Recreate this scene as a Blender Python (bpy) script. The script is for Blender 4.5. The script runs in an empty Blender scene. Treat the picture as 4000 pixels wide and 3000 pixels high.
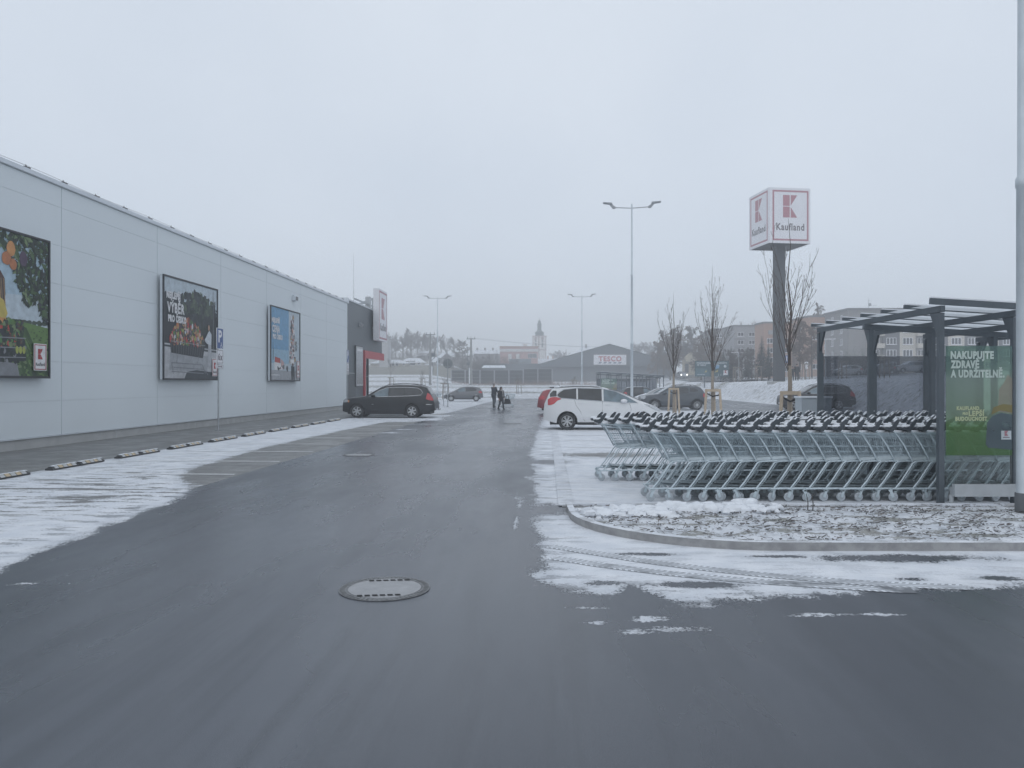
import bpy, math, random
import numpy as np
from mathutils import Vector, Matrix, noise as mnoise

S = bpy.context.scene
COL = S.collection
R = math.radians
PI = math.pi

# ------------------------------------------------------------------ camera
CAMH = 1.75
cam = bpy.data.cameras.new('camera')
cam.sensor_width = 36.0
cam.lens = 27.0
cam.clip_start = 0.05
cam.clip_end = 3000.0
cam_ob = bpy.data.objects.new('camera', cam)
COL.objects.link(cam_ob)
cam_ob.location = (0, 0, CAMH)
cam_ob.rotation_euler = (R(90), 0, 0)
S.camera = cam_ob

# ------------------------------------------------------------------ sky and light (overcast)
SUN_EL, SUN_AZ = R(38), R(200)
world = bpy.data.worlds.new('World')
S.world = world
world.use_nodes = True
wn, wl = world.node_tree.nodes, world.node_tree.links
bg = wn['Background']
sky = wn.new('ShaderNodeTexSky')
sky.sky_type = 'NISHITA'
sky.sun_disc = False
sky.sun_elevation = SUN_EL
sky.sun_rotation = SUN_AZ
tc = wn.new('ShaderNodeTexCoord')
nz = wn.new('ShaderNodeTexNoise')
nz.inputs['Scale'].default_value = 1.6
nz.inputs['Detail'].default_value = 3
wl.new(tc.outputs['Generated'], nz.inputs['Vector'])
cr = wn.new('ShaderNodeValToRGB')
cr.color_ramp.elements[0].position = 0.3
cr.color_ramp.elements[0].color = (5.65, 6.35, 7.35, 1)
cr.color_ramp.elements[1].position = 0.7
cr.color_ramp.elements[1].color = (6.95, 7.55, 8.35, 1)
wl.new(nz.outputs['Fac'], cr.inputs['Fac'])
mx = wn.new('ShaderNodeMixRGB')
mx.inputs['Fac'].default_value = 0.93
wl.new(sky.outputs['Color'], mx.inputs['Color1'])
wl.new(cr.outputs['Color'], mx.inputs['Color2'])
wl.new(mx.outputs['Color'], bg.inputs['Color'])
bg.inputs['Strength'].default_value = 0.1

sun = bpy.data.lights.new('sun', 'SUN')
sun.energy = 0.6
sun.angle = R(110)
sun.color = (1.0, 0.96, 0.9)
sun_ob = bpy.data.objects.new('sun', sun)
COL.objects.link(sun_ob)
sd_ = Vector((math.sin(SUN_AZ) * math.cos(SUN_EL), math.cos(SUN_AZ) * math.cos(SUN_EL), math.sin(SUN_EL)))
sun_ob.rotation_euler = (-sd_).to_track_quat('-Z', 'Y').to_euler()
sun_ob.location = (0, -20, 60)

S.view_settings.view_transform = 'Standard'
S.view_settings.look = 'None'
S.view_settings.exposure = 0.16
S.view_settings.gamma = 1.0
S.cycles.max_bounces = 6
S.cycles.transparent_max_bounces = 24
S.cycles.volume_bounces = 1
S.cycles.use_denoising = True
S.cycles.caustics_reflective = False
S.cycles.caustics_refractive = False

# ------------------------------------------------------------------ frames of reference
ANG = math.atan(0.045)                       # the store, the lane and the parking rows turn this much from the view
SA, CA = math.sin(ANG), math.cos(ANG)
def uv(u, v):                                # across the lane, along the lane -> x, y
    return (u * CA + v * SA, -u * SA + v * CA)
def xy_uv(x, y):
    return (x * CA - y * SA, x * SA + y * CA)
def at(px, py, d):                           # a place seen at a spot of the 4000 x 3000 photo, d metres ahead
    return ((px - 2000) / 3000 * d, d, CAMH - (py - 1500) / 3000 * d)
def ax(px, d):
    return (px - 2000) / 3000 * d

def sst(a, b, x):
    t = np.clip((x - a) / (b - a), 0, 1)
    return t * t * (3 - 2 * t)
def gz(x, y):
    """height of the terrain"""
    x = np.asarray(x, float); y = np.asarray(y, float)
    u = x * CA - y * SA; v = x * SA + y * CA
    r = 2.0 * sst(20.2, 23.6, u) + np.clip(u - 23.6, 0, 40) * 0.042 + np.clip(v - 150, 0, 80) * 0.03 * sst(24, 30, u)
    f = 1.4 * sst(98, 142, v) + np.clip(v - 142, 0, 200) * 0.017
    hl = sst(-6, -20, x) * (np.clip(v - 128, 0, 92) * 0.047 + np.clip(v - 220, 0, 70) * 0.052)
    return np.maximum(r, f) + hl
def gz1(x, y):
    return float(gz(x, y))

# ------------------------------------------------------------------ materials
MATS = {}
def srgb(r, g, b):
    def f(c):
        c /= 255.0
        return c / 12.92 if c <= 0.04045 else ((c + 0.055) / 1.055) ** 2.4
    return (f(r), f(g), f(b))
def pm(name, col, rough=0.55, metal=0.0, var=0.12, scale=6.0, bump=0.0, bscale=40.0, spec=0.5, coat=0.0, emit=None):
    """procedural principled material with a little uneven colour"""
    if name in MATS:
        return MATS[name]
    m = bpy.data.materials.new(name)
    m.use_nodes = True
    n, l = m.node_tree.nodes, m.node_tree.links
    b = n['Principled BSDF']
    b.inputs['Metallic'].default_value = metal
    b.inputs['Specular IOR Level'].default_value = spec
    b.inputs['Coat Weight'].default_value = coat
    b.inputs['Coat Roughness'].default_value = 0.12
    t = n.new('ShaderNodeTexCoord')
    z = n.new('ShaderNodeTexNoise')
    z.inputs['Scale'].default_value = scale
    z.inputs['Detail'].default_value = 5
    l.new(t.outputs['Object'], z.inputs['Vector'])
    c = n.new('ShaderNodeValToRGB')
    c.color_ramp.elements[0].position = 0.3
    c.color_ramp.elements[1].position = 0.7
    c.color_ramp.elements[0].color = (*[max(0, x * (1 - var)) for x in col], 1)
    c.color_ramp.elements[1].color = (*[min(1, x * (1 + var)) for x in col], 1)
    l.new(z.outputs['Fac'], c.inputs['Fac'])
    l.new(c.outputs['Color'], b.inputs['Base Color'])
    r = n.new('ShaderNodeMapRange')
    r.inputs['To Min'].default_value = max(0.02, rough * 0.85)
    r.inputs['To Max'].default_value = min(1, rough * 1.15)
    l.new(z.outputs['Fac'], r.inputs['Value'])
    l.new(r.outputs['Result'], b.inputs['Roughness'])
    if bump:
        z2 = n.new('ShaderNodeTexNoise')
        z2.inputs['Scale'].default_value = bscale
        z2.inputs['Detail'].default_value = 4
        l.new(t.outputs['Object'], z2.inputs['Vector'])
        bp = n.new('ShaderNodeBump')
        bp.inputs['Strength'].default_value = bump
        bp.inputs['Distance'].default_value = 0.02
        l.new(z2.outputs['Fac'], bp.inputs['Height'])
        l.new(bp.outputs['Normal'], b.inputs['Normal'])
    if emit:
        b.inputs['Emission Color'].default_value = (*emit[:3], 1)
        b.inputs['Emission Strength'].default_value = emit[3]
    MATS[name] = m
    return m

def glass(name, tint, clear=0.8, rough=0.03, film=None, milky=False, grazing=True):
    """a clear pane: a tinted see-through layer under a glossy surface"""
    if name in MATS:
        return MATS[name]
    m = bpy.data.materials.new(name)
    m.use_nodes = True
    n, l = m.node_tree.nodes, m.node_tree.links
    n.remove(n['Principled BSDF'])
    out = n['Material Output']
    tr = n.new('ShaderNodeBsdfTransparent')
    tr.inputs['Color'].default_value = (*tint, 1)
    df = n.new('ShaderNodeBsdfTranslucent' if milky else 'ShaderNodeBsdfDiffuse')
    fc = film or tint
    df.inputs['Color'].default_value = (*fc, 1)
    t = n.new('ShaderNodeTexCoord')
    z = n.new('ShaderNodeTexNoise')
    z.inputs['Scale'].default_value = 1.5
    z.inputs['Detail'].default_value = 6
    l.new(t.outputs['Object'], z.inputs['Vector'])
    mr = n.new('ShaderNodeMapRange')
    mr.inputs['From Min'].default_value = 0.3
    mr.inputs['From Max'].default_value = 0.7
    mr.inputs['To Min'].default_value = max(0, 1 - clear - 0.06)
    mr.inputs['To Max'].default_value = min(1, 1 - clear + 0.06)
    l.new(z.outputs['Fac'], mr.inputs['Value'])
    m1 = n.new('ShaderNodeMixShader')
    l.new(mr.outputs['Result'], m1.inputs['Fac'])
    l.new(tr.outputs[0], m1.inputs[1]); l.new(df.outputs[0], m1.inputs[2])
    gl = n.new('ShaderNodeBsdfGlossy')
    gl.inputs['Roughness'].default_value = rough
    lw = n.new('ShaderNodeFresnel')
    lw.inputs['IOR'].default_value = 1.45
    m2 = n.new('ShaderNodeMixShader')
    if grazing: l.new(lw.outputs['Fac'], m2.inputs['Fac'])
    else: m2.inputs['Fac'].default_value = 0.05
    l.new(m1.outputs[0], m2.inputs[1]); l.new(gl.outputs[0], m2.inputs[2])
    l.new(m2.outputs[0], out.inputs['Surface'])
    MATS[name] = m
    return m

def ground_mat(name, kind):
    """wet asphalt, pavers or dead grass with thin snow lying where the 'snow' value of the mesh says"""
    m = bpy.data.materials.new(name)
    m.use_nodes = True
    n, l = m.node_tree.nodes, m.node_tree.links
    b = n['Principled BSDF']
    geo = n.new('ShaderNodeNewGeometry')
    mp = n.new('ShaderNodeMapping')
    mp.inputs['Rotation'].default_value = (0, 0, ANG)
    l.new(geo.outputs['Position'], mp.inputs['Vector'])
    def nt(scale, det=4, src=mp, sx=1, sy=1, off=0):
        q = src
        if sx != 1 or sy != 1 or off:
            q = n.new('ShaderNodeMapping')
            q.inputs['Scale'].default_value = (sx, sy, 1)
            q.inputs['Location'].default_value = (off, off, 0)
            l.new(src.outputs['Vector'], q.inputs['Vector'])
        z = n.new('ShaderNodeTexNoise')
        z.inputs['Scale'].default_value = scale
        z.inputs['Detail'].default_value = det
        z.inputs['Roughness'].default_value = 0.6
        l.new(q.outputs['Vector'], z.inputs['Vector'])
        return z.outputs['Fac']
    def mth(op, a, c=None):
        k = n.new('ShaderNodeMath'); k.operation = op
        for i, v in enumerate((a, c)):
            if v is None: continue
            if isinstance(v, (int, float)): k.inputs[i].default_value = v
            else: l.new(v, k.inputs[i])
        return k.outputs[0]
    def rng(v, a, c, lo=0.0, hi=1.0, smooth=True):
        k = n.new('ShaderNodeMapRange')
        k.interpolation_type = 'SMOOTHSTEP' if smooth else 'LINEAR'
        k.inputs['From Min'].default_value = a; k.inputs['From Max'].default_value = c
        k.inputs['To Min'].default_value = lo; k.inputs['To Max'].default_value = hi
        l.new(v, k.inputs['Value'])
        return k.outputs['Result']
    def mixc(f, a, c):
        k = n.new('ShaderNodeMixRGB')
        if isinstance(f, (int, float)): k.inputs[0].default_value = f
        else: l.new(f, k.inputs[0])
        for i, v in ((1, a), (2, c)):
            if isinstance(v, tuple): k.inputs[i].default_value = (*v, 1)
            else: l.new(v, k.inputs[i])
        return k.outputs[0]
    sd = n.new('ShaderNodeAttribute'); sd.attribute_name = 'snow'
    pt = n.new('ShaderNodeAttribute'); pt.attribute_name = 'patch'
    big, mid, fine = nt(1.1, 3), nt(4.5, 8, sx=1, sy=0.5), nt(30.0, 6)
    e = mth('ADD', sd.outputs['Fac'], mth('MULTIPLY', mth('SUBTRACT', big, 0.5), 0.30))
    e = mth('ADD', e, mth('MULTIPLY', mth('SUBTRACT', mid, 0.5), 0.70))
    e = mth('ADD', e, mth('MULTIPLY', mth('SUBTRACT', fine, 0.5), 0.75))
    e = mth('ADD', e, mth('MULTIPLY', mth('SUBTRACT', nt(75.0, 3), 0.5), 0.30))
    mask = rng(e, -0.02, 0.05)
    holes = rng(mth('ADD', nt(3.2, 6, sx=0.5, sy=1.6, off=13), mth('MULTIPLY', mth('SUBTRACT', fine, 0.5), 0.45)), 0.53, 0.60)
    mask = mth('MULTIPLY', mask, mth('SUBTRACT', 1.0, mth('MULTIPLY', holes, pt.outputs['Fac'])))
    if kind == 'asphalt':
        c1 = mixc(rng(nt(0.35, 6, sx=1, sy=0.25), 0.35, 0.65), (0.028, 0.035, 0.049), (0.060, 0.070, 0.089))
        gr = nt(160.0, 2)
        c1 = mixc(rng(gr, 0.35, 0.7, 0, 0.4), c1, (0.088, 0.098, 0.116))
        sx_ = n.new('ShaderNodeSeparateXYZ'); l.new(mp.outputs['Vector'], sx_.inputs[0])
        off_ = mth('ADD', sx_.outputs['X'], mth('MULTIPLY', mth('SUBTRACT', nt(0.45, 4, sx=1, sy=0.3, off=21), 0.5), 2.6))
        lane = rng(mth('ABSOLUTE', mth('ADD', off_, 1.9)), 0.2, 2.4, 1.0, 0.0)          # polished middle of the lane, its wet sheen painted in as paler colour
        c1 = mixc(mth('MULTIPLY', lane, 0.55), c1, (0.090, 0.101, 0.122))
        ruts = rng(nt(1.6, 6, sx=2.2, sy=0.12, off=31), 0.45, 0.7, 0.0, 0.45)             # long damp streaks left by tyres
        c1 = mixc(ruts, c1, (0.026, 0.032, 0.043))
        rough = rng(nt(0.5, 5, sx=1, sy=0.3, off=5), 0.3, 0.7, 0.18, 0.42)
        rough = mth('SUBTRACT', rough, mth('MULTIPLY', lane, 0.07))
        h1 = gr
        hb = 0.25
    elif kind == 'paver':
        br = n.new('ShaderNodeTexBrick')
        l.new(mp.outputs['Vector'], br.inputs['Vector'])
        br.inputs['Scale'].default_value = 1.0
        br.inputs['Brick Width'].default_value = 0.2
        br.inputs['Row Height'].default_value = 0.1
        br.inputs['Mortar Size'].default_value = 0.006
        br.inputs['Color1'].default_value = (0.165, 0.165, 0.162, 1)
        br.inputs['Color2'].default_value = (0.23, 0.228, 0.222, 1)
        br.inputs['Mortar'].default_value = (0.07, 0.07, 0.07, 1)
        c1 = mixc(rng(nt(0.8, 5), 0.35, 0.65, 0, 0.45), br.outputs['Color'], (0.125, 0.127, 0.128))
        rough = rng(nt(1.5, 3, off=3), 0.3, 0.7, 0.35, 0.6)
        h1 = br.outputs['Fac']
        hb = -0.4
    elif kind == 'concrete':
        c1 = mixc(rng(nt(7, 5), 0.3, 0.7), (0.23, 0.23, 0.235), (0.34, 0.34, 0.34))
        rough = rng(nt(3, 3), 0.3, 0.7, 0.5, 0.8)
        h1 = fine
        hb = 0.3
    else:
        c1 = mixc(rng(nt(0.6, 6), 0.35, 0.65), (0.13, 0.135, 0.10), (0.20, 0.185, 0.15))
        c1 = mixc(rng(nt(6, 5), 0.4, 0.7, 0, 0.8), c1, (0.095, 0.085, 0.065))
        rough = rng(fine, 0.0, 1.0, 0.7, 0.9)
        h1 = fine
        hb = 0.8
    snowc = mixc(rng(nt(2.2, 5, off=7), 0.3, 0.7), (0.64, 0.67, 0.715), (0.77, 0.79, 0.82))
    thin = rng(e, 0.02, 0.45, 0.30, 0.0)
    snowc = mixc(thin, snowc, (0.35, 0.37, 0.4))
    l.new(mixc(mask, c1, snowc), b.inputs['Base Color'])
    rr = n.new('ShaderNodeMix'); rr.data_type = 'FLOAT'
    l.new(mask, rr.inputs['Factor']); l.new(rough, rr.inputs['A']); rr.inputs['B'].default_value = 0.75
    l.new(rr.outputs['Result'], b.inputs['Roughness'])
    sp = rng(mask, 0, 1, 0.75, 0.2, False)
    l.new(sp, b.inputs['Specular IOR Level'])
    bp = n.new('ShaderNodeBump')
    bp.inputs['Strength'].default_value = 0.6
    bp.inputs['Distance'].default_value = 0.012
    hh = mth('ADD', mth('MULTIPLY', h1, hb), mth('MULTIPLY', mask, mth('ADD', 1.2, mth('MULTIPLY', fine, 0.8))))
    l.new(hh, bp.inputs['Height'])
    l.new(bp.outputs['Normal'], b.inputs['Normal'])
    MATS[name] = m
    return m

# ------------------------------------------------------------------ mesh building
class MB:
    def __init__(s):
        s.v, s.f, s.m = [], [], []
    def add(s, vs, fs, mi=0):
        o = len(s.v)
        s.v.extend(tuple(p) for p in vs)
        for f in fs:
            s.f.append(tuple(i + o for i in f)); s.m.append(mi)
    def box(s, x0, x1, y0, y1, z0, z1, mi=0):
        s.add([(x0, y0, z0), (x1, y0, z0), (x1, y1, z0), (x0, y1, z0), (x0, y0, z1), (x1, y0, z1), (x1, y1, z1), (x0, y1, z1)],
              [(0, 3, 2, 1), (4, 5, 6, 7), (0, 1, 5, 4), (1, 2, 6, 5), (2, 3, 7, 6), (3, 0, 4, 7)], mi)
    def bar(s, p, q, w, h, mi=0, up=(0, 0, 1)):
        """rectangular bar from p to q"""
        p, q = Vector(p), Vector(q)
        d = (q - p).normalized()
        a = d.cross(Vector(up))
        if a.length < 1e-4: a = d.cross(Vector((1, 0, 0)))
        a.normalize(); b = a.cross(d)
        a *= w / 2; b *= h / 2
        vs = [p - a - b, p + a - b, p + a + b, p - a + b, q - a - b, q + a - b, q + a + b, q - a + b]
        s.add(vs, [(0, 3, 2, 1), (4, 5, 6, 7), (0, 1, 5, 4), (1, 2, 6, 5), (2, 3, 7, 6), (3, 0, 4, 7)], mi)
    def tube(s, p, q, r0, r1=None, n=6, mi=0, cap=True):
        r1 = r0 if r1 is None else r1
        p, q = Vector(p), Vector(q)
        d = q - p
        if d.length < 1e-6: return
        d.normalize()
        a = d.cross(Vector((0, 0, 1)))
        if a.length < 1e-3: a = d.cross(Vector((1, 0, 0)))
        a.normalize(); b = d.cross(a)
        vs = []
        for c, r in ((p, r0), (q, r1)):
            for i in range(n):
                t = 2 * PI * i / n
                vs.append(c + (a * math.cos(t) + b * math.sin(t)) * r)
        fs = [(i, (i + 1) % n, n + (i + 1) % n, n + i) for i in range(n)]
        if cap:
            fs += [tuple(range(n - 1, -1, -1)), tuple(range(n, 2 * n))]
        s.add(vs, fs, mi)
    def path(s, pts, r, n=5, mi=0, closed=False):
        """a bent tube with mitred joints"""
        P = [Vector(p) for p in pts]
        k = len(P)
        rs = r if isinstance(r, (list, tuple)) else [r] * k
        rings = []
        up = None
        for i in range(k):
            if closed: d = (P[(i + 1) % k] - P[i - 1])
            else: d = P[min(i + 1, k - 1)] - P[max(i - 1, 0)]
            d.normalize()
            if up is None:
                up = d.cross(Vector((0.0, 0.0, 1.0)))
                if up.length < 0.05: up = d.cross(Vector((0, 1, 0)))
                up.normalize()
            up = (up - d * up.dot(d))
            if up.length < 1e-4: up = d.cross(Vector((0.3, 0.7, 0.2)))
            up.normalize()
            b = d.cross(up)
            rings.append([P[i] + (up * math.cos(2 * PI * j / n) + b * math.sin(2 * PI * j / n)) * rs[i] for j in range(n)])
        vs = [p for rg in rings for p in rg]
        fs = []
        for i in range(k if closed else k - 1):
            i2 = (i + 1) % k
            for j in range(n):
                j2 = (j + 1) % n
                fs.append((i * n + j, i * n + j2, i2 * n + j2, i2 * n + j))
        if not closed:
            fs += [tuple(range(n - 1, -1, -1)), tuple(range((k - 1) * n, k * n))]
        s.add(vs, fs, mi)
    def lathe(s, prof, n=16, c=(0, 0, 0), axis='z', mi=0, cap=True):
        vs, fs = [], []
        for r, h in prof:
            for i in range(n):
                t = 2 * PI * i / n
                if axis == 'z': p = (c[0] + r * math.cos(t), c[1] + r * math.sin(t), c[2] + h)
                elif axis == 'y': p = (c[0] + r * math.cos(t), c[1] + h, c[2] + r * math.sin(t))
                else: p = (c[0] + h, c[1] + r * math.cos(t), c[2] + r * math.sin(t))
                vs.append(p)
        for k in range(len(prof) - 1):
            for i in range(n):
                j = (i + 1) % n
                fs.append((k * n + i, k * n + j, (k + 1) * n + j, (k + 1) * n + i))
        if cap and prof[0][0] > 1e-4: fs.append(tuple(range(n - 1, -1, -1)))
        if cap and prof[-1][0] > 1e-4: fs.append(tuple(range((len(prof) - 1) * n, len(prof) * n)))
        s.add(vs, fs, mi)
    def poly(s, pts, y, mi=0):
        """flat face in the x-z plane at y"""
        s.add([(x, y, z) for x, z in pts], [tuple(range(len(pts)))], mi)
    def prism(s, pts, y0, y1, mi=0):
        """x-z outline pushed from y0 to y1"""
        n = len(pts)
        vs = [(x, y0, z) for x, z in pts] + [(x, y1, z) for x, z in pts]
        fs = [tuple(range(n)), tuple(range(2 * n - 1, n - 1, -1))]
        fs += [(i, i + n, (i + 1) % n + n, (i + 1) % n) for i in range(n)]
        s.add(vs, fs, mi)
    def prism_z(s, pts, z0, z1, mi=0):
        n = len(pts)
        vs = [(x, y, z0) for x, y in pts] + [(x, y, z1) for x, y in pts]
        fs = [tuple(range(n - 1, -1, -1)), tuple(range(n, 2 * n))]
        fs += [(i, (i + 1) % n, (i + 1) % n + n, i + n) for i in range(n)]
        s.add(vs, fs, mi)
    def ball(s, c, rx, ry, rz, nu=10, nv=7, mi=0, jit=0.0, rnd=None):
        vs = [(c[0], c[1], c[2] - rz)]
        for j in range(1, nv):
            ph = -PI / 2 + PI * j / nv
            for i in range(nu):
                t = 2 * PI * i / nu
                k = 1 + (rnd.uniform(-jit, jit) if rnd else 0)
                vs.append((c[0] + rx * k * math.cos(ph) * math.cos(t), c[1] + ry * k * math.cos(ph) * math.sin(t), c[2] + rz * k * math.sin(ph)))
        vs.append((c[0], c[1], c[2] + rz))
        fs = [(0, 1 + (i + 1) % nu, 1 + i) for i in range(nu)]
        for j in range(nv - 2):
            for i in range(nu):
                a, b = 1 + j * nu + i, 1 + j * nu + (i + 1) % nu
                fs.append((a, b, b + nu, a + nu))
        t = len(vs) - 1
        fs += [(t, t - nu + i, t - nu + (i + 1) % nu) for i in range(nu)]
        s.add(vs, fs, mi)
    def mesh(s, name, mats, smooth=None):
        me = bpy.data.meshes.new(name)
        me.from_pydata(s.v, [], s.f)
        for m in (mats if isinstance(mats, (list, tuple)) else [mats]):
            me.materials.append(m)
        if any(s.m):
            me.polygons.foreach_set('material_index', s.m)
        me.update()
        if smooth is not None:
            me.polygons.foreach_set('use_smooth', [True] * len(me.polygons))
            me.set_sharp_from_angle(angle=R(smooth))
        return me
    def build(s, name, mats, parent=None, smooth=None, loc=None):
        o = bpy.data.objects.new(name, s.mesh(name, mats, smooth))
        COL.objects.link(o)
        if parent: o.parent = parent
        if loc: o.location = loc
        return o

def tag(o, label=None, cat=None, group=None, kind=None):
    if label: o['label'] = label
    if cat: o['category'] = cat
    if group: o['group'] = group
    if kind: o['kind'] = kind
    return o
def thing(name, label, cat, loc=(0, 0, 0), rz=0.0, group=None):
    o = bpy.data.objects.new(name, None)
    o.empty_display_size = 0.2
    COL.objects.link(o)
    o.location = loc; o.rotation_euler = (0, 0, rz)
    return tag(o, label, cat, group)
def inst(me, name, parent=None, loc=(0, 0, 0), rot=(0, 0, 0), scale=None):
    o = bpy.data.objects.new(name, me)
    COL.objects.link(o)
    if parent: o.parent = parent
    o.location = loc; o.rotation_euler = rot
    if scale: o.scale = scale
    return o
KIDS = {}
def kids(o):
    return [c for c in COL.objects if c.parent == o]
def copy_tree(o, parent=None, tree=None):
    tree = tree if tree is not None else subtree(o)
    c = o.copy(); COL.objects.link(c)
    c.parent = parent
    for ch, sub in tree:
        copy_tree(ch, c, sub)
    return c
def subtree(o):
    return [(c, subtree(c)) for c in kids(o)]

def text_mesh(body, size=1.0, bold=0.0, width=None, align='LEFT', y=0.0, x=0.0, z=0.0, thick=0.0):
    """lettering standing in the x-z plane, reading from -y"""
    cu = bpy.data.curves.new('letters', 'FONT')
    cu.body = body
    cu.size = size
    cu.align_x = align
    cu.offset = bold * 0.6 + size * 0.02
    cu.space_character = 1.14
    cu.resolution_u = 3
    cu.extrude = thick
    o = bpy.data.objects.new('letters', cu)
    COL.objects.link(o)
    dg = bpy.context.evaluated_depsgraph_get()
    me = bpy.data.meshes.new_from_object(o.evaluated_get(dg))
    bpy.data.objects.remove(o)
    bpy.data.curves.remove(cu)
    n = len(me.vertices)
    a = np.empty(n * 3); me.vertices.foreach_get('co', a); a = a.reshape(-1, 3)
    if width and n:
        lo, hi = a[:, 0].min(), a[:, 0].max()
        a[:, 0] = (a[:, 0] - (lo if align == 'LEFT' else (lo + hi) / 2)) * width / (hi - lo)
    b = np.stack([a[:, 0] + x, y - a[:, 2], a[:, 1] + z], 1)
    me.vertices.foreach_set('co', b.ravel())
    me.update()
    return me
def letters(name, body, mat, parent, **k):
    me = text_mesh(body, **k)
    me.materials.clear(); me.materials.append(mat)
    o = bpy.data.objects.new(name, me)
    COL.objects.link(o)
    o.parent = parent
    return o

# ================================================================== THE GROUND
rng0 = random.Random(7)
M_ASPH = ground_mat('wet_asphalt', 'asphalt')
M_PAV = ground_mat('grey_pavers', 'paver')
M_GRASS = ground_mat('snowy_grass', 'grass')
M_CONC = ground_mat('snowy_concrete', 'concrete')
M_SNOW = pm('snow', (0.76, 0.785, 0.82), 0.7, 0, 0.05, 3, bump=0.5, bscale=18, spec=0.2)
M_LINE = pm('white_line_paint', (0.80, 0.81, 0.82), 0.5, 0, 0.12, 9)

def poly_sd(P, X, Y):
    """signed distance to a polygon, positive inside"""
    P = np.asarray(P, float)
    d = np.full(X.shape, 1e9); ins = np.zeros(X.shape, bool)
    for i in range(len(P)):
        ax_, ay = P[i]; bx, by = P[(i + 1) % len(P)]
        ex, ey = bx - ax_, by - ay
        t = np.clip(((X - ax_) * ex + (Y - ay) * ey) / (ex * ex + ey * ey + 1e-12), 0, 1)
        d = np.minimum(d, np.hypot(X - ax_ - t * ex, Y - ay - t * ey))
        if ay != by:
            c = ((ay > Y) != (by > Y)) & (X < ex * (Y - ay) / (by - ay) + ax_)
            ins ^= c
    return np.where(ins, d, -d)
SNOW_RIGHT = [(0.24, 7.03), (0.33, 6.62), (0.62, 6.38), (0.85, 6.42), (1.0, 6.62), (1.22, 6.34), (1.35, 6.10), (2.07, 6.24), (3.26, 6.54), (4.4, 6.64), (9, 6.8), (15, 7.2),
              uv(11.0, 20), uv(11.2, 95), uv(0.9, 95), uv(0.7, 60), (1.62, 40), (1.12, 32), (0.86, 27), (0.68, 23.9), (0.45, 19), (0.37, 13.3), (0.30, 9.0)]
SNOW_LEFT = [uv(-10.25, 2), uv(-10.25, 37.5), uv(-7.2, 37.2), uv(-7.6, 30), uv(-7.75, 21), uv(-7.25, 15.2), uv(-6.7, 13.9), uv(-6.0, 12.9), uv(-5.6, 11.8), (-5.02, 10.8), (-4.98, 9.6), (-4.9, 8.6), (-4.82, 7.3), (-4.6, 5), (-4.6, 2)]
SNOW_LEFT_FAR = [uv(-10.3, 43), uv(-10.3, 96), uv(-4.9, 96), uv(-5.6, 70), uv(-5.9, 46), uv(-6.8, 43)]
SNOW_BY_CAR = [uv(-10.2, 34), uv(-10.2, 43), uv(-5.2, 43), uv(-5.4, 39.5), uv(-5.0, 37.2), uv(-6.3, 35.5)]
SNOW_KERB = [uv(19.1, 20), uv(30, 20), uv(30, 110), uv(-20, 110), uv(-20, 93), uv(19.6, 93)]
ISLES = [(0.62, 6.02, .17, .05), (1.42, 6.02, .26, .07), (1.05, 5.72, .3, .07), (0.62, 5.62, .12, .05), (1.2, 5.48, .22, .06), (0.88, 5.42, .16, .06), (2.55, 5.83, .5, .05), (2.2, 5.8, .2, .04),
         (0.1, 11.6, .05, .9), (0.06, 9.9, .04, .5), (0.30, 14.4, .05, .25), (0.52, 17.6, .07, .3), (0.62, 21, .05, .4), (0.02, 9.4, .03, .3),
         (-4.25, 6.72, .5, .04), (-4.0, 7.0, .25, .03), (-4.35, 27.6, .55, .5), (-4.1, 29.5, .5, .35), (-3.9, 33.5, .9, .3), (-4.6, 35.5, 1.0, .3), (-3.6, 36.5, .8, .25)]
BARES = [(3.95, 7.72, .75, .13), (2.7, 7.8, .3, .05), (3.58, 6.88, .13, .06), (4.4, 6.92, .2, .07), (1.57, 6.69, .3, .09), (.81, 6.75, .14, .08), (1.38, 7.9, .3, .07), (.52, 10.8, .32, .4),
         (2.3, 18.9, 1.1, .5), (.72, 17.2, .45, .4), (-6.57, 11.85, .4, .12), (-6.35, 11.75, .2, .08), (-6.46, 11.3, .22, .08), (-8.0, 12.8, .9, .07), (-6.7, 12.7, .7, .06), (-7.5, 13.4, .35, .08),
         (-6.35, 10.95, .15, .05), (-8.4, 14.0, .3, .06), (-7.5, 15.2, .25, .05), (-6.9, 10.5, .16, .04), (-7.6, 17.4, .3, .05), (-8.6, 16, .3, .06)]
def snow_xy(X, Y):
    sd = poly_sd(SNOW_RIGHT, X, Y)
    for P in (SNOW_LEFT, SNOW_LEFT_FAR, SNOW_KERB, SNOW_BY_CAR):
        sd = np.maximum(sd, poly_sd(P, X, Y))
    for x, y, rx, ry in BARES:
        k = np.hypot((X - x) / rx, (Y - y) / ry)
        sd = np.minimum(sd, (k - 1) * 0.25 + 0.0)
    for x, y, rx, ry in ISLES:
        k = np.hypot((X - x) / rx, (Y - y) / ry)
        sd = np.maximum(sd, (1 - k) * 0.22 - 0.06)
    return np.clip(sd * 1.2, -1.2, 1.2)
def patch_xy(X, Y):
    u, v = xy_uv(X, Y)
    p = 0.18 + 0.34 * sst(-5.3, -5.8, u) * sst(24, 15, v) + 0.30 * sst(0.5, 0.05, np.abs(u - 0.0)) + 0.5 * sst(7.0, 6.2, Y) * sst(-0.5, 0.3, X)
    p = p + 0.6 * sst(9.5, 11.5, v) * sst(16.5, 13.5, v) * sst(-10, -7.5, u) * sst(-5, -6, u)
    p = p + 0.5 * sst(33, 37, v)
    return np.clip(p, 0, 1)

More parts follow.
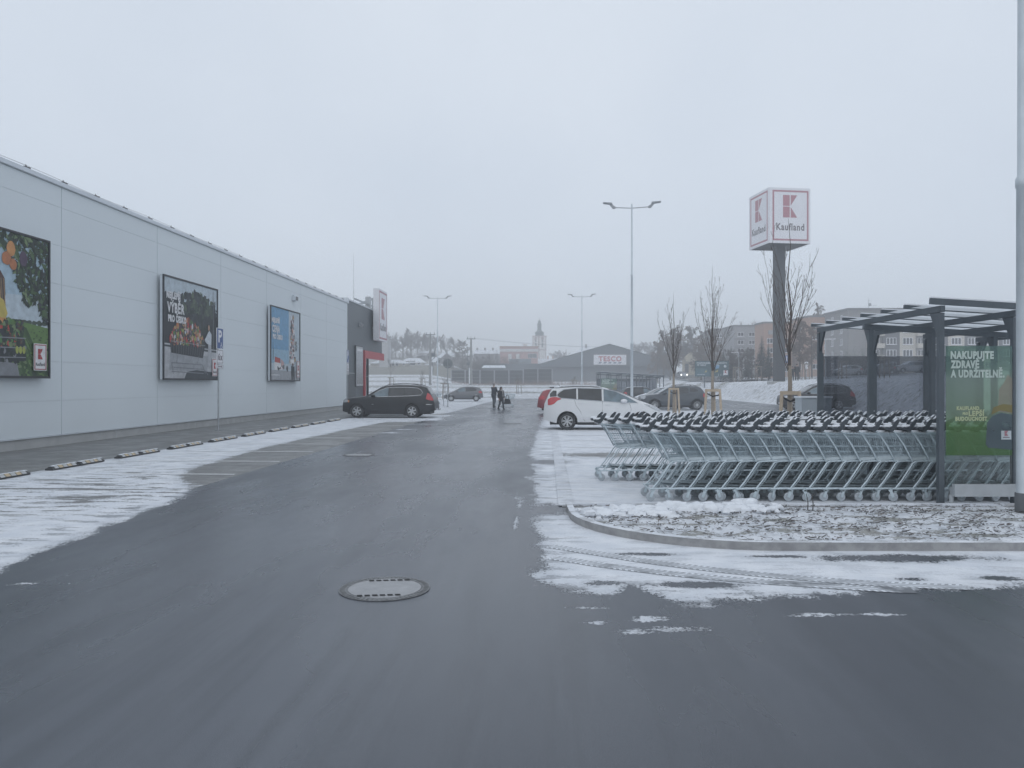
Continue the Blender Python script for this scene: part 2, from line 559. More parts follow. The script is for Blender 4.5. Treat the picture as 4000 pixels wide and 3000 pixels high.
def sheet(name, us, vs, zf, mat, snow=None, patch=None, jig=None):
    U, V = np.meshgrid(np.asarray(us, float), np.asarray(vs, float))
    X, Y = U * CA + V * SA, -U * SA + V * CA
    Z = zf(X, Y) if callable(zf) else np.full(X.shape, zf)
    nu, nv = len(us), len(vs)
    me = bpy.data.meshes.new(name)
    co = np.stack([X, Y, Z], -1).reshape(-1, 3)
    idx = np.arange(nu * nv).reshape(nv, nu)
    q = np.stack([idx[:-1, :-1], idx[:-1, 1:], idx[1:, 1:], idx[1:, :-1]], -1).reshape(-1, 4)
    me.vertices.add(len(co)); me.vertices.foreach_set('co', co.ravel())
    me.loops.add(q.size); me.loops.foreach_set('vertex_index', q.ravel().astype(np.int32))
    me.polygons.add(len(q)); me.polygons.foreach_set('loop_start', np.arange(0, q.size, 4, dtype=np.int32))
    me.update(calc_edges=True); me.validate()
    me.polygons.foreach_set('use_smooth', [True] * len(me.polygons))
    for nm, fn in (('snow', snow or snow_xy), ('patch', patch or patch_xy)):
        at_ = me.attributes.new(nm, 'FLOAT', 'POINT')
        at_.data.foreach_set('value', np.asarray(fn(X, Y), np.float32).ravel())
    me.materials.append(mat)
    o = bpy.data.objects.new(name, me)
    COL.objects.link(o)
    return tag(o, kind='structure')
def spans(*a):
    out = []
    for lo, hi, st in a:
        out += list(np.arange(lo, hi - 1e-6, st))
    return out + [a[-1][1]]
V_NEAR = spans((-14, 4, 2.0), (4, 14, .075), (14, 25, .13), (25, 45, .3), (45, 100, .8))
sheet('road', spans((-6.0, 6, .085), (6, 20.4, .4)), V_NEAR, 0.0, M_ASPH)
sheet('parking_bay', spans((-10.2, -6.0, .084), (-6.0, -5.9, .03)), spans((4, 14, .08), (14, 25, .13), (25, 45, .3), (45, 96, .8)), lambda X, Y: 0.0045 * sst(-5.9, -6.0, xy_uv(X, Y)[0]) + .0006, M_PAV)
sheet('sidewalk', spans((-13.9, -10.2, .12)), spans((4, 30, .12), (30, 66, .4)), 0.010, M_PAV,
      snow=lambda X, Y: np.clip((xy_uv(X, Y)[0] + 10.35) * 0.9 - 0.16, -1, 1), patch=lambda X, Y: 0 * X + .5)
sheet('parking_bay', spans((0.22, 6.3, .09)), spans((10.9, 14, .08), (14, 25, .13), (25, 45, .3), (45, 92, .8)), 0.005, M_PAV)

def terr_z(X, Y):
    Z = gz(X, Y) - 0.035
    u, v = xy_uv(X, Y)
    amp = 0.15 * sst(20.3, 21.2, u) * sst(150, 60, v) + 0.09 * sst(98, 103, v) * sst(190, 150, v)
    B = np.array([mnoise.noise(Vector((x * 1.3, y * 1.3, 0))) + 0.6 * mnoise.noise(Vector((x * 3.1, y * 3.1, 4))) for x, y in zip(X.ravel(), Y.ravel())]).reshape(X.shape)
    return Z + amp * B
def terr_snow(X, Y):
    u, v = xy_uv(X, Y)
    s = 0.36 + 0 * X
    s = np.where((v > 98) & (u < 24), 0.22 + 0.22 * np.sin(v * 0.42 + 0.25 * np.sin(X * .12)), s)
    field = sst(-2, -8, X) * sst(168, 173, v) * sst(226, 219, v)
    s = s * (1 - field) - 0.5 * field
    s = np.where((v > 230), -0.05, s)
    return s
sheet('ground', spans((-420, -60, 24), (-60, 18, 2.6), (18, 34, .35), (34, 90, 2), (90, 420, 22)),
      spans((-40, 30, 5), (30, 96, .8), (96, 165, .7), (165, 330, 4), (330, 580, 25)), terr_z, M_GRASS, terr_snow, lambda X, Y: 0 * X + 0.75)

# streets beyond the embankment
def street(pts, w, name='street'):
    mb = MB(); P = [Vector((x, y)) for x, y in pts]
    Q = []
    for i in range(len(P) - 1):
        k = max(2, int((P[i + 1] - P[i]).length / 3))
        Q += [P[i].lerp(P[i + 1], j / k) for j in range(k)]
    Q.append(P[-1])
    vs, fs = [], []
    for i, p in enumerate(Q):
        d = (Q[min(i + 1, len(Q) - 1)] - Q[max(i - 1, 0)]).normalized()
        nrm = Vector((-d.y, d.x))
        for j in range(7):
            q = p + nrm * w * (j / 6 - 0.5)
            vs.append((q.x, q.y, gz1(q.x, q.y) + 0.16))
    for i in range(len(Q) - 1):
        for j in range(6):
            a = i * 7 + j
            fs.append((a, a + 1, a + 8, a + 7))
    mb.add(vs, fs)
    o = mb.build(name, M_ASPH, smooth=80)
    a = o.data.attributes.new('snow', 'FLOAT', 'POINT')
    a.data.foreach_set('value', [0.12 if k % 7 in (0, 6) else -0.5 for k in range(len(vs))])
    o.data.attributes.new('patch', 'FLOAT', 'POINT')
    tag(o, kind='structure')
street([(120, 100), (60, 98), (40, 97), (33, 101), (33.5, 115), (38, 140), (41, 175), (46, 260)], 8.5)

# white bay lines, tyre tracks and kerbs
mb = MB()
def line_uv(u0, u1, v0, w, z=0.0105):
    n = 8
    for i in range(n):
        a, b = u0 + (u1 - u0) * i / n, u0 + (u1 - u0) * (i + 1) / n
        p = [uv(a, v0 - w / 2), uv(b, v0 - w / 2), uv(b, v0 + w / 2), uv(a, v0 + w / 2)]
        mb.add([(x, y, z) for x, y in p], [(0, 1, 2, 3)])
for k in range(0, 32):
    v = 14.55 + 2.48 * k
    line_uv(-9.3 if k > 0 else -8.2, -6.0, v, 0.10)
for k in range(0, 26):
    v = 21.2 + 2.48 * k
    line_uv(0.55, 5.0, v, 0.10)
tag(mb.build('road_markings', M_LINE), kind='structure')

def track_mat():
    m = bpy.data.materials.new('tyre_tread_print'); m.use_nodes = True
    n, l = m.node_tree.nodes, m.node_tree.links
    b = n['Principled BSDF']
    t = n.new('ShaderNodeUVMap')
    sp = n.new('ShaderNodeSeparateXYZ'); l.new(t.outputs['UV'], sp.inputs[0])
    def mth(op, a, c=None, d=None):
        k = n.new('ShaderNodeMath'); k.operation = op
        for i, v in enumerate((a, c, d)):
            if v is None: continue
            if isinstance(v, (int, float)): k.inputs[i].default_value = v
            else: l.new(v, k.inputs[i])
        return k.outputs[0]
    ac = mth('ABSOLUTE', mth('SUBTRACT', sp.outputs[1], 0.5))
    ph = mth('SUBTRACT', mth('MULTIPLY', sp.outputs[0], 17.0), mth('MULTIPLY', ac, 1.6))
    tread = mth('GREATER_THAN', mth('SINE', mth('MULTIPLY', ph, 2 * PI)), -0.1)
    rib = mth('GREATER_THAN', mth('SINE', mth('MULTIPLY', sp.outputs[1], 2 * PI * 3.5)), 0.15)
    nz = n.new('ShaderNodeTexNoise'); nz.inputs['Scale'].default_value = 3.0; nz.inputs['Detail'].default_value = 5
    g = n.new('ShaderNodeNewGeometry'); l.new(g.outputs['Position'], nz.inputs['Vector'])
    wear = n.new('ShaderNodeMapRange'); wear.inputs['From Min'].default_value = .45; wear.inputs['From Max'].default_value = .6
    l.new(nz.outputs['Fac'], wear.inputs['Value'])
    ed = mth('GREATER_THAN', ac, 0.30)
    pat = mth('MAXIMUM', mth('MULTIPLY', tread, ed), mth('MULTIPLY', mth('SUBTRACT', 1.0, ed), rib))
    at_ = n.new('ShaderNodeAttribute'); at_.attribute_name = 'bare'
    pat = mth('MINIMUM', 1.0, mth('MAXIMUM', mth('MULTIPLY', pat, 0.8), mth('MULTIPLY', at_.outputs['Fac'], wear.outputs['Result'])))
    k = n.new('ShaderNodeMixRGB'); l.new(pat, k.inputs[0])
    k.inputs[1].default_value = (0.72, 0.75, 0.79, 1); k.inputs[2].default_value = (0.16, 0.17, 0.185, 1)
    l.new(k.outputs[0], b.inputs['Base Color']); b.inputs['Roughness'].default_value = 0.6
    return m
M_TRACK = track_mat()
def track(pts, w, bare):
    mb = MB(); P = [Vector((x, y)) for x, y in pts]
    Q = []                                                     # Catmull-Rom through the points
    for i in range(len(P) - 1):
        p0, p1, p2, p3 = P[max(i - 1, 0)], P[i], P[i + 1], P[min(i + 2, len(P) - 1)]
        for j in range(10):
            t = j / 10
            Q.append(0.5 * ((2 * p1) + (p2 - p0) * t + (2 * p0 - 5 * p1 + 4 * p2 - p3) * t * t + (3 * p1 - p0 - 3 * p2 + p3) * t ** 3))
    Q.append(P[-1])
    vs, uvv, L = [], [], 0
    for i, p in enumerate(Q):
        d = (Q[min(i + 1, len(Q) - 1)] - Q[max(i - 1, 0)]).normalized(); nn = Vector((-d.y, d.x))
        if i: L += (p - Q[i - 1]).length
        for s in (0, 1):
            q = p + nn * w * (s - .5); vs.append((q.x, q.y, 0.0042)); uvv.append((L, s))
    fs = [(2 * i, 2 * i + 1, 2 * i + 3, 2 * i + 2) for i in range(len(Q) - 1)]
    mb.add(vs, fs)
    o = mb.build('tyre_track', M_TRACK)
    ul = o.data.uv_layers.new(name='UVMap')
    for lp in o.data.loops: ul.data[lp.index].uv = uvv[lp.vertex_index]
    a = o.data.attributes.new('bare', 'FLOAT', 'POINT')
    a.data.foreach_set('value', [bare * min(1, max(0, (i // 2 - 8) / 14)) for i in range(len(vs))])
    tag(o, kind='structure')
track([(.40, 8.28), (.60, 8.14), (.88, 7.92), (1.5, 7.46), (2.34, 7.02), (3.2, 6.72), (3.9, 6.60)], .18, .45)
track([(.40, 7.73), (.60, 7.60), (.95, 7.36), (1.6, 7.02), (2.26, 6.78), (3.1, 6.55), (3.4, 6.50)], .18, 1.0)

# planting bed with its kerb
def bed_outline(off=0.0):
    cx, cy, rx, ry = 2.9, 10.05, 2.15 - off, 2.0 - off
    pts = [(13.0, cy - ry - 0.02)]
    pts += [(cx - rx * math.sin(t), cy - ry * math.cos(t)) for t in np.linspace(0, PI / 2, 14)]
    pts += [(cx - rx, 10.72 - off), (13.0, 10.72 - off)]
    return pts
mb = MB()
outer, inner = bed_outline(0), bed_outline(0.085)
n_ = len(outer)
for i in range(n_ - 1):
    a, b, c, d = outer[i], outer[i + 1], inner[i + 1], inner[i]
    mb.add([(*a, -0.02), (*b, -0.02), (*b, .088), (*a, .088), (*a, .0885), (*b, .0885), (*d, .093), (*c, .093), (*d, 0.0), (*c, 0.0)], [(0, 1, 2, 3), (4, 5, 7, 6), (6, 7, 9, 8)])
# flush kerb along the bays
for v0 in np.arange(11.0, 60, 1.0):
    p = [uv(.17, v0 + .004), uv(.40, v0 + .004), uv(.40, v0 + .996), uv(.17, v0 + .996)]
    mb.add([(x, y, 0.0125) for x, y in p], [(0, 1, 2, 3)])
o = mb.build('kerb', M_CONC)
nv_ = len(o.data.vertices)
co = np.empty(nv_ * 3); o.data.vertices.foreach_get('co', co); co = co.reshape(-1, 3)
a = o.data.attributes.new('snow', 'FLOAT', 'POINT'); a.data.foreach_set('value', np.where(co[:, 2] > .0882, .5, np.where((co[:, 2] > .012) & (co[:, 2] < .02), .22, -.9)).astype(np.float32))
a = o.data.attributes.new('patch', 'FLOAT', 'POINT'); a.data.foreach_set('value', np.full(nv_, .5, np.float32))
tag(o, kind='structure')

xs = np.arange(.75, 13.0, .07); ys = np.arange(8.03, 10.72, .07)
ins = bed_outline(0.08)
Xg, Yg = np.meshgrid(xs, ys)
sdb = poly_sd(ins, Xg, Yg)
mb = MB()
keep = {}
for j in range(len(ys)):
    for i in range(len(xs)):
        s = sdb[j, i]
        if s > -0.08:
            h = 0.055 + 0.03 * mnoise.noise(Vector((xs[i] * 2.2, ys[j] * 2.2, 1))) + 0.022 * mnoise.noise(Vector((xs[i] * 8, ys[j] * 8, 2))) + 0.03 * min(1, max(0, s))
            keep[(i, j)] = len(mb.v); mb.v.append((xs[i], ys[j], h if s > 0.02 else 0.045))
for (i, j), k in keep.items():
    q = [(i, j), (i + 1, j), (i + 1, j + 1), (i, j + 1)]
    if all(t in keep for t in q):
        mb.f.append(tuple(keep[t] for t in q)); mb.m.append(0)
o = mb.build('planting_bed', M_GRASS, smooth=80)
a = o.data.attributes.new('snow', 'FLOAT', 'POINT'); a.data.foreach_set('value', [0.30] * len(mb.v))
a = o.data.attributes.new('patch', 'FLOAT', 'POINT'); a.data.foreach_set('value', [.75] * len(mb.v))
tag(o, kind='structure')
M_BARK = [pm('bark_chip', (.095, .09, .09), .85, 0, .3, 8), pm('pale_bark_chip', (.22, .21, .205), .85, 0, .3, 8), pm('red_bark_chip', (.125, .105, .10), .85, 0, .3, 8)]
mb = MB(); rr = random.Random(3)
for k in range(9000):
    x, y = rr.uniform(.8, 12.9), rr.uniform(8.05, 10.65)
    if poly_sd(ins, np.array([x]), np.array([y]))[0] < .05: continue
    dens = 0.5 + 0.5 * mnoise.noise(Vector((x * 1.3, y * 1.8, 9)))
    if rr.random() > dens + .12: continue
    if x < 2.9 and y > 9.9 and rr.random() < .8: continue
    h = 0.07 + 0.03 * mnoise.noise(Vector((x * 2.2, y * 2.2, 1))) + 0.03 * min(1, max(0, poly_sd(ins, np.array([x]), np.array([y]))[0]))
    L, W = rr.uniform(.010, .042), rr.uniform(.004, .012)
    t = rr.uniform(0, PI); tilt = rr.uniform(-.3, .3)
    dx, dy = math.cos(t) * L, math.sin(t) * L; ex, ey = -math.sin(t) * W, math.cos(t) * W
    z = h + rr.uniform(0, .012)
    mb.add([(x - dx - ex, y - dy - ey, z - tilt * L), (x + dx * .9 - ex, y + dy - ey, z + tilt * L), (x + dx, y + dy + ey * .7, z + tilt * L + W * .8), (x - dx * .8 + ex, y - dy + ey, z - tilt * L + W)], [(0, 1, 2, 3)], rr.choice((0, 0, 0, 1, 2)))
tag(mb.build('bark_mulch', M_BARK), kind='stuff')
# clods of cleared snow along the back of the bed
mb = MB(); rr = random.Random(5)
for k in range(120):
    t = rr.random()
    x = .95 + 2.6 * t + rr.uniform(-.1, .1); y = 10.35 - .25 * (1 - t) + rr.uniform(-.38, .28) - (.35 if t < .4 else 0) * rr.random()
    r = rr.uniform(.025, .095) * (1.15 if .25 < t < .9 else .8)
    mb.ball((x, y, .075 + r * .3), r * rr.uniform(.9, 1.7), r * rr.uniform(.8, 1.2), r * rr.uniform(.5, .85), 8, 6, 0, .34, rr)
for (x, y, rx, rz) in ((2.55, 10.35, .36, .11), (3.0, 10.4, .28, .13), (1.55, 10.15, .25, .12), (1.95, 10.2, .22, .1), (3.3, 10.42, .2, .08), (1.2, 9.95, .2, .09)):
    mb.ball((x, y, .06), rx * .8, .17, rz * .72, 16, 9, 0, .2, rr)
tag(mb.build('snow_clods', M_SNOW, smooth=60), kind='stuff')
# two dead stalks in the bed
for px, lab in ((3155, 'thin dead stalk bent at its tip in the snowy planting bed'), (3175, 'thin straight dead stalk standing in the snowy planting bed')):
    x, y, _ = at(px, 1990, 10.3)
    mb = MB(); mb.path([(0, 0, 0), (.004, 0, .09), (-.004, .01, .17), (.008 if px > 3160 else -.02, 0, .22)], [.008, .007, .006, .004], 5)
    tag(mb.build('dead_stalk', M_BARK[0], loc=(x, y, .06)), lab, 'plant stalk', 'dead stalks in the bed')

# manholes
M_IRON = pm('cast_iron', (.20, .205, .21), .5, .2, .25, 14, bump=.4, bscale=90)
M_LID = pm('worn_concrete_lid', (.33, .335, .345), .5, 0, .12, 9, bump=.3, bscale=60)
M_BLACK = pm('black_gap', (.012, .012, .013), .8, 0, .1, 5)
def manhole(x, y, lab, r=.385):
    t = thing('manhole', lab, 'manhole cover', (x, y, 0.002), 0.1, 'manhole covers in the lane')
    mb = MB(); mb.lathe([(r, .0), (r, .006), (r * .84, .008), (r * .82, .002)], 56)
    for k in range(56):
        a = 2 * PI * k / 56
        p = Vector((math.cos(a), math.sin(a), 0))
        mb.bar(p * r * .87 + Vector((0, 0, .009)), p * r * .97 + Vector((0, 0, .008)), .012, .006)
    mb.build('frame', M_IRON, t)
    mb = MB(); mb.lathe([(r * .80, .0), (r * .80, .007), (r * .55, .010), (0.0, .012)], 56)
    mb.build('lid', M_LID, t, 40)
    for sgn in (-1, 1):
        mb = MB()
        for k in range(6):
            cx = sgn * .03 + (k - 2.5) * .062; cy = sgn * r * .62
            mb.add([(cx - .022, cy - .022, .0122), (cx + .022, cy - .022, .0122), (cx + .014, cy + .022, .0118), (cx - .030, cy + .022, .0118)], [(0, 1, 2, 3)])
        mb.build('vent_slot_row', M_BLACK, t)
    return t
manhole(-1.087, 6.56, 'large round manhole cover with vent slots in the near lane')
manhole(-3.77, 18.9, 'flush manhole cover in the lane beside the snowy bays')
manhole(-2.8, 32.8, 'faint far manhole cover in the lane near the black car')
manhole(0.02, 33.9, 'faint far manhole cover in the lane behind the white car')

# wheel stops in front of the store
M_RUB = pm('black_rubber', (.04, .041, .043), .7, 0, .2, 12)
M_YEL = pm('yellow_reflector', (.47, .37, .23), .5, 0, .15, 14)
M_GRY = pm('grey_reflector', (.42, .43, .43), .5, 0, .15, 14)
words_ = ['nearest', 'second', 'third', 'fourth', 'fifth', 'sixth', 'seventh', 'eighth', 'ninth', 'tenth', 'eleventh', 'twelfth', 'thirteenth', 'fourteenth', 'fifteenth', 'sixteenth', 'seventeenth', 'eighteenth', 'nineteenth', 'twentieth',
          'twenty-first', 'twenty-second', 'twenty-third', 'twenty-fourth', 'twenty-fifth', 'twenty-sixth', 'twenty-seventh', 'twenty-eighth', 'twenty-ninth', 'thirtieth', 'thirty-first', 'thirty-second', 'thirty-third', 'thirty-fourth', 'thirty-fifth']
def wheel_stop_parts(t):
    mb = MB(); pr = [(-.085, 0), (-.085, .03), (-.035, .08), (.035, .08), (.085, .03), (.085, 0)]
    L = .44
    vs = []
    for x, sx in ((-L, 1.0), (-L + .07, 1), (L - .05, 1), (L, 1)):
        for (y, z) in pr:
            zz = z if abs(x) < L - .001 else min(z, .045)
            vs.append((x, y, zz))
    fs = []
    for i in range(3):
        for j in range(6):
            fs.append((i * 6 + j, i * 6 + (j + 1) % 6, (i + 1) * 6 + (j + 1) % 6, (i + 1) * 6 + j))
    fs += [tuple(range(5, -1, -1)), tuple(range(18, 24))]
    mb.add(vs, fs); mb.build('body', M_RUB, t)
    for k in range(5):
        mb = MB(); x0 = -.36 + k * .145
        for s in (-1, 1):
            mb.add([(x0, s * .088, .031), (x0 + .125, s * .088, .031), (x0 + .125, s * .038, .082), (x0, s * .038, .082)], [(0, 1, 2, 3)])
        mb.add([(x0, -.036, .0835), (x0 + .125, -.036, .0835), (x0 + .125, .036, .0835), (x0, .036, .0835)], [(0, 1, 2, 3)])
        mb.build('reflector', M_YEL if k in (1, 3) else M_GRY, t)
    mb = MB(); rr = random.Random(1)
    for k in range(7): mb.ball((-.36 + .12 * k, rr.uniform(-.02, .04), .079), .075, .04, .012, 8, 5, 0, .25, rr)
    mb.build('snow_dusting', M_SNOW, t, 60)
proto = None
for k in range(-1, 9):
    for h in (0, 1):
        vc = 15.45 + 2.48 * k + (0 if h == 0 else .93)
        x, y = uv(-10.0, vc)
        n = (k + 1) * 2 + h
        lab = f'{words_[n]} black rubber wheel stop along the pavement, counted from the left edge'
        if proto is None:
            proto = thing('wheel_stop', lab, 'wheel stop', (x, y, .012), PI / 2 - ANG, 'wheel stops along the pavement')
            wheel_stop_parts(proto); ws_tree = subtree(proto)
        else:
            c = copy_tree(proto, None, ws_tree); c.location = (x, y, .012); c['label'] = lab

# ================================================================== THE STORE
M_PANEL = pm('light_grey_panel', (.68, .73, .755), .5, .0, .02, .35, spec=.4)
M_GAP = pm('panel_joint', (.50, .535, .55), .7, 0, .05, 5)
M_DARK = pm('anthracite_panel', (.075, .092, .105), .4, 0, .06, .6)
M_FLASH = pm('light_flashing', (.62, .66, .70), .35, .2, .05, 3)
M_PLINTH = pm('concrete_plinth', (.42, .425, .42), .75, 0, .1, 3, bump=.2)
M_RED = pm('red_frame', (.46, .05, .06), .4, 0, .06, 4)
M_WHITE = pm('white_sheet', (.78, .78, .80), .4, 0, .03, 3)
M_DGLASS = pm('dark_glass', (.03, .037, .042), .06, 0, .15, 1.5, spec=.8)
M_STEEL = pm('galvanised_steel', (.40, .42, .44), .42, .55, .12, 9)
M_GREY = pm('grey_paint', (.30, .32, .34), .45, 0, .08, 5)
def ipm(name, col): m_ = sum(col) / 3; return pm('print_' + name, tuple((c * .85 + m_ * .15) * .78 for c in col), .5, 0, .16, 5.0)
I = {k: ipm(k, srgb(*v)) for k, v in dict(sky=(176, 205, 222), sky2=(198, 214, 224), blue=(108, 172, 214), blue2=(150, 196, 222), leaf=(48, 74, 48), leaf2=(78, 108, 62), leaf3=(122, 146, 96), leaf4=(30, 48, 36),
     orange=(222, 150, 70), orange2=(204, 120, 58), field=(104, 142, 66), field2=(66, 100, 50), dark=(44, 52, 58), dark2=(62, 72, 78), tree=(70, 88, 74), tree2=(92, 108, 84), pave=(196, 198, 202), pave2=(172, 176, 182), white=(238, 238, 240),
     red=(200, 30, 44), logo=(190, 26, 40), black=(28, 28, 30), skin=(196, 152, 128), hair=(92, 64, 52), yellow=(214, 190, 74), tom=(196, 60, 48), pear=(176, 186, 72), bread=(196, 156, 96), grape=(86, 62, 92), green=(84, 142, 70),
     shirt=(214, 222, 230), trous=(188, 192, 198), grey=(140, 144, 150), pink=(214, 170, 168)).items()}
MI = list(I.keys())
ART = [I[k] for k in MI]
def mi(k): return MI.index(k)

RZ_WALL = PI / 2 - ANG                      # a thing whose front is the store's long wall: local x runs away along the wall
def wall_xy(u, v):
    return uv(u, v)
def v_at_px(px, u):                         # place along the wall where a column of the photo meets the plane u
    Y = -u / ((2000 - px) / 3000 + .045)
    return Y * CA + ((px - 2000) / 3000 * Y) * SA
x0_, y0_ = uv(-13.85, 0)
store = thing('supermarket', 'long light grey metal clad supermarket hall with dark entrance wing', 'supermarket', (x0_, y0_, 0), RZ_WALL)
V0, V1, V2 = -2.0, 52.9, 64.1
joints = [-0.05] + [21.35 - 5.33 * k for k in range(4, -1, -1)] + [26.75, 32.1, 37.45, 42.75, 47.85, 52.9]
joints = sorted(set(round(j, 2) for j in joints))
zs = [.315, 1.28, 2.38, 3.48, 4.58, 5.68, 6.78, 7.36]
mb = MB()
mb.box(joints[0], V1 - .003, .02, 46, .30, 7.36, 1)
for i in range(len(joints) - 1):
    for j in range(len(zs) - 1):
        mb.box(joints[i] + (.012 if i else 0), joints[i + 1] - .012, 0, .019, zs[j] + .003, zs[j + 1] - .003, 0)
mb.build('wall', [M_PANEL, M_GAP], store)
mb = MB(); mb.box(joints[0], V1, .03, .2, -.05, .285, 0)
for v in (24.2, 29.8, 36): mb.box(v, v + .015, .026, .0299, -.02, .284, 1)
mb.build('plinth', [M_PLINTH, M_GAP], store)
mb = MB(); mb.box(joints[0], V1 - .003, -.03, .03, .286, .312); mb.build('base_flashing', M_FLASH, store)
mb = MB(); mb.box(joints[0], V1, -.06, .4, 7.38, 7.50); mb.box(joints[0], V1, -.035, .3, 7.361, 7.379, 1); mb.build('roof_edge', [M_FLASH, M_GAP], store)
mb = MB(); mb.path([(v, .15, 7.62 + .02 * math.sin(v)) for v in np.arange(2, 64, 1.0)], .008, 4); mb.build('roof_wire', M_STEEL, store)
mb = MB()
for sx in (-.10, .03): mb.box(sx, sx + .07, .04, .16, 7.503, 7.58)
mb.tube((.06, .15, 7.5), (.06, .15, 7.66), .012, n=5)
clamp = None
for v in np.arange(12, 63, 1.6):
    if clamp is None:
        clamp = mb.build('wire_block', pm('roof_block', (.10, .10, .11), .8), store); clamp.location = (v, 0, 0)
    else:
        c = clamp.copy(); COL.objects.link(c); c.parent = store; c.location = (v, 0, 0 if v < V1 else .16)
# dark entrance wing
EV = v_at_px(1420, -13.85)
mb = MB()
mb.box(V1, EV - .01, 0, 20, 0, 7.6, 0)
mb.box(EV, V2, 0, 20, 4.27, 7.6, 0)
mb.box(EV, V2 - .02, 3.2, 20, 0, 4.27, 0)
mb.build('entrance_wing', M_DARK, store)
mb = MB(); mb.box(V1 - .3, V2 + .03, -.05, .35, 7.603, 7.70); mb.box(V1 - .35, V1 + .12, -.08, .35, 7.37, 7.74); mb.build('wing_roof_edge', M_FLASH, store)
mb = MB(); mb.box(EV - .06, V2 + .25, -.14, .0, 3.72, 4.3); mb.box(EV - .06, EV + .26, -.14, .0, .01, 3.719); mb.build('entrance_frame', M_RED, store)
mb = MB()
mb.box(EV + .4, V2, 1.2, 1.25, .02, 4.2, 0)
for k in range(4):
    v = EV + .4 + k * (V2 - EV - .45) / 3
    mb.box(v, v + .07, 1.12, 1.2, .02, 4.2, 1)
mb.box(EV + .4, V2, 1.13, 1.19, 2.35, 2.42, 1)
mb.build('entrance_glazing', [M_DGLASS, pm('dark_metal', (.04, .043, .047), .4, .3)], store)
mb = MB(); dv0 = v_at_px(1359, -13.85); mb.box(dv0, dv0 + 2.3, -.02, .0, .02, 2.55); mb.box(dv0 + .06, dv0 + 2.24, -.03, -.0205, .05, 2.48, 1); mb.build('service_door', [M_GREY, pm('dark_door', (.06, .068, .075), .45)], store)
# frame and plant on the roof
mb = MB()
gq = lambda px, yy: v_at_px(px, -13.85 - yy)
for yy in (2.0, 4.0):
    a_, b_ = gq(1372, yy + 3), gq(1458, yy) - .2
    mb.bar((a_, yy + 3, 9.1), (b_, yy, 9.5), .12, .2); mb.bar((b_, yy, 7.6), (b_, yy, 9.6), .12, .12); mb.bar((gq(1441, yy) - .2, yy, 7.6), (gq(1441, yy) - .2, yy, 9.5), .42, .42)
    mb.bar((gq(1385, yy), yy, 8.8), (b_, yy, 8.85), .1, .12)
mb.bar((gq(1458, 2.0) - .2, 2.0, 9.5), (gq(1458, 4.0) - .2, 4.0, 9.5), .12, .18)
mb.build('roof_gantry', M_STEEL, store)
mb = MB(); mb.box(gq(1400, 5), gq(1462, 5) + 1, 5, 9, 7.6, 9.2); mb.build('roof_plant_housing', M_FLASH, store)
mb = MB(); mb.tube((v_at_px(1420, -16.0), 3.0, 7.5), (v_at_px(1420, -16.0), 3.0, 13.2), .025, .012, 5); mb.build('lightning_rod', M_STEEL, store)
for px, zz in ((1150, 6.42), (1408, 6.1)):
    v = v_at_px(px, -13.8)
    mb = MB(); mb.box(v - .22, v + .22, -.2, -.01, zz - .12, zz + .12); mb.box(v - .15, v + .15, -.1, -.005, zz + .125, zz + .2); o = mb.build('floodlight', M_FLASH if px < 1200 else M_GREY, store)
    mb = MB(); mb.box(v - .19, v + .19, -.215, -.2025, zz - .1, zz + .1); mb.build('lens', M_DGLASS, o)

# the emblem used on signs, drawn from its shapes: w wide, at x, z, on the plane y
def emblem(parent, x, z, w, y, frame=None, txt='Kaufland', mred=None, mtxt=None, name='emblem'):
    mred = mred or M_RED
    k = w
    mb = MB()
    g = .045 * k
    a, hh = .47 * k, .72 * k
    mb.prism([(x, z + hh + g), (x + a, z + hh + g), (x + a, z + 2 * hh + g), (x, z + 2 * hh + g)], y - .006, y)
    mb.prism([(x, z), (x + a, z), (x + a, z + hh), (x, z + hh)], y - .006, y)
    mb.prism([(x + a + g * 1.6, z + hh + g * 1.5), (x + k, z + 2 * hh + g), (x + a + g * 1.6, z + 2 * hh + g)], y - .006, y)
    mb.prism([(x + a + g * 1.6, z + hh - g * .5), (x + a + g * 1.6, z), (x + k, z)], y - .006, y)
    return mb.build(name, mred, parent)
def border(mb, x0, x1, z0, z1, t, y, m=0):
    mb.box(x0, x1, y - .006, y, z0, z0 + t, m); mb.box(x0, x1, y - .006, y, z1 - t, z1, m)
    mb.box(x0, x0 + t, y - .006, y, z0 + t, z1 - t, m); mb.box(x1 - t, x1, y - .006, y, z0 + t, z1 - t, m)
M_LRED = pm('hazed_sign_red', (.42, .20, .23), .4, 0, .04, 2)  # sign red with the paling of the haze put into its colour
M_LGREY = pm('sign_grey_letters', (.16, .14, .15), .4, 0, .05, 4)
M_SIGNW = pm('sign_white', (.74, .74, .77), .35, 0, .02, 2)
# tall box sign on the wing
sx, sy = uv(-13.2, 60.0)
sg = thing('wall_sign', 'tall white box sign with red emblem above the dark store entrance', 'sign', (sx, sy, 5.2), RZ_WALL)
mb = MB(); mb.box(0, 3.15, 0, .45, 0, 4.1); mb.build('sign_box', M_SIGNW, sg)
mb = MB(); border(mb, .12, 3.03, .14, 3.96, .14, 0); mb.build('red_border', M_LRED, sg)
emblem(sg, .98, 1.75, 1.15, 0, mred=M_LRED)
letters('lettering', 'Kaufland', M_LGREY, sg, size=.8, bold=.012, width=2.2, align='CENTER', x=1.57, y=-.006, z=.85)
mb = MB(); mb.bar((.5, .45, 1), (.5, .64, 1), .12, .12); mb.bar((2.6, .45, 1), (2.6, .64, 1), .12, .12); mb.build('bracket', M_STEEL, sg)

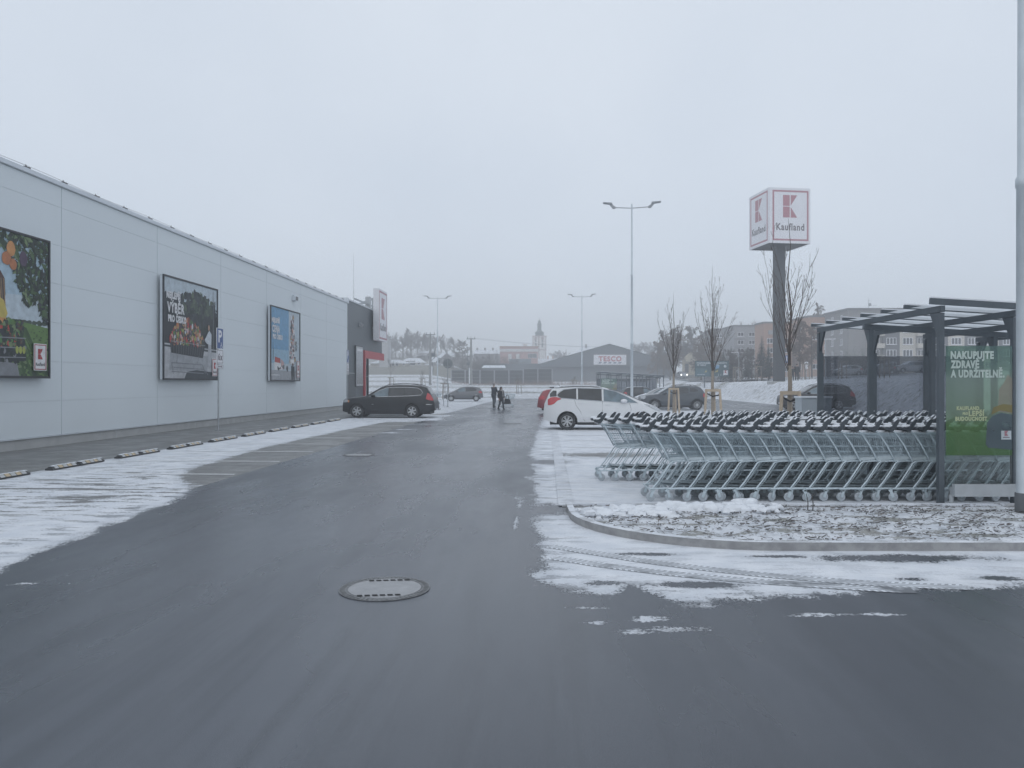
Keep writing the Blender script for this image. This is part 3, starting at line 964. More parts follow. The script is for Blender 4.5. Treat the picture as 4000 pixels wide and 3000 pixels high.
# ------------------------------------------------------------------ billboards
def blob(rr, cx, cz, rx, rz, n=9, j=.3):
    return [(cx + rx * (1 + rr.uniform(-j, j)) * math.cos(2 * PI * i / n), cz + rz * (1 + rr.uniform(-j, j)) * math.sin(2 * PI * i / n)) for i in range(n)]
BW, BH = 4.5, 3.75
def clampx(p): return [(min(BW - .05, max(.07, x)), min(BH - .05, max(.05, z))) for x, z in p]
def billboard(vstart, lab):
    x, y = uv(-13.60, vstart)
    t = thing('billboard', lab, 'billboard', (x, y, 1.91), RZ_WALL, 'billboards on the store wall')
    mb = MB(); mb.box(0, BW, .05, .145, 0, BH, 0); mb.box(.2, BW - .2, .145, .249, .3, .5, 0); mb.box(.2, BW - .2, .145, .249, 3.2, 3.4, 0); mb.build('casing', M_FLASH, t)
    mb = MB(); border(mb, -.01, BW + .01, -.01, BH + .01, .05, 0.0); mb.box(-.01, BW + .01, .001, .049, -.01, .05); mb.box(-.01, BW + .01, .001, .049, BH - .05, BH + .01); mb.box(-.01, .05, .001, .049, .05, BH - .05); mb.box(BW - .05, BW + .01, .001, .049, .05, BH - .05)
    mb.build('frame', pm('dark_frame', (.035, .037, .042), .45, .2), t)
    return t
def logo_plate(t, x0, z0, w, h):
    mb = MB(); mb.box(x0, x0 + w, -.022, -.016, z0, z0 + h); o = mb.build('logo_plate', I['white'], t)
    mb = MB(); border(mb, x0 + .025, x0 + w - .025, z0 + .025, z0 + h - .025, .02, -.022); mb.build('border', I['logo'], o)
    emblem(o, x0 + w * .32, z0 + h * .42, w * .36, -.022, mred=I['logo'])
    letters('lettering', 'Kaufland', I['black'], o, size=.12, bold=.002, width=w * .7, align='CENTER', x=x0 + w / 2, y=-.024, z=z0 + h * .18)

# left one: fruit tree over a field
b = billboard(15.97, 'billboard of an orange tree over a green field, cut by the left edge')
rr = random.Random(11); mb = MB(); y = 0.02
def F(pts, k, yy): mb.poly(clampx(pts), yy, mi(k))
F([(0, 0), (BW, 0), (BW, BH), (0, BH)], 'sky', .03)
F([(0, 1.2), (BW, 1.2), (BW, 2.2), (0, 2.0)], 'sky2', .0285)
for k in range(9): F(blob(rr, 2.9 + k * .2, 1.46, .12, .07), 'tree', .0275)
F([(0, 0), (BW, 0), (BW, 1.36), (3.0, 1.5), (0, 1.52)], 'field', .027)
for k in range(260):
    x_ = rr.uniform(2.6, 4.45); z_ = rr.uniform(.02, 1.3); q_ = .02 + .09 * (1.35 - z_); F(blob(rr, x_, z_, q_, q_ * .45), rr.choice(['field2', 'leaf2', 'field', 'leaf', 'leaf3']), .02695 - k * .000001)
for k in range(13):
    a = k / 12
    F([(3.0 + a * .5 + .02, 1.42 - .1 * a), (3.0 + a * .55 + .03, 1.42 - .1 * a), (2.6 + a * 3.4 + .10, 0), (2.6 + a * 3.4, 0)], 'field2', .0262)
yy = .0255
for k in range(1000):
    x = rr.uniform(2.3, 4.5) ; z = rr.uniform(1.55, 3.75)
    if z < 3.15 - (x - 2.6) * 1.05 + .25 * math.sin(x * 5): continue
    if x < 2.75 and z < 3.3: continue
    r = rr.uniform(.05, .17); t = rr.uniform(0, PI); c, s_ = math.cos(t), math.sin(t)
    w = r * rr.uniform(.3, .55)
    dens = ['leaf', 'leaf2', 'leaf4', 'leaf', 'leaf3', 'leaf4'] if x < 3.55 + .3 * math.sin(z * 4) else ['leaf', 'leaf4', 'leaf4', 'leaf2', 'dark']
    F([(x - c * r, z - s_ * r), (x - s_ * w * .9, z + c * w * .9), (x + c * r, z + s_ * r), (x + s_ * w, z - c * w)], rr.choice(dens), yy - k * .00001)
for (x, z, rx, rz, c) in ((2.98, 3.28, .16, .2, 'orange'), (2.82, 3.02, .17, .17, 'orange2'), (3.06, 2.9, .13, .15, 'orange2'), (3.45, 3.1, .15, .2, 'grape')):
    F(blob(rr, x, z, rx, rz, 14, .05), c, .0150)
F0 = F
def F(pts, k, yy): F0([(x + .2, z) for x, z in pts], k, yy)
F([(2.0, 1.8), (2.5, 1.82), (2.58, 2.1), (2.55, 2.5), (2.4, 2.68), (2.2, 2.7)], 'hair', .0148); F(blob(rr, 2.28, 2.42, .085, .15, 12, .05), 'skin', .0146)
for k in range(40): x_ = rr.uniform(2.36, 2.58); F([(x_, 1.75), (x_ + .02, 1.75), (x_ - .05, 2.5), (x_ - .07, 2.5)], rr.choice(['hair', 'dark2', 'hair', 'bread']), .0145 - k * .000005)
F([(2.0, 1.4), (2.55, 1.45), (2.66, 1.62), (2.52, 1.95), (2.3, 2.05), (2.0, 2.0)], 'yellow', .0140); F([(2.2, 1.35), (2.6, 1.38), (2.6, 1.5), (2.2, 1.52)], 'orange', .0135)
F([(2.0, .35), (3.35, .45), (3.3, 1.0), (2.0, 1.35)], 'dark', .0130)
for k in range(150): F(blob(rr, rr.uniform(2.1, 3.25), rr.uniform(.85, 1.5) - .1 * rr.random(), rr.uniform(.03, .08), rr.uniform(.03, .09)), rr.choice(['green', 'leaf2', 'leaf', 'tom', 'leaf3', 'leaf4', 'dark', 'dark2', 'leaf4', 'hair']), .0120 - k * .00001)
for k in range(60): F(blob(rr, rr.uniform(2.1, 3.3), rr.uniform(.4, .85), .06, .06), rr.choice(['dark', 'dark2', 'leaf4', 'grey', 'dark']), .0122 - k * .00001)
for zz_ in (.5, .75, 1.0): F([(2.1, zz_ - .01), (3.33, zz_ + .02), (3.33, zz_ + .045), (2.1, zz_ + .02)], 'grey', .0098)
for k in range(3): F(blob(rr, 3.0 + k * .13, .72, .06, .1, 10, .05), 'pear', .0095)
F([(2.2, .05), (3.1, .05), (3.0, .38), (2.2, .4)], 'grey', .0125)
F = F0
mb.build('poster', ART, b)
logo_plate(b, 3.80, .2, .52, .72)
# middle one: loaded trolley
b = billboard(27.32 * CA - 12.37 * SA, 'billboard of a trolley heaped with food, dark trees behind, white words')
rr = random.Random(12); mb = MB()
F([(0, 0), (BW, 0), (BW, BH), (0, BH)], 'sky2', .03)
F([(0, 1.2), (BW, 1.2), (BW, 2.6), (4.2, 2.9), (3.2, 3.0), (2.2, 2.9), (1.2, 2.95), (0, 3.0)], 'dark', .029)
for k in range(420):
    x = rr.uniform(1.2, 4.2); z = rr.uniform(1.9, 3.4) - abs(x - 2.7) * .18
    F(blob(rr, x, z, rr.uniform(.05, .15), rr.uniform(.05, .16)), rr.choice(['tree', 'dark2', 'tree', 'leaf4', 'tree2', 'dark', 'dark2'] if z > 2.5 else ['dark', 'dark2', 'dark', 'leaf4', 'dark']), .028 - k * .000008)
for k in range(26): F(blob(rr, rr.uniform(.1, 1.4), rr.uniform(2.75, 3.12), .12, .1), rr.choice(['dark', 'dark2']), .0245 - k * .00003)
F([(0, 0), (BW, 0), (BW, 1.24), (0, 1.32)], 'pave', .023); F([(0, 1.19), (BW, 1.12), (BW, 1.2), (0, 1.26)], 'dark2', .0222)
F([(.4, .35), (3.5, .3), (3.7, .95), (.5, 1.0)], 'pave2', .0215); F([(1.6, .05), (BW, .05), (BW, .3), (2.6, .38), (1.8, .3)], 'dark2', .0212)
F([(.47, 1.42), (3.35, 1.38), (3.15, .86), (.55, .98)], 'dark', .0205)
for k in range(14): F([(.55 + k * .2, 1.4), (.565 + k * .2, 1.4), (.6 + k * .186, .95), (.585 + k * .186, .95)], 'grey', .0199)
for k in range(420):
    x = rr.uniform(.5, 3.2); top = 1.45 + .85 * math.sin(PI * min(1, max(0, (x - .42) / 2.85))) ** .8
    z = rr.uniform(1.36, top)
    F(blob(rr, x, z, rr.uniform(.03, .09), rr.uniform(.04, .12)), rr.choice(['red', 'bread', 'tom', 'hair', 'pear', 'bread', 'green', 'grape', 'pink', 'orange2', 'bread', 'dark2', 'shirt', 'hair', 'leaf2', 'grey', 'dark']), .0195 - k * .00001)
F([(.5, 1.42), (3.35, 1.38), (3.35, 1.35), (.5, 1.39)], 'grey', .0145)
F([(3.55, .55), (3.75, .5), (3.85, 1.4), (3.62, 1.45)], 'trous', .0145); F([(3.75, .5), (3.95, .55), (3.9, 1.4), (3.7, 1.4)], 'trous', .0143)
F([(3.5, 1.45), (3.9, 1.4), (3.92, 1.85), (3.72, 2.0), (3.55, 1.85), (3.3, 1.6), (3.35, 1.53)], 'shirt', .0140); F(blob(rr, 3.68, 2.1, .08, .12, 10, .05), 'skin', .0138)
for p, q in (((.6, .62), (3.1, .6)), ((.6, .3), (3.2, .26)), ((.6, .62), (.72, .22)), ((3.1, .6), (3.35, .25)), ((.95, .6), (1.1, .95)), ((2.6, .6), (2.8, .92)), ((.75, .45), (3.25, .42)), ((3.25, .42), (3.6, .2))):
    mb.bar((p[0], .0135, p[1]), (q[0], .0135, q[1]), .002, .035, mi('grey'))
F([(4.06, 1.2), (4.1, 1.2), (4.1, 3.6), (4.06, 3.6)], 'grey', .0135)
for k in range(14): F(blob(rr, rr.uniform(4.15, 4.42), rr.uniform(2.4, 3.2), .05, .05), 'dark2', .0130)
mb.build('poster', ART, b)
for s, z, h, x0, x1 in (('NEJLEPŠÍ', 2.96, .29, .20, 1.28), ('VÝBĚR', 2.46, .44, .25, 1.58), ('PRO ČESKO', 2.12, .29, .32, 1.72)):
    letters('lettering', s, I['white'], b, size=h * 1.1, bold=.026, width=x1 - x0, x=x0, y=.006, z=z)
logo_plate(b, 3.92, .16, .47, .72)
# right one: tower of groceries against a blue sky
b = billboard(37.95 * CA - 11.9 * SA, 'billboard of a tall stack of groceries against a blue sky')
rr = random.Random(13); mb = MB()
F([(0, 0), (BW, 0), (BW, BH), (0, BH)], 'sky2', .03); F([(0, .9), (2.7, .9), (2.7, BH), (0, BH)], 'blue', .029); F([(0, .9), (2.7, .9), (2.7, 1.6), (0, 1.6)], 'blue2', .0285)
F([(0, 0), (BW, 0), (BW, .52), (0, .55)], 'pave2', .028); F([(0, .28), (1.3, .28), (1.3, .32), (0, .32)], 'white', .0275)
F([(.6, .92), (1.4, .85), (1.4, 1.15), (.6, 1.22)], 'tom', .027); F([(1.5, .6), (1.95, .6), (1.95, .95), (1.65, 1.1), (1.5, 1.1)], 'pink', .0268); F([(.55, .55), (1.5, .55), (1.5, .9), (.55, .95)], 'white', .0266)
F([(.32, 1.05), (.4, 1.05), (.42, 1.5), (.37, 1.95), (.33, 1.5)], 'dark2', .0265)
for k in range(16): F(blob(rr, rr.uniform(1.0, 2.6), rr.uniform(.55, .75), .09, .09), rr.choice(['dark2', 'grey', 'white', 'dark']), .026 - k * .00005)
for k in range(150):
    z = rr.uniform(1.0, 3.45); w = .14 + .34 * min(1, max(0, (3.5 - z) / 2.0))
    F(blob(rr, 3.28 + rr.uniform(-w, w), z, rr.uniform(.07, .14), rr.uniform(.06, .15)), rr.choice(['grey', 'bread', 'dark2', 'white', 'tom', 'pave', 'grape', 'trous', 'pink', 'grey', 'hair']), .024 - k * .00003)
F([(2.95, .9), (3.5, .9), (3.55, 1.15), (2.9, 1.15)], 'white', .0185); F([(3.1, .05), (3.3, .05), (3.36, .6), (3.42, .05), (3.62, .05), (3.6, .78), (3.05, .8)], 'dark', .0180); F(blob(rr, 3.32, .86, .14, .1), 'hair', .0175)
for k in range(10): F(blob(rr, 3.85 + .1 * math.cos(k * .7), 1.9 + .22 * math.sin(k * .7), .05, .06), 'dark2', .0175)
mb.build('poster', ART, b)
for s, z, h, x0, x1 in (('NEJLEPŠÍ', 2.94, .28, .12, 1.28), ('CENA', 2.46, .42, .18, 1.28), ('PRO ČESKO', 2.12, .28, .25, 1.68)):
    letters('lettering', s, I['white'], b, size=h * 1.1, bold=.026, width=x1 - x0, x=x0, y=.006, z=z)
logo_plate(b, 3.85, .2, .5, .9)
# entrance poster
pv = v_at_px(1391, -13.75); x, y = uv(-13.72, pv)
b = thing('entrance_poster', 'narrow poster of bare trees beside the red entrance frame', 'poster', (x, y, 1.55), RZ_WALL)
mb = MB(); pw = v_at_px(1420, -13.75) - pv - .1; mb.box(0, pw, .02, .128, 0, 3.0); mb.build('frame', pm('dark_frame', (.035, .037, .042), .45), b)
mb = MB(); mb.poly([(.06, .06), (pw - .06, .06), (pw - .06, 2.94), (.06, 2.94)], .015, 0); mb.poly([(.2, 2.6), (pw - .3, 2.6), (pw - .3, 2.8), (.2, 2.8)], .012, 1)
rr = random.Random(4)
for k in range(7):
    x = .3 + k * (pw - .6) / 6; mb.poly([(x - .05, .2), (x + .05, .2), (x + .02, 1.4 + .6 * rr.random())], .010, 2)
mb.build('poster', [I['pave'], I['white'], I['hair']], b)

# disabled-parking sign posts
M_BLUE = pm('sign_blue', (.035, .09, .26), .35, 0, .04, 3)
def wheelchair(mb, x, z, s, y):
    mb.prism(blob(random.Random(1), x, z + .62 * s, .09 * s, .09 * s, 12, 0), y - .004, y)
    for p, q in (((0, .52), (.02, .25)), ((.02, .25), (.28, .25)), ((.28, .25), (.38, .02)), ((.0, .40), (.22, .40))):
        mb.bar((x + p[0] * s, y - .002, z + p[1] * s), (x + q[0] * s, y - .002, z + q[1] * s), .004, .08 * s)
    pts = [(x + .05 * s + .24 * s * math.cos(t), y - .002, z + .12 * s + .24 * s * math.sin(t)) for t in np.linspace(2.2, 6.2, 14)]
    mb.path(pts, .03 * s, 4)
def psign(px, lab, group, n6='6x'):
    v = v_at_px(px, -12.2); x, y = uv(-12.2, v)
    t = thing('parking_sign', lab, 'road sign', (x, y, 0), RZ_WALL, group)
    mb = MB(); mb.tube((.27, .06, 0), (.27, .06, 3.7), .03, n=10); mb.box(.17, .37, -.04, .16, .01, .03); mb.build('post', M_STEEL, t, 40)
    mb = MB(); mb.box(0, .55, 0, .022, 3.06, 3.84); p = mb.build('parking_plate', M_SIGNW, t)
    mb = MB(); mb.box(.02, .53, -.004, 0, 3.08, 3.82); mb.build('field', M_BLUE, p)
    letters('letter', 'P', M_SIGNW, p, size=.62, bold=.014, x=.1, y=-.006, z=3.32)
    mb = MB(); wheelchair(mb, .36, 3.11, .28, -.005); mb.build('symbol', M_SIGNW, p)
    mb = MB(); mb.box(0, .55, 0, .022, 2.51, 3.03); p = mb.build('count_plate', M_SIGNW, t)
    mb = MB(); border(mb, .02, .53, 2.53, 3.01, .014, 0); mb.build('border', M_LGREY, p)
    if n6: letters('lettering', n6, M_LGREY, p, size=.34, bold=.008, x=.1, y=-.004, z=2.65)
    else:
        mb = MB(); mb.box(.2, .25, -.004, 0, 2.62, 2.92); mb.box(.25, .38, -.004, 0, 2.62, 2.68); mb.build('symbol', M_LGREY, p)
    mb = MB(); mb.box(0, .55, 0, .022, 2.33, 2.48); p = mb.build('arrow_plate', M_SIGNW, t)
    mb = MB(); border(mb, .015, .535, 2.34, 2.47, .01, 0); mb.prism([(.1, 2.405), (.17, 2.45), (.17, 2.42), (.38, 2.42), (.38, 2.45), (.45, 2.405), (.38, 2.36), (.38, 2.39), (.17, 2.39), (.17, 2.36)], -.004, 0); mb.build('arrow', M_LGREY, p)
psign(848.5, 'blue disabled parking sign on a post in front of the trolley billboard', 'parking signs along the store')
psign(1355, 'blue disabled parking sign on a post at the corner of the dark wing', 'parking signs along the store', None)

# ================================================================== SHOPPING TROLLEYS
M_ZINC = pm('zinc_wire', (.47, .555, .60), .45, .2, .12, 6)
M_ZINC2 = pm('zinc_frame', (.54, .62, .66), .45, .25, .1, 6)
M_PLAST = pm('dark_plastic', (.048, .060, .072), .5, 0, .15, 8)
M_TRAY = pm('grey_tray', (.34, .40, .43), .5, .1, .1, 7)
M_WHEEL = pm('grey_rubber_wheel', (.40, .44, .47), .6, 0, .15, 9)
def ztop(x): return 1.02 - .06 * (x / .95)
def zbot(x): return .60 + .05 * ((x - .28) / .6)
def cart_meshes():
    D = {}
    mb = MB()                                        # frame
    for s in (-1, 1):
        yr, yf = .27 * s, .20 * s
        mb.path([(-.02, yr, .185), (.42, .235 * s, .19), (.84, yf, .185)], .014, 6)
        mb.path([(.03, yr * .98, .19), (.12, yr * .98, .30), (.30, .255 * s, .565), (.34, .25 * s, .59), (.60, .235 * s, .60)], .0125, 6)
        mb.path([(.075, .24 * s, .19), (.165, .24 * s, .30), (.345, .235 * s, .565), (.38, .235 * s, .585)], .006, 5)
        mb.path([(.29, .262 * s, .59), (.16, .27 * s, .83), (.03, .275 * s, 1.02), (-.06, .275 * s, 1.07)], .012, 6)
    for x, w in ((-.02, .27), (.42, .235), (.84, .20)): mb.tube((x, -w, .185), (x, w, .185), .012, n=6)
    mb.tube((.34, -.25, .585), (.34, .25, .585), .01, n=5)
    D['frame'] = mb.mesh('frame', M_ZINC2, 40)
    mb = MB()                                        # wire basket
    def wy(x, z):
        f = (x - .03) / .95; g = (z - .6) / .42
        return (.285 - .055 * f) * (.90 + .10 * g)
    xr0, xr1 = .03, .30                              # rear edge, top and foot
    def side(x, t, s):                               # x measured along the top rail, t 0 at the top, 1 at the foot
        xb = .30 + (x - .03) / .95 * .58
        X = x + (xb - x) * t; Z = ztop(x) + (zbot(xb) - ztop(x)) * t
        return (X, s * wy(X, Z), Z)
    for s in (-1, 1):
        for t, r in ((0, .0085), (.12, .005), (.48, .0065), (.70, .004), (.84, .004), (1, .006)):
            mb.path([side(x, t, s) for x in (.03, .5, .98)], r, 4)
        n = 26
        for k in range(n + 1):
            x = .03 + .95 * k / n
            r = .0055 if k in (0, n) else (.0048 if k % 3 == 1 else .0022)
            mb.tube(side(x, 0, s), side(x, 1, s), r, n=3, cap=False)
    for t in (0, .3, .6, 1):
        a, b = side(.98, t, -1), side(.98, t, 1); mb.tube(a, b, .004, n=4)
    for k in range(13):
        f = k / 12
        a = Vector(side(.98, 0, -1)).lerp(Vector(side(.98, 0, 1)), f); b = Vector(side(.98, 1, -1)).lerp(Vector(side(.98, 1, 1)), f)
        mb.tube(a, b, .0025, n=3, cap=False)
        c = Vector(side(.03, 1, -1)).lerp(Vector(side(.03, 1, 1)), f)
        mb.tube(b, c, .0025, n=3, cap=False)
    for k in range(10):
        x = .05 + k * .1
        mb.tube(side(x, 1, -1), side(x, 1, 1), .0025, n=3, cap=False)
    D['basket'] = mb.mesh('basket', M_ZINC, 40)
    mb = MB()
    for s in (-1, 1): mb.bar(side(.04, .945, s), side(.96, .945, s), .008, .042)
    D['side_strip'] = mb.mesh('side_strip', pm('pale_strip', (.52, .59, .62), .5, .1, .1, 6))
    mb = MB()                                        # swinging back flap, tipped up
    for k in range(9):
        y = -.23 + .46 * k / 8
        mb.tube((.06, y, 1.0), (.40, y * .92, .93), .0025, n=3, cap=False)
    for f in (0, .5, 1): mb.tube((.06 + .34 * f, -.235, 1.0 - .07 * f), (.06 + .34 * f, .235, 1.0 - .07 * f), .004, n=4)
    D['back_flap'] = mb.mesh('back_flap', M_ZINC)
    mb = MB()                                        # handle
    mb.tube((-.08, -.27, 1.085), (-.08, .27, 1.085), .019, n=8)
    for s in (-1, 1):
        pr = [(-.065, 1.03), (-.015, 1.035), (.025, 1.085), (.075, 1.17), (.095, 1.215), (.06, 1.222), (.015, 1.18), (-.04, 1.11)]
        y0, y1 = sorted((s * .245, s * .292)); mb.prism(pr, y0, y1)
        y0, y1 = sorted((s * .24, s * .297)); mb.prism([(-.125, 1.06), (-.06, 1.05), (-.04, 1.09), (-.10, 1.11), (-.15, 1.09)], y0, y1)
    mb.prism([(-.115, 1.065), (-.05, 1.06), (-.04, 1.10), (-.09, 1.112)], -.06, .06)
    D['handle'] = mb.mesh('handle', M_PLAST, 35)
    mb = MB()                                        # child seat shelf under snow
    mb.prism([(-.06, 1.05), (.22, .985), (.22, .992), (-.06, 1.06)], -.23, .23)
    D['seat_flap'] = mb.mesh('seat_flap', M_PLAST)
    mb = MB(); rr = random.Random(2)
    for s in (-1, 1):
        mb.ball((-.095, s * .268, 1.115), .062, .032, .022, 9, 6, 0, .1, rr)
        mb.ball((-.03, s * .268, 1.12), .045, .024, .018, 9, 6, 0, .1, rr)
        mb.prism([(.012, 1.182), (.058, 1.223), (.095, 1.216), (.094, 1.222), (.056, 1.231), (.008, 1.19)], s * .268 - .022, s * .268 + .022)
    for k in range(7): mb.ball((-.08, -.2 + k * .066, 1.106), .028, .04, .014, 8, 5, 0, .15, rr)
    for k in range(12): mb.ball((.02 + .12 * rr.random(), -.2 + k * .036, 1.03 - .01 * rr.random()), .1, .045, .018, 8, 5, 0, .2, rr)
    D['snow_cap'] = mb.mesh('snow_cap', M_SNOW, 60)
    mb = MB()                                        # lower rack with the crate rails
    for k in range(6):
        y = -.17 + k * .068; mb.tube((.06, y * 1.15, .235), (.80, y * .9, .205), .005, n=4)
    mb.add([(.20, -.2, .268), (.74, -.17, .222), (.74, .17, .222), (.20, .2, .268)], [(0, 1, 2, 3)])
    mb.tube((.20, -.2, .268), (.20, .2, .268), .008, n=5)
    mb.path([(.16, -.02, .30), (.20, 0, .24), (.25, 0, .215)], .016, 5)
    D['lower_rack'] = mb.mesh('lower_rack', M_TRAY)
    mb = MB()                                        # castor wheel: tyre, fork
    mb.lathe([(.030, -.016), (.060, -.016), (.066, -.010), (.066, .010), (.060, .016), (.030, .016), (.030, .010), (.012, .010), (.012, -.010), (.030, -.010), (.030, -.016)], 18, (0, 0, .066), 'y', cap=False)
    mb.lathe([(.0, -.012), (.03, -.012), (.03, .012), (.0, .012)], 14, (0, 0, .066), 'y')
    D['wheel'] = mb.mesh('wheel', M_WHEEL, 40)
    mb = MB()
    for s in (-1, 1): mb.bar((.0, s * .022, .06), (.035, s * .022, .165), .004, .042, 0, (1, 0, 0))
    mb.box(.008, .062, -.024, .024, .15, .172); mb.tube((.035, 0, .165), (.035, 0, .19), .012, n=8)
    mb.tube((0, -.026, .066), (0, .026, .066), .008, n=6)
    D['fork'] = mb.mesh('fork', M_ZINC2)
    return D
CART = cart_meshes()
cart_no = 0
CART_TREE = None
CART_ROOT = None
def cart(x, y, label, group, rz=0.0, z=.008, snow=True):
    global CART_ROOT, CART_TREE, cart_no
    cart_no += 1
    rr = random.Random(cart_no)
    if CART_ROOT is None:
        r = CART_ROOT = thing('shopping_trolley', label, 'shopping trolley', (x, y, z), rz, group)
        for k in ('frame', 'basket', 'side_strip', 'back_flap', 'lower_rack'): inst(CART[k], k, r)
        h = inst(CART['handle'], 'handle', r); inst(CART['snow_cap'], 'snow_cap', h)
        inst(CART['seat_flap'], 'seat_flap', r)
        for wx, wy in ((.0, -.265), (.0, .265), (.80, -.2), (.80, .2)):
            w = inst(CART['wheel'], 'wheel', r, (wx, wy, 0)); inst(CART['fork'], 'fork', w)
        CART_TREE = subtree(r)
        return r
    c = copy_tree(CART_ROOT, None, CART_TREE)
    c.location = (x, y, z); c.rotation_euler = (0, 0, rz); c['label'] = label
    if group: c['group'] = group
    elif 'group' in c: del c['group']
    for ch in kids(c):
        if ch.name.startswith('wheel'):
            ch.rotation_euler = (0, 0, rr.uniform(-.5, .5) if rr.random() < .5 else PI + rr.uniform(-.4, .4))
    return c
ROWS = [('front', 2.07, 11.68, .256, 23), ('second', 2.42, 12.56, .254, 24), ('third', 1.62, 14.08, .247, 32), ('rear', 3.55, 14.86, .25, 28)]
rjit = random.Random(8)
for nm, x0, yc, stp, num in ROWS:
    for k in range(num):
        x = x0 + k * stp
        if k == 0: lab = f'end shopping trolley standing free at the left end of the {nm} trolley row'
        else: lab = f'{words_[k]} nested shopping trolley from the left end of the {nm} trolley row'
        lab = lab.replace('nearest', 'first')
        cart(x + rjit.uniform(-.012, .012), yc + rjit.uniform(-.012, .012), lab, 'nested shopping trolleys', rjit.uniform(-.012, .012))
x, y, _ = at(1702, 1580, 66)
cart(x - .5, y, 'lone shopping trolley left by the tube barrier beyond the black car', None, .2)
x, y, _ = at(1962, 1588, 58.6)
cart(x, y, 'shopping trolley pushed by the two people in the lane', None, -.1)

# ================================================================== TROLLEY SHELTERS
M_POST = pm('dark_steel', (.095, .115, .132), .42, .2, .1, 5)
M_ROOFP = glass('milky_roof_sheet', (.86, .89, .91), .45, .25, (.80, .84, .87), milky=True, grazing=False)
M_PANE = glass('smoked_pane', (.56, .58, .61), .90, .03, (.16, .175, .2))
M_PANE2 = glass('clear_pane', (.86, .90, .90), .90, .02, (.4, .45, .45))
M_ADG = {k: glass('ad_film_' + k, t, c, .05, f) for k, (t, c, f) in dict(
    top=((.55, .72, .64), .50, (.17, .25, .25)), mid=((.62, .78, .60), .50, (.30, .38, .30)), low=((.45, .75, .30), .42, (.13, .27, .07)),
    pink=((.86, .78, .66), .5, (.40, .37, .31)), gold=((.86, .74, .42), .5, (.37, .31, .14)), slate=((.5, .58, .62), .4, (.13, .17, .20))).items()}
def ad_grad():
    m = glass('ad_gradient_film', (.55, .76, .55), .50, .05, (.2, .3, .2))
    n, l = m.node_tree.nodes, m.node_tree.links
    tx = n.new('ShaderNodeTexCoord'); se = n.new('ShaderNodeSeparateXYZ'); l.new(tx.outputs['Generated'], se.inputs[0])
    nz_ = n.new('ShaderNodeTexNoise'); nz_.inputs['Scale'].default_value = 4.0; nz_.inputs['Detail'].default_value = 6; l.new(tx.outputs['Generated'], nz_.inputs['Vector'])
    ad = n.new('ShaderNodeMath'); ad.operation = 'MULTIPLY_ADD'; l.new(nz_.outputs['Fac'], ad.inputs[0]); ad.inputs[1].default_value = .16; l.new(se.outputs['Z'], ad.inputs[2])
    r1 = n.new('ShaderNodeValToRGB'); l.new(ad.outputs[0], r1.inputs['Fac'])
    e = r1.color_ramp.elements; e[0].position = .0; e[0].color = (.10, .21, .06, 1); e[1].position = 1.0; e[1].color = (.13, .21, .22, 1)
    for p, c in ((.36, (.14, .27, .09)), (.46, (.26, .34, .25)), (.78, (.31, .38, .34)), (.86, (.19, .28, .26))):
        k = e.new(p); k.color = (*c, 1)
    for nd in n:
        if nd.type == 'BSDF_DIFFUSE': l.new(r1.outputs['Color'], nd.inputs['Color'])
    return m
M_ADGRAD = ad_grad()
M_ADT = pm('ad_letters', (.50, .58, .54), .5, 0, .05, 4)
M_ADT2 = pm('ad_small_letters', (.46, .50, .30), .5, 0, .05, 4)
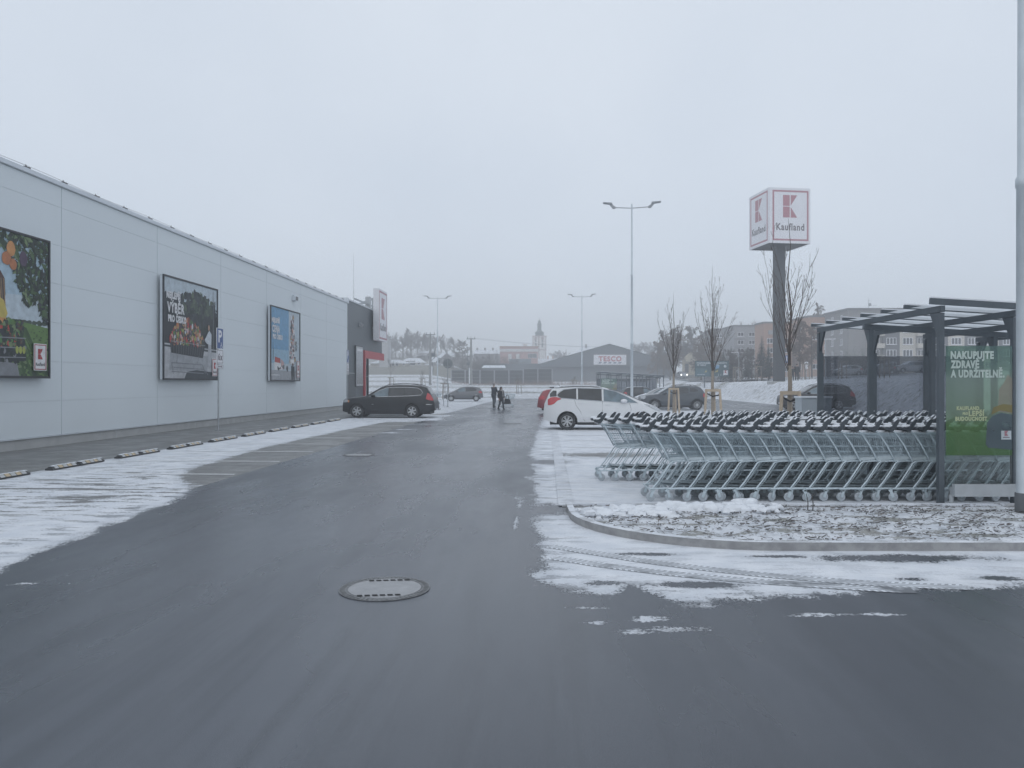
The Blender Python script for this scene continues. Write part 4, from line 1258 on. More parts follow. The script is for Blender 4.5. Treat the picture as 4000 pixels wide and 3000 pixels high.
def shelter(x, y, rz, nfr, dx, ys, label, ht=2.96, slope=-.06):
    """open-ended roof on frames; local x along the roof edge, y back"""
    t = thing('trolley_shelter', label, 'trolley shelter', (x, y, 0), rz, 'trolley shelters')
    D = ys[-1]
    def rz_(x): return ht + slope * x
    W = dx * (nfr - 1)
    for i in range(nfr):
        X = i * dx; zt = rz_(X) - .16
        mb = MB(); mb.box(X - .034, X + .034, -.06, D + .06, zt - .03, zt + .058); mb.build('rafter', M_POST, t)
        for j, Y in enumerate(ys):
            mb = MB(); mb.box(X - .038, X + .038, Y - .038, Y + .038, 0, zt - .041); mb.box(X - .09, X + .09, Y - .09, Y + .09, 0.005, .02)
            o = mb.build('post', M_POST, t)
            mb = MB()
            s = 1 if j < len(ys) - 1 else -1
            mb.add([(X - .02, Y + s * .039, zt - .031), (X + .02, Y + s * .039, zt - .031), (X + .02, Y + s * .24, zt - .031), (X - .02, Y + s * .24, zt - .031), (X - .02, Y + s * .039, zt - .4), (X + .02, Y + s * .039, zt - .4)],
                   [(0, 1, 2, 3), (0, 4, 5, 1), (2, 1, 5), (0, 3, 4), (3, 2, 5, 4)])
            mb.build('brace', M_POST, o)
    for Y in ys[1:-1]:
        mb = MB(); mb.bar((-.12, Y, rz_(-.12) - .245), (W + .1, Y, rz_(W + .1) - .245), .07, .09); mb.build('cross_beam', M_POST, t)
    n = 7
    for k in range(n):
        Y = -.02 + (D + .04) * k / (n - 1)
        mb = MB(); mb.bar((-.16, Y, rz_(-.16) - (.055 if k else .045)), (W + .16, Y, rz_(W + .16) - (.055 if k else .045)), .045, .055 if k else .085)
        o = mb.build('purlin', M_POST, t)
        mb = MB(); mb.bar((-.15, Y, rz_(-.15) - .018 + (.026 if k == 0 else 0)), (W + .15, Y, rz_(W + .15) - .018 + (.026 if k == 0 else 0)), .05, .018); mb.build('snow_strip', M_SNOW, o)
        if k < n - 1:
            Y2 = -.02 + (D + .04) * (k + 1) / (n - 1)
            mb = MB(); a, b = -.08, W + .08
            mb.add([(a, Y + .031, rz_(a) - .072), (b, Y + .031, rz_(b) - .072), (b, Y2 - .031, rz_(b) - .072), (a, Y2 - .031, rz_(a) - .072)], [(0, 1, 2, 3)])
            mb.build('roof_sheet', M_ROOFP, t)
    for i in range(nfr - 1):
        a, b = i * dx + .06, (i + 1) * dx - .06
        mb = MB(); mb.box(a, b, D - .004, D + .004, .25, 2.30); mb.build('back_pane', M_PANE, t)
    for i in range(nfr):
        for Y in (D, ):
            mb = MB(); mb.box(i * dx - .056, i * dx + .056, Y - .048, Y - .0385, .2, 2.36); mb.build('pane_clamp', M_POST, t)
    mb = MB(); mb.box(.09, W + 1.0 if nfr < 3 else dx * 1.0 + .02, -.20, -.13, .18, .35); mb.tube((.10, -.10, .0), (.10, -.10, .2), .03, n=8); mb.box(.1, .16, -.129, -.051, .2, .3)
    mb.build('bumper_rail', M_GREY if nfr > 6 else pm('pale_bumper', (.44, .47, .49), .5, .1, .08, 6), t)
    return t
def ad_panel(t, a, b, z0, z1, y=-.03):
    """printed film on the front pane"""
    w = b - a; h = z1 - z0
    def X(f): return a + w * f
    def Z(f): return z0 + h * f
    mb = MB(); rr = random.Random(6); mats = [M_ADGRAD, M_ADG['pink'], M_ADG['gold'], M_ADG['slate'], M_ADG['mid']]
    n_ = 14
    mb.add([(a, y, z0), (b, y, z0), (b, y, z1), (a, y, z1)], [(0, 1, 2, 3)], 0)
    def q(pts, m, yy): mb.add([(X(min(1, max(0, px))), y - yy, Z(pz)) for px, pz in pts], [tuple(range(len(pts)))], m)
    q([(.78, .40), (1, .38), (1, .70), (.93, .74), (.87, .66), (.80, .60)], 1, .0012); q([(.68, .37), (.82, .41), (1, .39), (1, .46), (.86, .47), (.72, .44)], 2, .0020)
    q([(.60, .10), (.64, .07), (1, .05), (1, .37), (.84, .39), (.70, .36), (.62, .30)], 3, .0028)
    o = mb.build('ad_film', mats, t)
    for s, z, x0, x1, hh in (('NAKUPUJTE', .885, .07, .72, .13), ('ZDRAVĚ', .80, .07, .50, .13), ('A UDRŽITELNĚ.', .715, .07, .88, .13)):
        letters('lettering', s, M_ADT, o, size=hh * 1.08, bold=.009, width=w * (x1 - x0), x=X(x0), y=y - .005, z=Z(z))
    for s, z, x0, x1, hh in (('KAUFLAND', .415, .16, .50, .07), ('PRO', .372, .25, .33, .045), ('LEPŠÍ', .362, .34, .58, .095), ('BUDOUCNOST', .318, .14, .62, .075)):
        letters('lettering', s, M_ADT2, o, size=hh, bold=.0045, width=w * (x1 - x0), x=X(x0), y=y - .006, z=Z(z))
    mb = MB(); mb.box(X(.83), X(.98), y - .008, y - .005, Z(.145), Z(.225)); p = mb.build('logo_plate', pm('logo_plate_white', (.50, .55, .57), .4), o)
    emblem(p, X(.88), Z(.178), w * .052, y - .0085, mred=M_LRED)
    mb = MB(); mb.box(X(.855), X(.955), y - .0095, y - .0085, Z(.16), Z(.168)); mb.build('caption', M_LGREY, p)
    mb = MB(); mb.box(a, b, y + .004, y + .010, z0 - .45, z1); mb.build('front_pane', M_PANE2, t)
    return o
sh = shelter(6.08, 10.9, 0.0, 4, 1.05, (0, 2.13, 4.27), 'near trolley shelter with smoked back panes and a green printed front pane')
ad_panel(sh, .06, 1.0, .74, 2.29)
ts = shelter(ax(2345, 75), 75, -ANG, 7, 1.02, (0, 2.5, 5.0), 'far trolley shelter in front of the dark gabled store', 2.96, -.06)
ad_panel(ts, .06, 1.6, .5, 2.29)

# grey cabinet
x, y, _ = at(3132, 1600, 17)
t = thing('utility_cabinet', 'plain pale grey utility cabinet behind the trolley shelter', 'cabinet', (x, y, 0))
mb = MB(); mb.box(0, .66, 0, .4, .04, 1.44); mb.build('body', pm('cabinet_grey', (.40, .44, .47), .5, 0, .04, 2), t)
mb = MB(); mb.box(-.02, .68, -.02, .42, 1.442, 1.475); mb.build('lid', M_SNOW, t)
mb = MB(); mb.box(.02, .325, -.012, -.001, .1, 1.40); mb.box(.335, .64, -.012, -.001, .1, 1.40); mb.build('door', pm('cabinet_grey', (.40, .44, .47), .5), t)

# ================================================================== LAMPS, PYLON, POLES
def lamp(x, y, label, rz=0.0):
    t = thing('street_lamp', label, 'street lamp', (x, y, 0), rz, 'double armed car park lamps')
    mb = MB()
    mb.lathe([(.10, 0), (.10, .32), (.092, .34), (.088, 4.3), (.10, 4.32), (.10, 4.42), (.078, 4.46), (.07, 8.75), (.082, 8.77), (.082, 8.9), (.06, 8.94), (.05, 13.45), (.0, 13.5)], 16)
    mb.build('pole', pm('lamp_zinc', (.56, .61, .645), .45, .3, .08, 3), t, 40)
    mb = MB(); mb.lathe([(.106, .0), (.106, .33), (.10, .335)], 16); mb.build('foot_sleeve', pm('dark_sleeve', (.13, .14, .15), .6), t, 40)
    for s in (-1, 1):
        mb = MB(); mb.path([(s * .04, 0, 13.2), (s * .9, 0, 13.25), (s * 1.15, 0, 13.27)], .033, 6); o = mb.build('arm', M_STEEL, t)
        mb = MB()
        mb.prism([(s * 1.05, 13.2), (s * 1.22, 13.18), (s * 1.42, 13.42), (s * 1.42, 13.55), (s * 1.28, 13.56), (s * 1.22, 13.4), (s * 1.05, 13.3)], -.07, .07)
        mb.prism([(s * 1.28, 13.46), (s * 1.86, 13.54), (s * 1.86, 13.60), (s * 1.28, 13.56)], -.16, .16)
        mb.build('luminaire', M_GREY, o)
    return t
x, y, _ = at(4000, 2000, 10.0); lamp(x, y, 'near lamp pole cut by the right edge, beside the trolley shelter')
x, y, _ = at(2468, 1560, 50); lamp(x, y, 'tallest looking double armed lamp, behind the white car', -.1)
x, y, _ = at(2273, 1510, 101); lamp(x, y, 'double armed lamp standing in front of the dark gabled store', -.1)
x, y, _ = at(1709, 1540, 103); lamp(x, y, 'double armed lamp beyond the black car, before the snowy field', .05)

px_, py_, _ = at(3043, 1491, 78.5)
t = thing('pylon_sign', 'tall pylon with a white cube sign bearing a red emblem', 'pylon sign', (px_, py_, gz1(px_, py_) - .1), R(8))
mb = MB(); PYL_TOP = CAMH + (1500 - 948) / 3000 * 78 - gz1(px_, py_) + .13; mb.box(-.47, .47, -.40, .40, 0, PYL_TOP); mb.box(-.9, .9, -.8, .8, -.2, .12, 1); mb.build('pole', [pm('pylon_grey', (.055, .061, .068), .5, .1, .08, 1.5), M_CONC if False else M_PLINTH], t)
CW, CH = 4.4, 5.5
zb_ = CAMH + (1500 - 962) / 3000 * 78 - gz1(px_, py_) + .1
mb = MB(); mb.box(-CW / 2 + .1, CW / 2 - .1, -CW / 2 + .1, CW / 2 - .1, zb_ + .02, zb_ + CH - .1); mb.build('core', pm('pylon_grey', (.085, .092, .10), .45), t)
for k in range(4):
    o = bpy.data.objects.new('sign_face', None)
    mb = MB(); mb.box(-CW / 2 + .06, CW / 2 - .06, -CW / 2 - .02, -CW / 2 + .099, 0, CH)
    f = mb.build('sign_face', M_SIGNW, t, loc=(0, 0, zb_)); f.rotation_euler = (0, 0, k * PI / 2)
    if k in (0, 3):
        mb = MB(); border(mb, -CW / 2 + .38, CW / 2 - .22, .25, CH - .25, .17, -CW / 2 - .02); mb.build('border', M_LRED, f)
        emblem(f, -.72, 2.55, 1.5, -CW / 2 - .02, mred=M_LRED)
        letters('lettering', 'Kaufland', M_LGREY, f, size=.95, bold=.012, width=2.95, align='CENTER', x=0.05, y=-CW / 2 - .03, z=1.3)
    bpy.data.objects.remove(o)

def upole(px, ytop, d, lab, kind):
    x, y, zt = at(px, ytop, d)
    z0 = gz1(x, y)
    t = thing('utility_pole', lab, 'utility pole', (x, y, z0 - .1), 0, 'concrete power poles')
    H = zt - z0 + .1
    mb = MB(); mb.tube((0, 0, 0), (0, 0, H), .30, .17, 10); mb.build('pole', pm('pole_concrete', (.25, .25, .25), .8, 0, .12, 2), t, 40)
    mb = MB(); s = 1 if kind == 0 else -1
    mb.box(s * .55 - .3, s * .55 + .3, -.2, .2, H - (5.2 if kind else 4.0), H - (4.7 if kind else 3.4))
    for k in range(3): mb.tube((-.7 + .7 * k, 0, H - .1), (-.7 + .7 * k, 0, H + .35), .06, .04, 6)
    mb.bar((-.9, 0, H - .1), (.9, 0, H - .1), .12, .12)
    mb.bar((0, 0, H - 5), (s * .8, 0, H - 4.2), .1, .1); mb.bar((0, 0, H - 3.5), (s * .7, 0, H - 3.5), .08, .08); mb.bar((s * .7, 0, H - 2.8), (s * .7, 0, H - 4.4), .08, .08)
    mb.path([(s * .4, -.2, H - 5.0), (s * .55, -.25, H - 6.2), (s * .3, -.3, H - 8.2), (s * .3, -.32, 3.2)], .07, 5)
    mb.build('switch_gear', M_POST, t)
    mb = MB(); mb.tube((s * .3, -.32, .3), (s * .3, -.32, 3.4), .13, n=8); mb.build('cable_guard', pm('white_pipe', (.66, .68, .7), .4), t)
    return (x, y, zt)
pa = upole(1681, 1305, 138, 'concrete power pole with switch gear left of the field lamp', 0)
pb = upole(1840, 1322, 150, 'concrete power pole in front of the dark noise fence', 1)
pb = (pb[0], pb[1], pb[2] + .1)
mb = MB()
for dz in (0, ):
    for dx in (-.7, .7):
        q = at(2700, 1345, 190)
        mb.path([(pb[0] + dx + (q[0] - pb[0]) * f, pb[1] + (q[1] - pb[1]) * f, pb[2] + (q[2] - pb[2]) * f - 1.2 * 4 * f * (1 - f)) for f in np.linspace(0, 1, 14)], .016, 3)
tag(mb.build('power_line', M_POST), 'thin overhead power line running right from the fence pole', 'power line')

# round road sign seen from behind, and the tube barrier beside it
x, y, _ = at(1749, 1590, 58.5)
t = thing('road_sign', 'round road sign seen from its grey back on a thin post', 'road sign', (x, y, 0))
mb = MB(); mb.tube((0, 0, 0), (0, 0, 3.65), .035, n=8); mb.box(-.1, .1, -.1, .1, 0, .05); mb.build('post', M_STEEL, t, 40)
mb = MB(); mb.lathe([(0, .045), (.35, .045), (.36, .055), (.35, .065), (0, .065)], 28, (0, 0, 3.3), 'y'); mb.build('disc', pm('sign_back', (.24, .26, .27), .5, .2), t, 40)
mb = MB(); mb.box(-.24, .24, .036, .044, 3.48, 3.51); mb.box(-.24, .24, .036, .044, 3.06, 3.09); mb.build('bracket', M_STEEL, t)
x, y, _ = at(1728, 1586, 61)
t = thing('tube_barrier', 'bent steel tube barrier for trolleys behind the black car', 'barrier', (x, y, 0), 0)
mb = MB(); mb.path([(-2.4, 0, .0), (-2.4, 0, .85), (-2.3, 0, .95), (0, 0, .95), (.1, 0, .85), (.1, 0, 0)], .03, 8); mb.path([(-2.4, 0, .5), (.1, 0, .5)], .022, 6); mb.build('tube', M_STEEL, t, 40)

# ================================================================== CARS
M_TYRE = pm('tyre_rubber', (.024, .025, .027), .75, 0, .2, 12)
M_RIM = pm('alloy_rim', (.50, .51, .52), .3, .6, .08, 8)
M_RIMD = pm('rim_shadow_black', (.02, .021, .022), .6)
M_CARG = pm('car_glass', (.022, .026, .030), .05, 0, .3, 2.2, spec=.7)
M_CARG2 = pm('car_glass_lit', (.12, .17, .20), .08, 0, .35, 2.5, spec=.7)
M_TRIM = pm('black_trim', (.018, .019, .021), .55, 0, .1, 8)
M_CHROME = pm('chrome', (.62, .64, .66), .2, .9, .05, 5)
M_TAIL = pm('tail_lamp_red', (.50, .04, .05), .15, 0, .15, 9, coat=.5)
M_HEAD = pm('head_lamp', (.46, .48, .50), .12, .3, .3, 14, coat=.5)
M_AMBER = pm('amber_lamp', (.6, .25, .10), .2)
def paint(n, c, rough=.3, metal=.3): return pm('paint_' + n, c, rough, metal, .05, .9, coat=.6)
def lerp_list(L, x):
    if x <= L[0][0]: return L[0][1]
    for (a, p), (b, q) in zip(L, L[1:]):
        if x <= b: return p + (q - p) * (x - a) / (b - a + 1e-9)
    return L[-1][1]
def wheel_meshes(r, w, spokes, style):
    mb = MB(); ri = r * .66
    mb.lathe([(ri, -w / 2), (r * .90, -w / 2), (r * .975, -w * .36), (r, -w * .2), (r, w * .2), (r * .975, w * .36), (r * .90, w / 2), (ri, w / 2), (ri, -w / 2)], 32, axis='y', cap=False)
    tyre = mb.mesh('tyre', M_TYRE, 40)
    mb = MB()
    mb.lathe([(ri, -w * .46), (ri * .93, -w * .5), (ri * .90, -w * .40), (ri * .88, w * .3)], 32, axis='y', cap=False)
    mb.lathe([(0, -w * .12), (ri * .9, -w * .12)], 24, axis='y', mi=1, cap=False)
    mb.lathe([(0, -w * .44), (ri * .17, -w * .43), (ri * .2, -w * .2)], 14, axis='y', cap=False)
    for k in range(spokes):
        for dt in ((-.13, .13) if style == 'twin' else (0,)):
            t = 2 * PI * k / spokes + .3
            a = Vector((math.cos(t + dt * .6) * ri * .14, -w * .40, math.sin(t + dt * .6) * ri * .14)); b = Vector((math.cos(t + dt) * ri * .92, -w * .44, math.sin(t + dt) * ri * .92))
            mb.bar(a, b, .03 if style == 'twin' else (.075 if spokes < 9 else .02), .03, 0, (0, 1, 0))
    rim = mb.mesh('rim', [M_RIM, M_RIMD], 40)
    return tyre, rim
def car(name, label, x, y, rz, sp, col, group='parked cars', snow=None, z=0.0, detail=True):
    """sp: L W top belt sill wheels r windows screens lamps; x runs from the front bumper (0) to the rear"""
    L, W = sp['L'], sp['W']
    t = thing(name, label, 'car', (x, y, z), rz, group)
    top, belt = sp['top'], sp['belt']
    r = sp['r']; wx = sp['wheels']; ar = r + .055
    def zt(x): return lerp_list(top, x)
    def zb(x): return min(lerp_list(belt, x), zt(x) - .05)
    def plan(x):
        f = 1.0
        if x < .75: f -= .20 * (1 - x / .75) ** 2.4
        if x > L - .6: f -= .13 * ((x - L + .6) / .6) ** 2.2
        return f
    def hw(x, z):
        b = W / 2 * plan(x); q = lerp_list(belt, x)
        if z <= .6: f = 1 - .07 * ((.6 - z) / .4) ** 2
        elif z <= q: f = 1 - .035 * ((z - .6) / max(.1, q - .6)) ** 2
        else: f = .965 - (z - q) * sp.get('tumble', .34) / (W / 2)
        return b * f
    def zl(x):
        e = sp.get('sill', .24)
        if x < .5: e = max(e, .24 + .10 * (1 - x / .5))
        if x > L - .5: e = max(e, .26 + .14 * ((x - L + .5) / .5))
        for c in wx:
            d = abs(x - c)
            if d < ar: e = max(e, r + math.sqrt(ar * ar - d * d))
        return e
    xs = set(np.round(np.linspace(0, L, 56), 3))
    for c in wx:
        for a in np.linspace(0, PI, 17): xs.add(round(c + ar * math.cos(a), 3))
    for p, _ in top: xs.add(round(p, 3))
    xs = sorted(v for v in xs if 0 <= v <= L)
    X0 = L / 2
    K = 9
    rings = []
    for v in xs:
        e = zt(v); lo = min(zl(v), e - .12); edge = e - .075
        pts = []
        for k in range(K + 1):
            z_ = lo + (edge - lo) * k / K
            pts.append((hw(v, z_), z_))
        h = hw(v, edge)
        pts += [(h - .035, e - .03), (h - .11, e - .008), (h * .5, e + .012), (0, e + .016)]
        rings.append([(X0 - v, -p[0], p[1]) for p in pts] + [(X0 - v, p[0], p[1]) for p in pts[-2::-1]])
    m = len(rings[0]); mb = MB()
    vs = [p for rg in rings for p in rg]; fs = []
    for i in range(len(rings) - 1):
        for j in range(m - 1):
            a = i * m + j
            fs.append((a, a + 1, a + m + 1, a + m))
    fs.append(tuple(range(m))); fs.append(tuple(range(len(vs) - 1, len(vs) - m - 1, -1)))
    mb.add(vs, fs)
    mb.build('body', col, t, 32)
    mb = MB(); mb.box(-X0 + .25, X0 - .25, -W / 2 + .24, W / 2 - .24, .2, min(.75, sp['belt'][0][1] - .1)); mb.build('underbody', M_TRIM, t)
    def patch(st, off=.006, rows=3, sides=(-1, 1)):
        """st: x, z low, z high along the car's side"""
        q = MB()
        S_ = []
        for (a, l0, h0), (b, l1, h1) in zip(st, st[1:]):
            for k in range(4): f = k / 4; S_.append((a + (b - a) * f, l0 + (l1 - l0) * f, h0 + (h1 - h0) * f))
        S_.append(st[-1])
        for s in sides:
            vs = [(X0 - v, s * (hw(v, l + (h - l) * k / rows) + off), l + (h - l) * k / rows) for v, l, h in S_ for k in range(rows + 1)]
            fs = [(i * (rows + 1) + j, i * (rows + 1) + j + 1, (i + 1) * (rows + 1) + j + 1, (i + 1) * (rows + 1) + j) for i in range(len(S_) - 1) for j in range(rows)]
            q.add(vs, fs)
        return q
    for st, mt in sp['windows']:
        for s in (-1, 1): patch(st, .006, 3, (s,)).build('side_window', mt, t, 60)
    if 'trim' in sp:
        for s in (-1, 1):
            q = MB(); q.path([(X0 - v, s * (hw(v, z_) + .008), z_) for v, z_ in sp['trim']], .011, 5, closed=True); q.build('window_trim', M_CHROME, t)
    def tpatch(x0, x1, inset, off=.012, n=8, e0=0, e1=0, mat=None, nm='windscreen', drop=None):
        q = MB(); vs = []; 
        for i in range(n + 1):
            v = x0 + (x1 - x0) * i / n; e = zt(v); h = hw(v, e - .075) - inset
            for j in range(9):
                f = -1 + j / 4
                zz = e + .016 - .02 * abs(f) ** 2.2
                vs.append((X0 - v, f * h, zz + off))
        fs = [(i * 9 + j, i * 9 + j + 1, (i + 1) * 9 + j + 1, (i + 1) * 9 + j) for i in range(n) for j in range(8)]
        q.add(vs, fs)
        return q.build(nm, mat or M_CARG, t, 60)
    tpatch(sp['screen'][0], sp['screen'][1], .08, mat=sp.get('screenmat'))
    if 'rear' in sp: tpatch(sp['rear'][0], sp['rear'][1], .12, nm='rear_window')
    if snow:
        for (a, b, ins, th) in snow: tpatch(a, b, ins, th, 14, mat=M_SNOW, nm='snow_cover')
    tyre, rim = sp['wm']
    for c in wx:
        for s in (-1, 1):
            w = inst(tyre, 'wheel', t, (X0 - c, s * (W / 2 - .125), r), (0, 0, 0 if s < 0 else PI)); inst(rim, 'rim', w)
    for nm, st, mt in sp.get('patches', []):
        for s in (-1, 1): patch(st, .010, 2, (s,)).build(nm, mt, t, 60)
    if detail:
        q = MB()
        for seam in sp.get('seams', []):
            for s in (-1, 1): q.path([(X0 - v, s * (hw(v, z_) + .001), z_) for v, z_ in seam], .0055, 4)
        if q.v: q.build('door_seam', M_TRIM, t)
        for v, z_ in sp.get('handles', []):
            for s in (-1, 1):
                q = MB(); h = hw(v, z_) + .018; q.bar((X0 - v - .1, s * h, z_), (X0 - v + .1, s * h, z_), .028, .03); q.build('door_handle', col, t)
        if 'mirror' in sp:
            v, z_ = sp['mirror']
            for s in (-1, 1):
                h = hw(v, z_)
                q = MB(); q.ball((X0 - v, s * (h + .12), z_ + .02), .13, .10, .075, 12, 8); q.bar((X0 - v, s * (h - .01), z_ - .05), (X0 - v, s * (h + .1), z_ - .01), .07, .035); q.build('mirror', sp.get('mirrormat', col), t, 50)
        for s in (-1, 1):
            if sp.get('rails'):
                a, b = sp['rails']
                q = MB(); q.path([(X0 - v, s * (hw(v, zt(v) - .075) - .07), zt(v) + (.055 if 0 < i < 7 else .0)) for i, v in enumerate(np.linspace(a, b, 8))], .016, 5); q.build('roof_rail', sp.get('railmat', M_TRIM), t)
        sillst = [(wx[0] + ar + .02, .20, .30), (wx[1] - ar - .02, .20, .30)]
        patch(sillst, .012, 1).build('sill', sp.get('sillmat', M_TRIM), t)
        q = MB(); q.box(X0 - .02, X0 + .012, -.26, .26, .38, .50); q.build('number_plate', M_SIGNW, t)
        q = MB(); q.box(-X0 - .012, -X0 + .02, -.26, .26, zt(L) - .25, zt(L) - .14); q.build('number_plate', M_SIGNW, t)
    return t
WA = wheel_meshes(.355, .225, 6, 'one'); WB = wheel_meshes(.335, .21, 7, 'twin'); WC = wheel_meshes(.345, .215, 14, 'one'); WD = wheel_meshes(.305, .19, 8, 'one'); WE = wheel_meshes(.37, .24, 5, 'twin')
SUV = dict(L=4.8, W=1.90, r=.355, wheels=(.78, 3.63), wm=WA, sill=.27, tumble=.36,
    top=[(0, .72), (.03, .9), (.10, .98), (.4, 1.04), (1.18, 1.13), (1.3, 1.17), (2.05, 1.60), (2.35, 1.68), (2.9, 1.715), (3.6, 1.70), (4.2, 1.64), (4.36, 1.58), (4.55, 1.30), (4.68, 1.08), (4.78, .82), (4.8, .62)],
    belt=[(0, .9), (1.2, 1.08), (4.5, 1.16), (4.8, 1.1)], screen=(1.34, 2.05), rear=(4.38, 4.6),
    windows=[([(1.44, 1.105, 1.12), (1.95, 1.11, 1.40), (2.3, 1.115, 1.53), (2.40, 1.115, 1.545)], M_CARG2), ([(2.47, 1.12, 1.55), (3.25, 1.135, 1.565)], M_CARG), ([(3.32, 1.14, 1.565), (3.85, 1.155, 1.53), (4.02, 1.165, 1.46), (4.14, 1.20, 1.34)], M_CARG)],
    trim=[(1.38, 1.095), (1.92, 1.41), (2.3, 1.55), (2.8, 1.575), (3.4, 1.58), (3.86, 1.545), (4.05, 1.47), (4.17, 1.33), (4.1, 1.18), (3.6, 1.14), (2.8, 1.115), (2.0, 1.10)],
    patches=[('headlight', [(.05, .80, .93), (.22, .80, .97), (.30, .84, .96)], M_HEAD), ('indicator', [(.30, .80, .93), (.38, .82, .90)], M_AMBER), ('tail_light', [(4.36, .98, 1.02), (4.42, .95, 1.30), (4.56, .92, 1.22), (4.72, .90, 1.0)], M_TAIL), ('reflector', [(4.35, .70, .72), (4.66, .70, .72)], M_CHROME), ('reflector', [(1.55, .70, .72), (1.66, .70, .72)], M_CHROME)],
    seams=[[(1.38, 1.07), (1.36, .7), (1.45, .35)], [(2.44, 1.1), (2.46, .7), (2.42, .32)], [(3.3, 1.12), (3.28, .9), (3.1, .6), (3.0, .34)]], handles=[(2.2, 1.0), (3.1, 1.02)], mirror=(1.62, 1.14), rails=(2.15, 4.1))
MPV = dict(L=4.53, W=1.84, r=.335, wheels=(.81, 3.63), wm=WB, sill=.23, tumble=.36,
    top=[(0, .58), (.05, .74), (.22, .87), (.55, 1.0), (.75, 1.07), (1.2, 1.28), (1.7, 1.48), (2.2, 1.60), (2.7, 1.65), (3.3, 1.655), (3.9, 1.62), (4.2, 1.575), (4.32, 1.38), (4.43, 1.12), (4.5, .95), (4.53, .6)],
    belt=[(0, .75), (.8, 1.0), (1.5, 1.06), (3.0, 1.14), (4.0, 1.22), (4.53, 1.2)], screen=(.82, 2.05), rear=(4.22, 4.42),
    windows=[([(1.0, 1.04, 1.06), (1.35, 1.055, 1.25), (1.8, 1.08, 1.46), (2.25, 1.11, 1.555)], M_CARG2), ([(2.32, 1.115, 1.56), (3.22, 1.17, 1.58)], M_CARG), ([(3.28, 1.175, 1.58), (3.75, 1.20, 1.53), (3.90, 1.24, 1.44), (3.98, 1.30, 1.36)], M_CARG)],
    trim=[(.96, 1.03), (1.35, 1.265), (1.8, 1.475), (2.3, 1.575), (3.2, 1.6), (3.76, 1.55), (3.93, 1.45), (4.01, 1.33), (3.9, 1.22), (3.2, 1.16), (2.3, 1.10), (1.5, 1.05)],
    patches=[('headlight', [(.10, .70, .76), (.30, .76, .90), (.62, .92, .985), (.74, .985, 1.0)], M_HEAD), ('tail_light', [(3.86, 1.17, 1.20), (4.0, 1.12, 1.25), (4.12, 1.0, 1.26), (4.26, .95, 1.24), (4.36, .95, 1.16)], M_TAIL), ('quarter_glass', [(4.03, 1.285, 1.50), (4.16, 1.275, 1.50), (4.28, 1.26, 1.38)], M_CARG), ('side_moulding', [(1.5, .42, .45), (3.1, .42, .45)], M_SIGNW)],
    seams=[[(1.28, 1.02), (1.22, .8), (1.28, .5), (1.4, .34)], [(2.3, 1.09), (2.3, .7), (2.26, .32)], [(3.35, 1.15), (3.3, .95), (3.12, .7), (3.0, .4), (2.95, .34)]], handles=[(2.08, .97), (3.1, 1.02)], mirror=(1.5, 1.09), mirrormat=M_SIGNW, rails=(2.3, 4.0), railmat=M_CHROME)
DUS = dict(L=4.34, W=1.80, r=.36, wheels=(.93, 3.72), wm=WC, sill=.33, tumble=.32,
    top=[(0, .66), (.03, .88), (.1, .96), (.5, 1.03), (1.1, 1.09), (1.25, 1.14), (1.95, 1.55), (2.3, 1.62), (3.2, 1.64), (3.75, 1.61), (3.95, 1.53), (4.2, 1.25), (4.28, 1.12), (4.33, .8), (4.34, .6)],
    belt=[(0, .9), (1.2, 1.05), (3.4, 1.14), (4.34, 1.16)], screen=(1.28, 1.95), rear=(3.97, 4.2), screenmat=M_CARG2,
    windows=[([(1.5, 1.08, 1.10), (1.75, 1.08, 1.28), (2.1, 1.09, 1.49), (2.3, 1.095, 1.51)], M_CARG2), ([(2.38, 1.10, 1.515), (3.05, 1.14, 1.515), (3.16, 1.17, 1.44)], M_CARG), ([(3.26, 1.22, 1.50), (3.6, 1.24, 1.46), (3.78, 1.28, 1.34)], M_CARG)],
    patches=[('headlight', [(.04, .74, .92), (.22, .74, .96), (.32, .82, .96)], M_HEAD), ('tail_light', [(4.12, .88, 1.12), (4.26, .88, 1.10)], M_TAIL), ('arch_trim', [(3.2, .36, .42), (3.3, .42, .62)], M_TRIM)],
    seams=[[(1.42, 1.05), (1.4, .7), (1.46, .4)], [(2.34, 1.08), (2.34, .4)], [(3.2, 1.12), (3.1, .8), (2.98, .45)]], handles=[(2.15, .98), (3.05, 1.02)], mirror=(1.62, 1.12), rails=(2.2, 3.7))
HAT = dict(L=3.95, W=1.70, r=.305, wheels=(.74, 3.25), wm=WD, sill=.22, tumble=.36,
    top=[(0, .52), (.04, .68), (.25, .80), (.85, .98), (1.05, 1.06), (1.75, 1.40), (2.15, 1.47), (2.8, 1.48), (3.4, 1.42), (3.62, 1.34), (3.8, 1.08), (3.9, .92), (3.95, .55)],
    belt=[(0, .7), (.9, .93), (2.0, .99), (3.95, 1.08)], screen=(1.1, 1.75), rear=(3.64, 3.8),
    windows=[([(1.2, .97, 1.0), (1.6, .98, 1.24), (1.95, .99, 1.37), (2.12, .995, 1.385)], M_CARG2), ([(2.2, 1.0, 1.39), (2.8, 1.03, 1.385), (3.15, 1.06, 1.33), (3.3, 1.12, 1.2)], M_CARG)],
    patches=[('headlight', [(.06, .62, .72), (.35, .68, .86), (.6, .8, .9)], M_HEAD), ('tail_light', [(3.52, .86, 1.02), (3.66, .84, 1.08), (3.84, .84, .98)], M_TAIL)],
    seams=[[(1.2, .95), (1.16, .6), (1.2, .3)], [(2.16, .98), (2.16, .3)], [(3.0, 1.02), (2.9, .7), (2.8, .3)]], handles=[(2.0, .88), (2.85, .92)], mirror=(1.35, 1.0))
def rz_face(left): return (PI if left else 0.0) - ANG
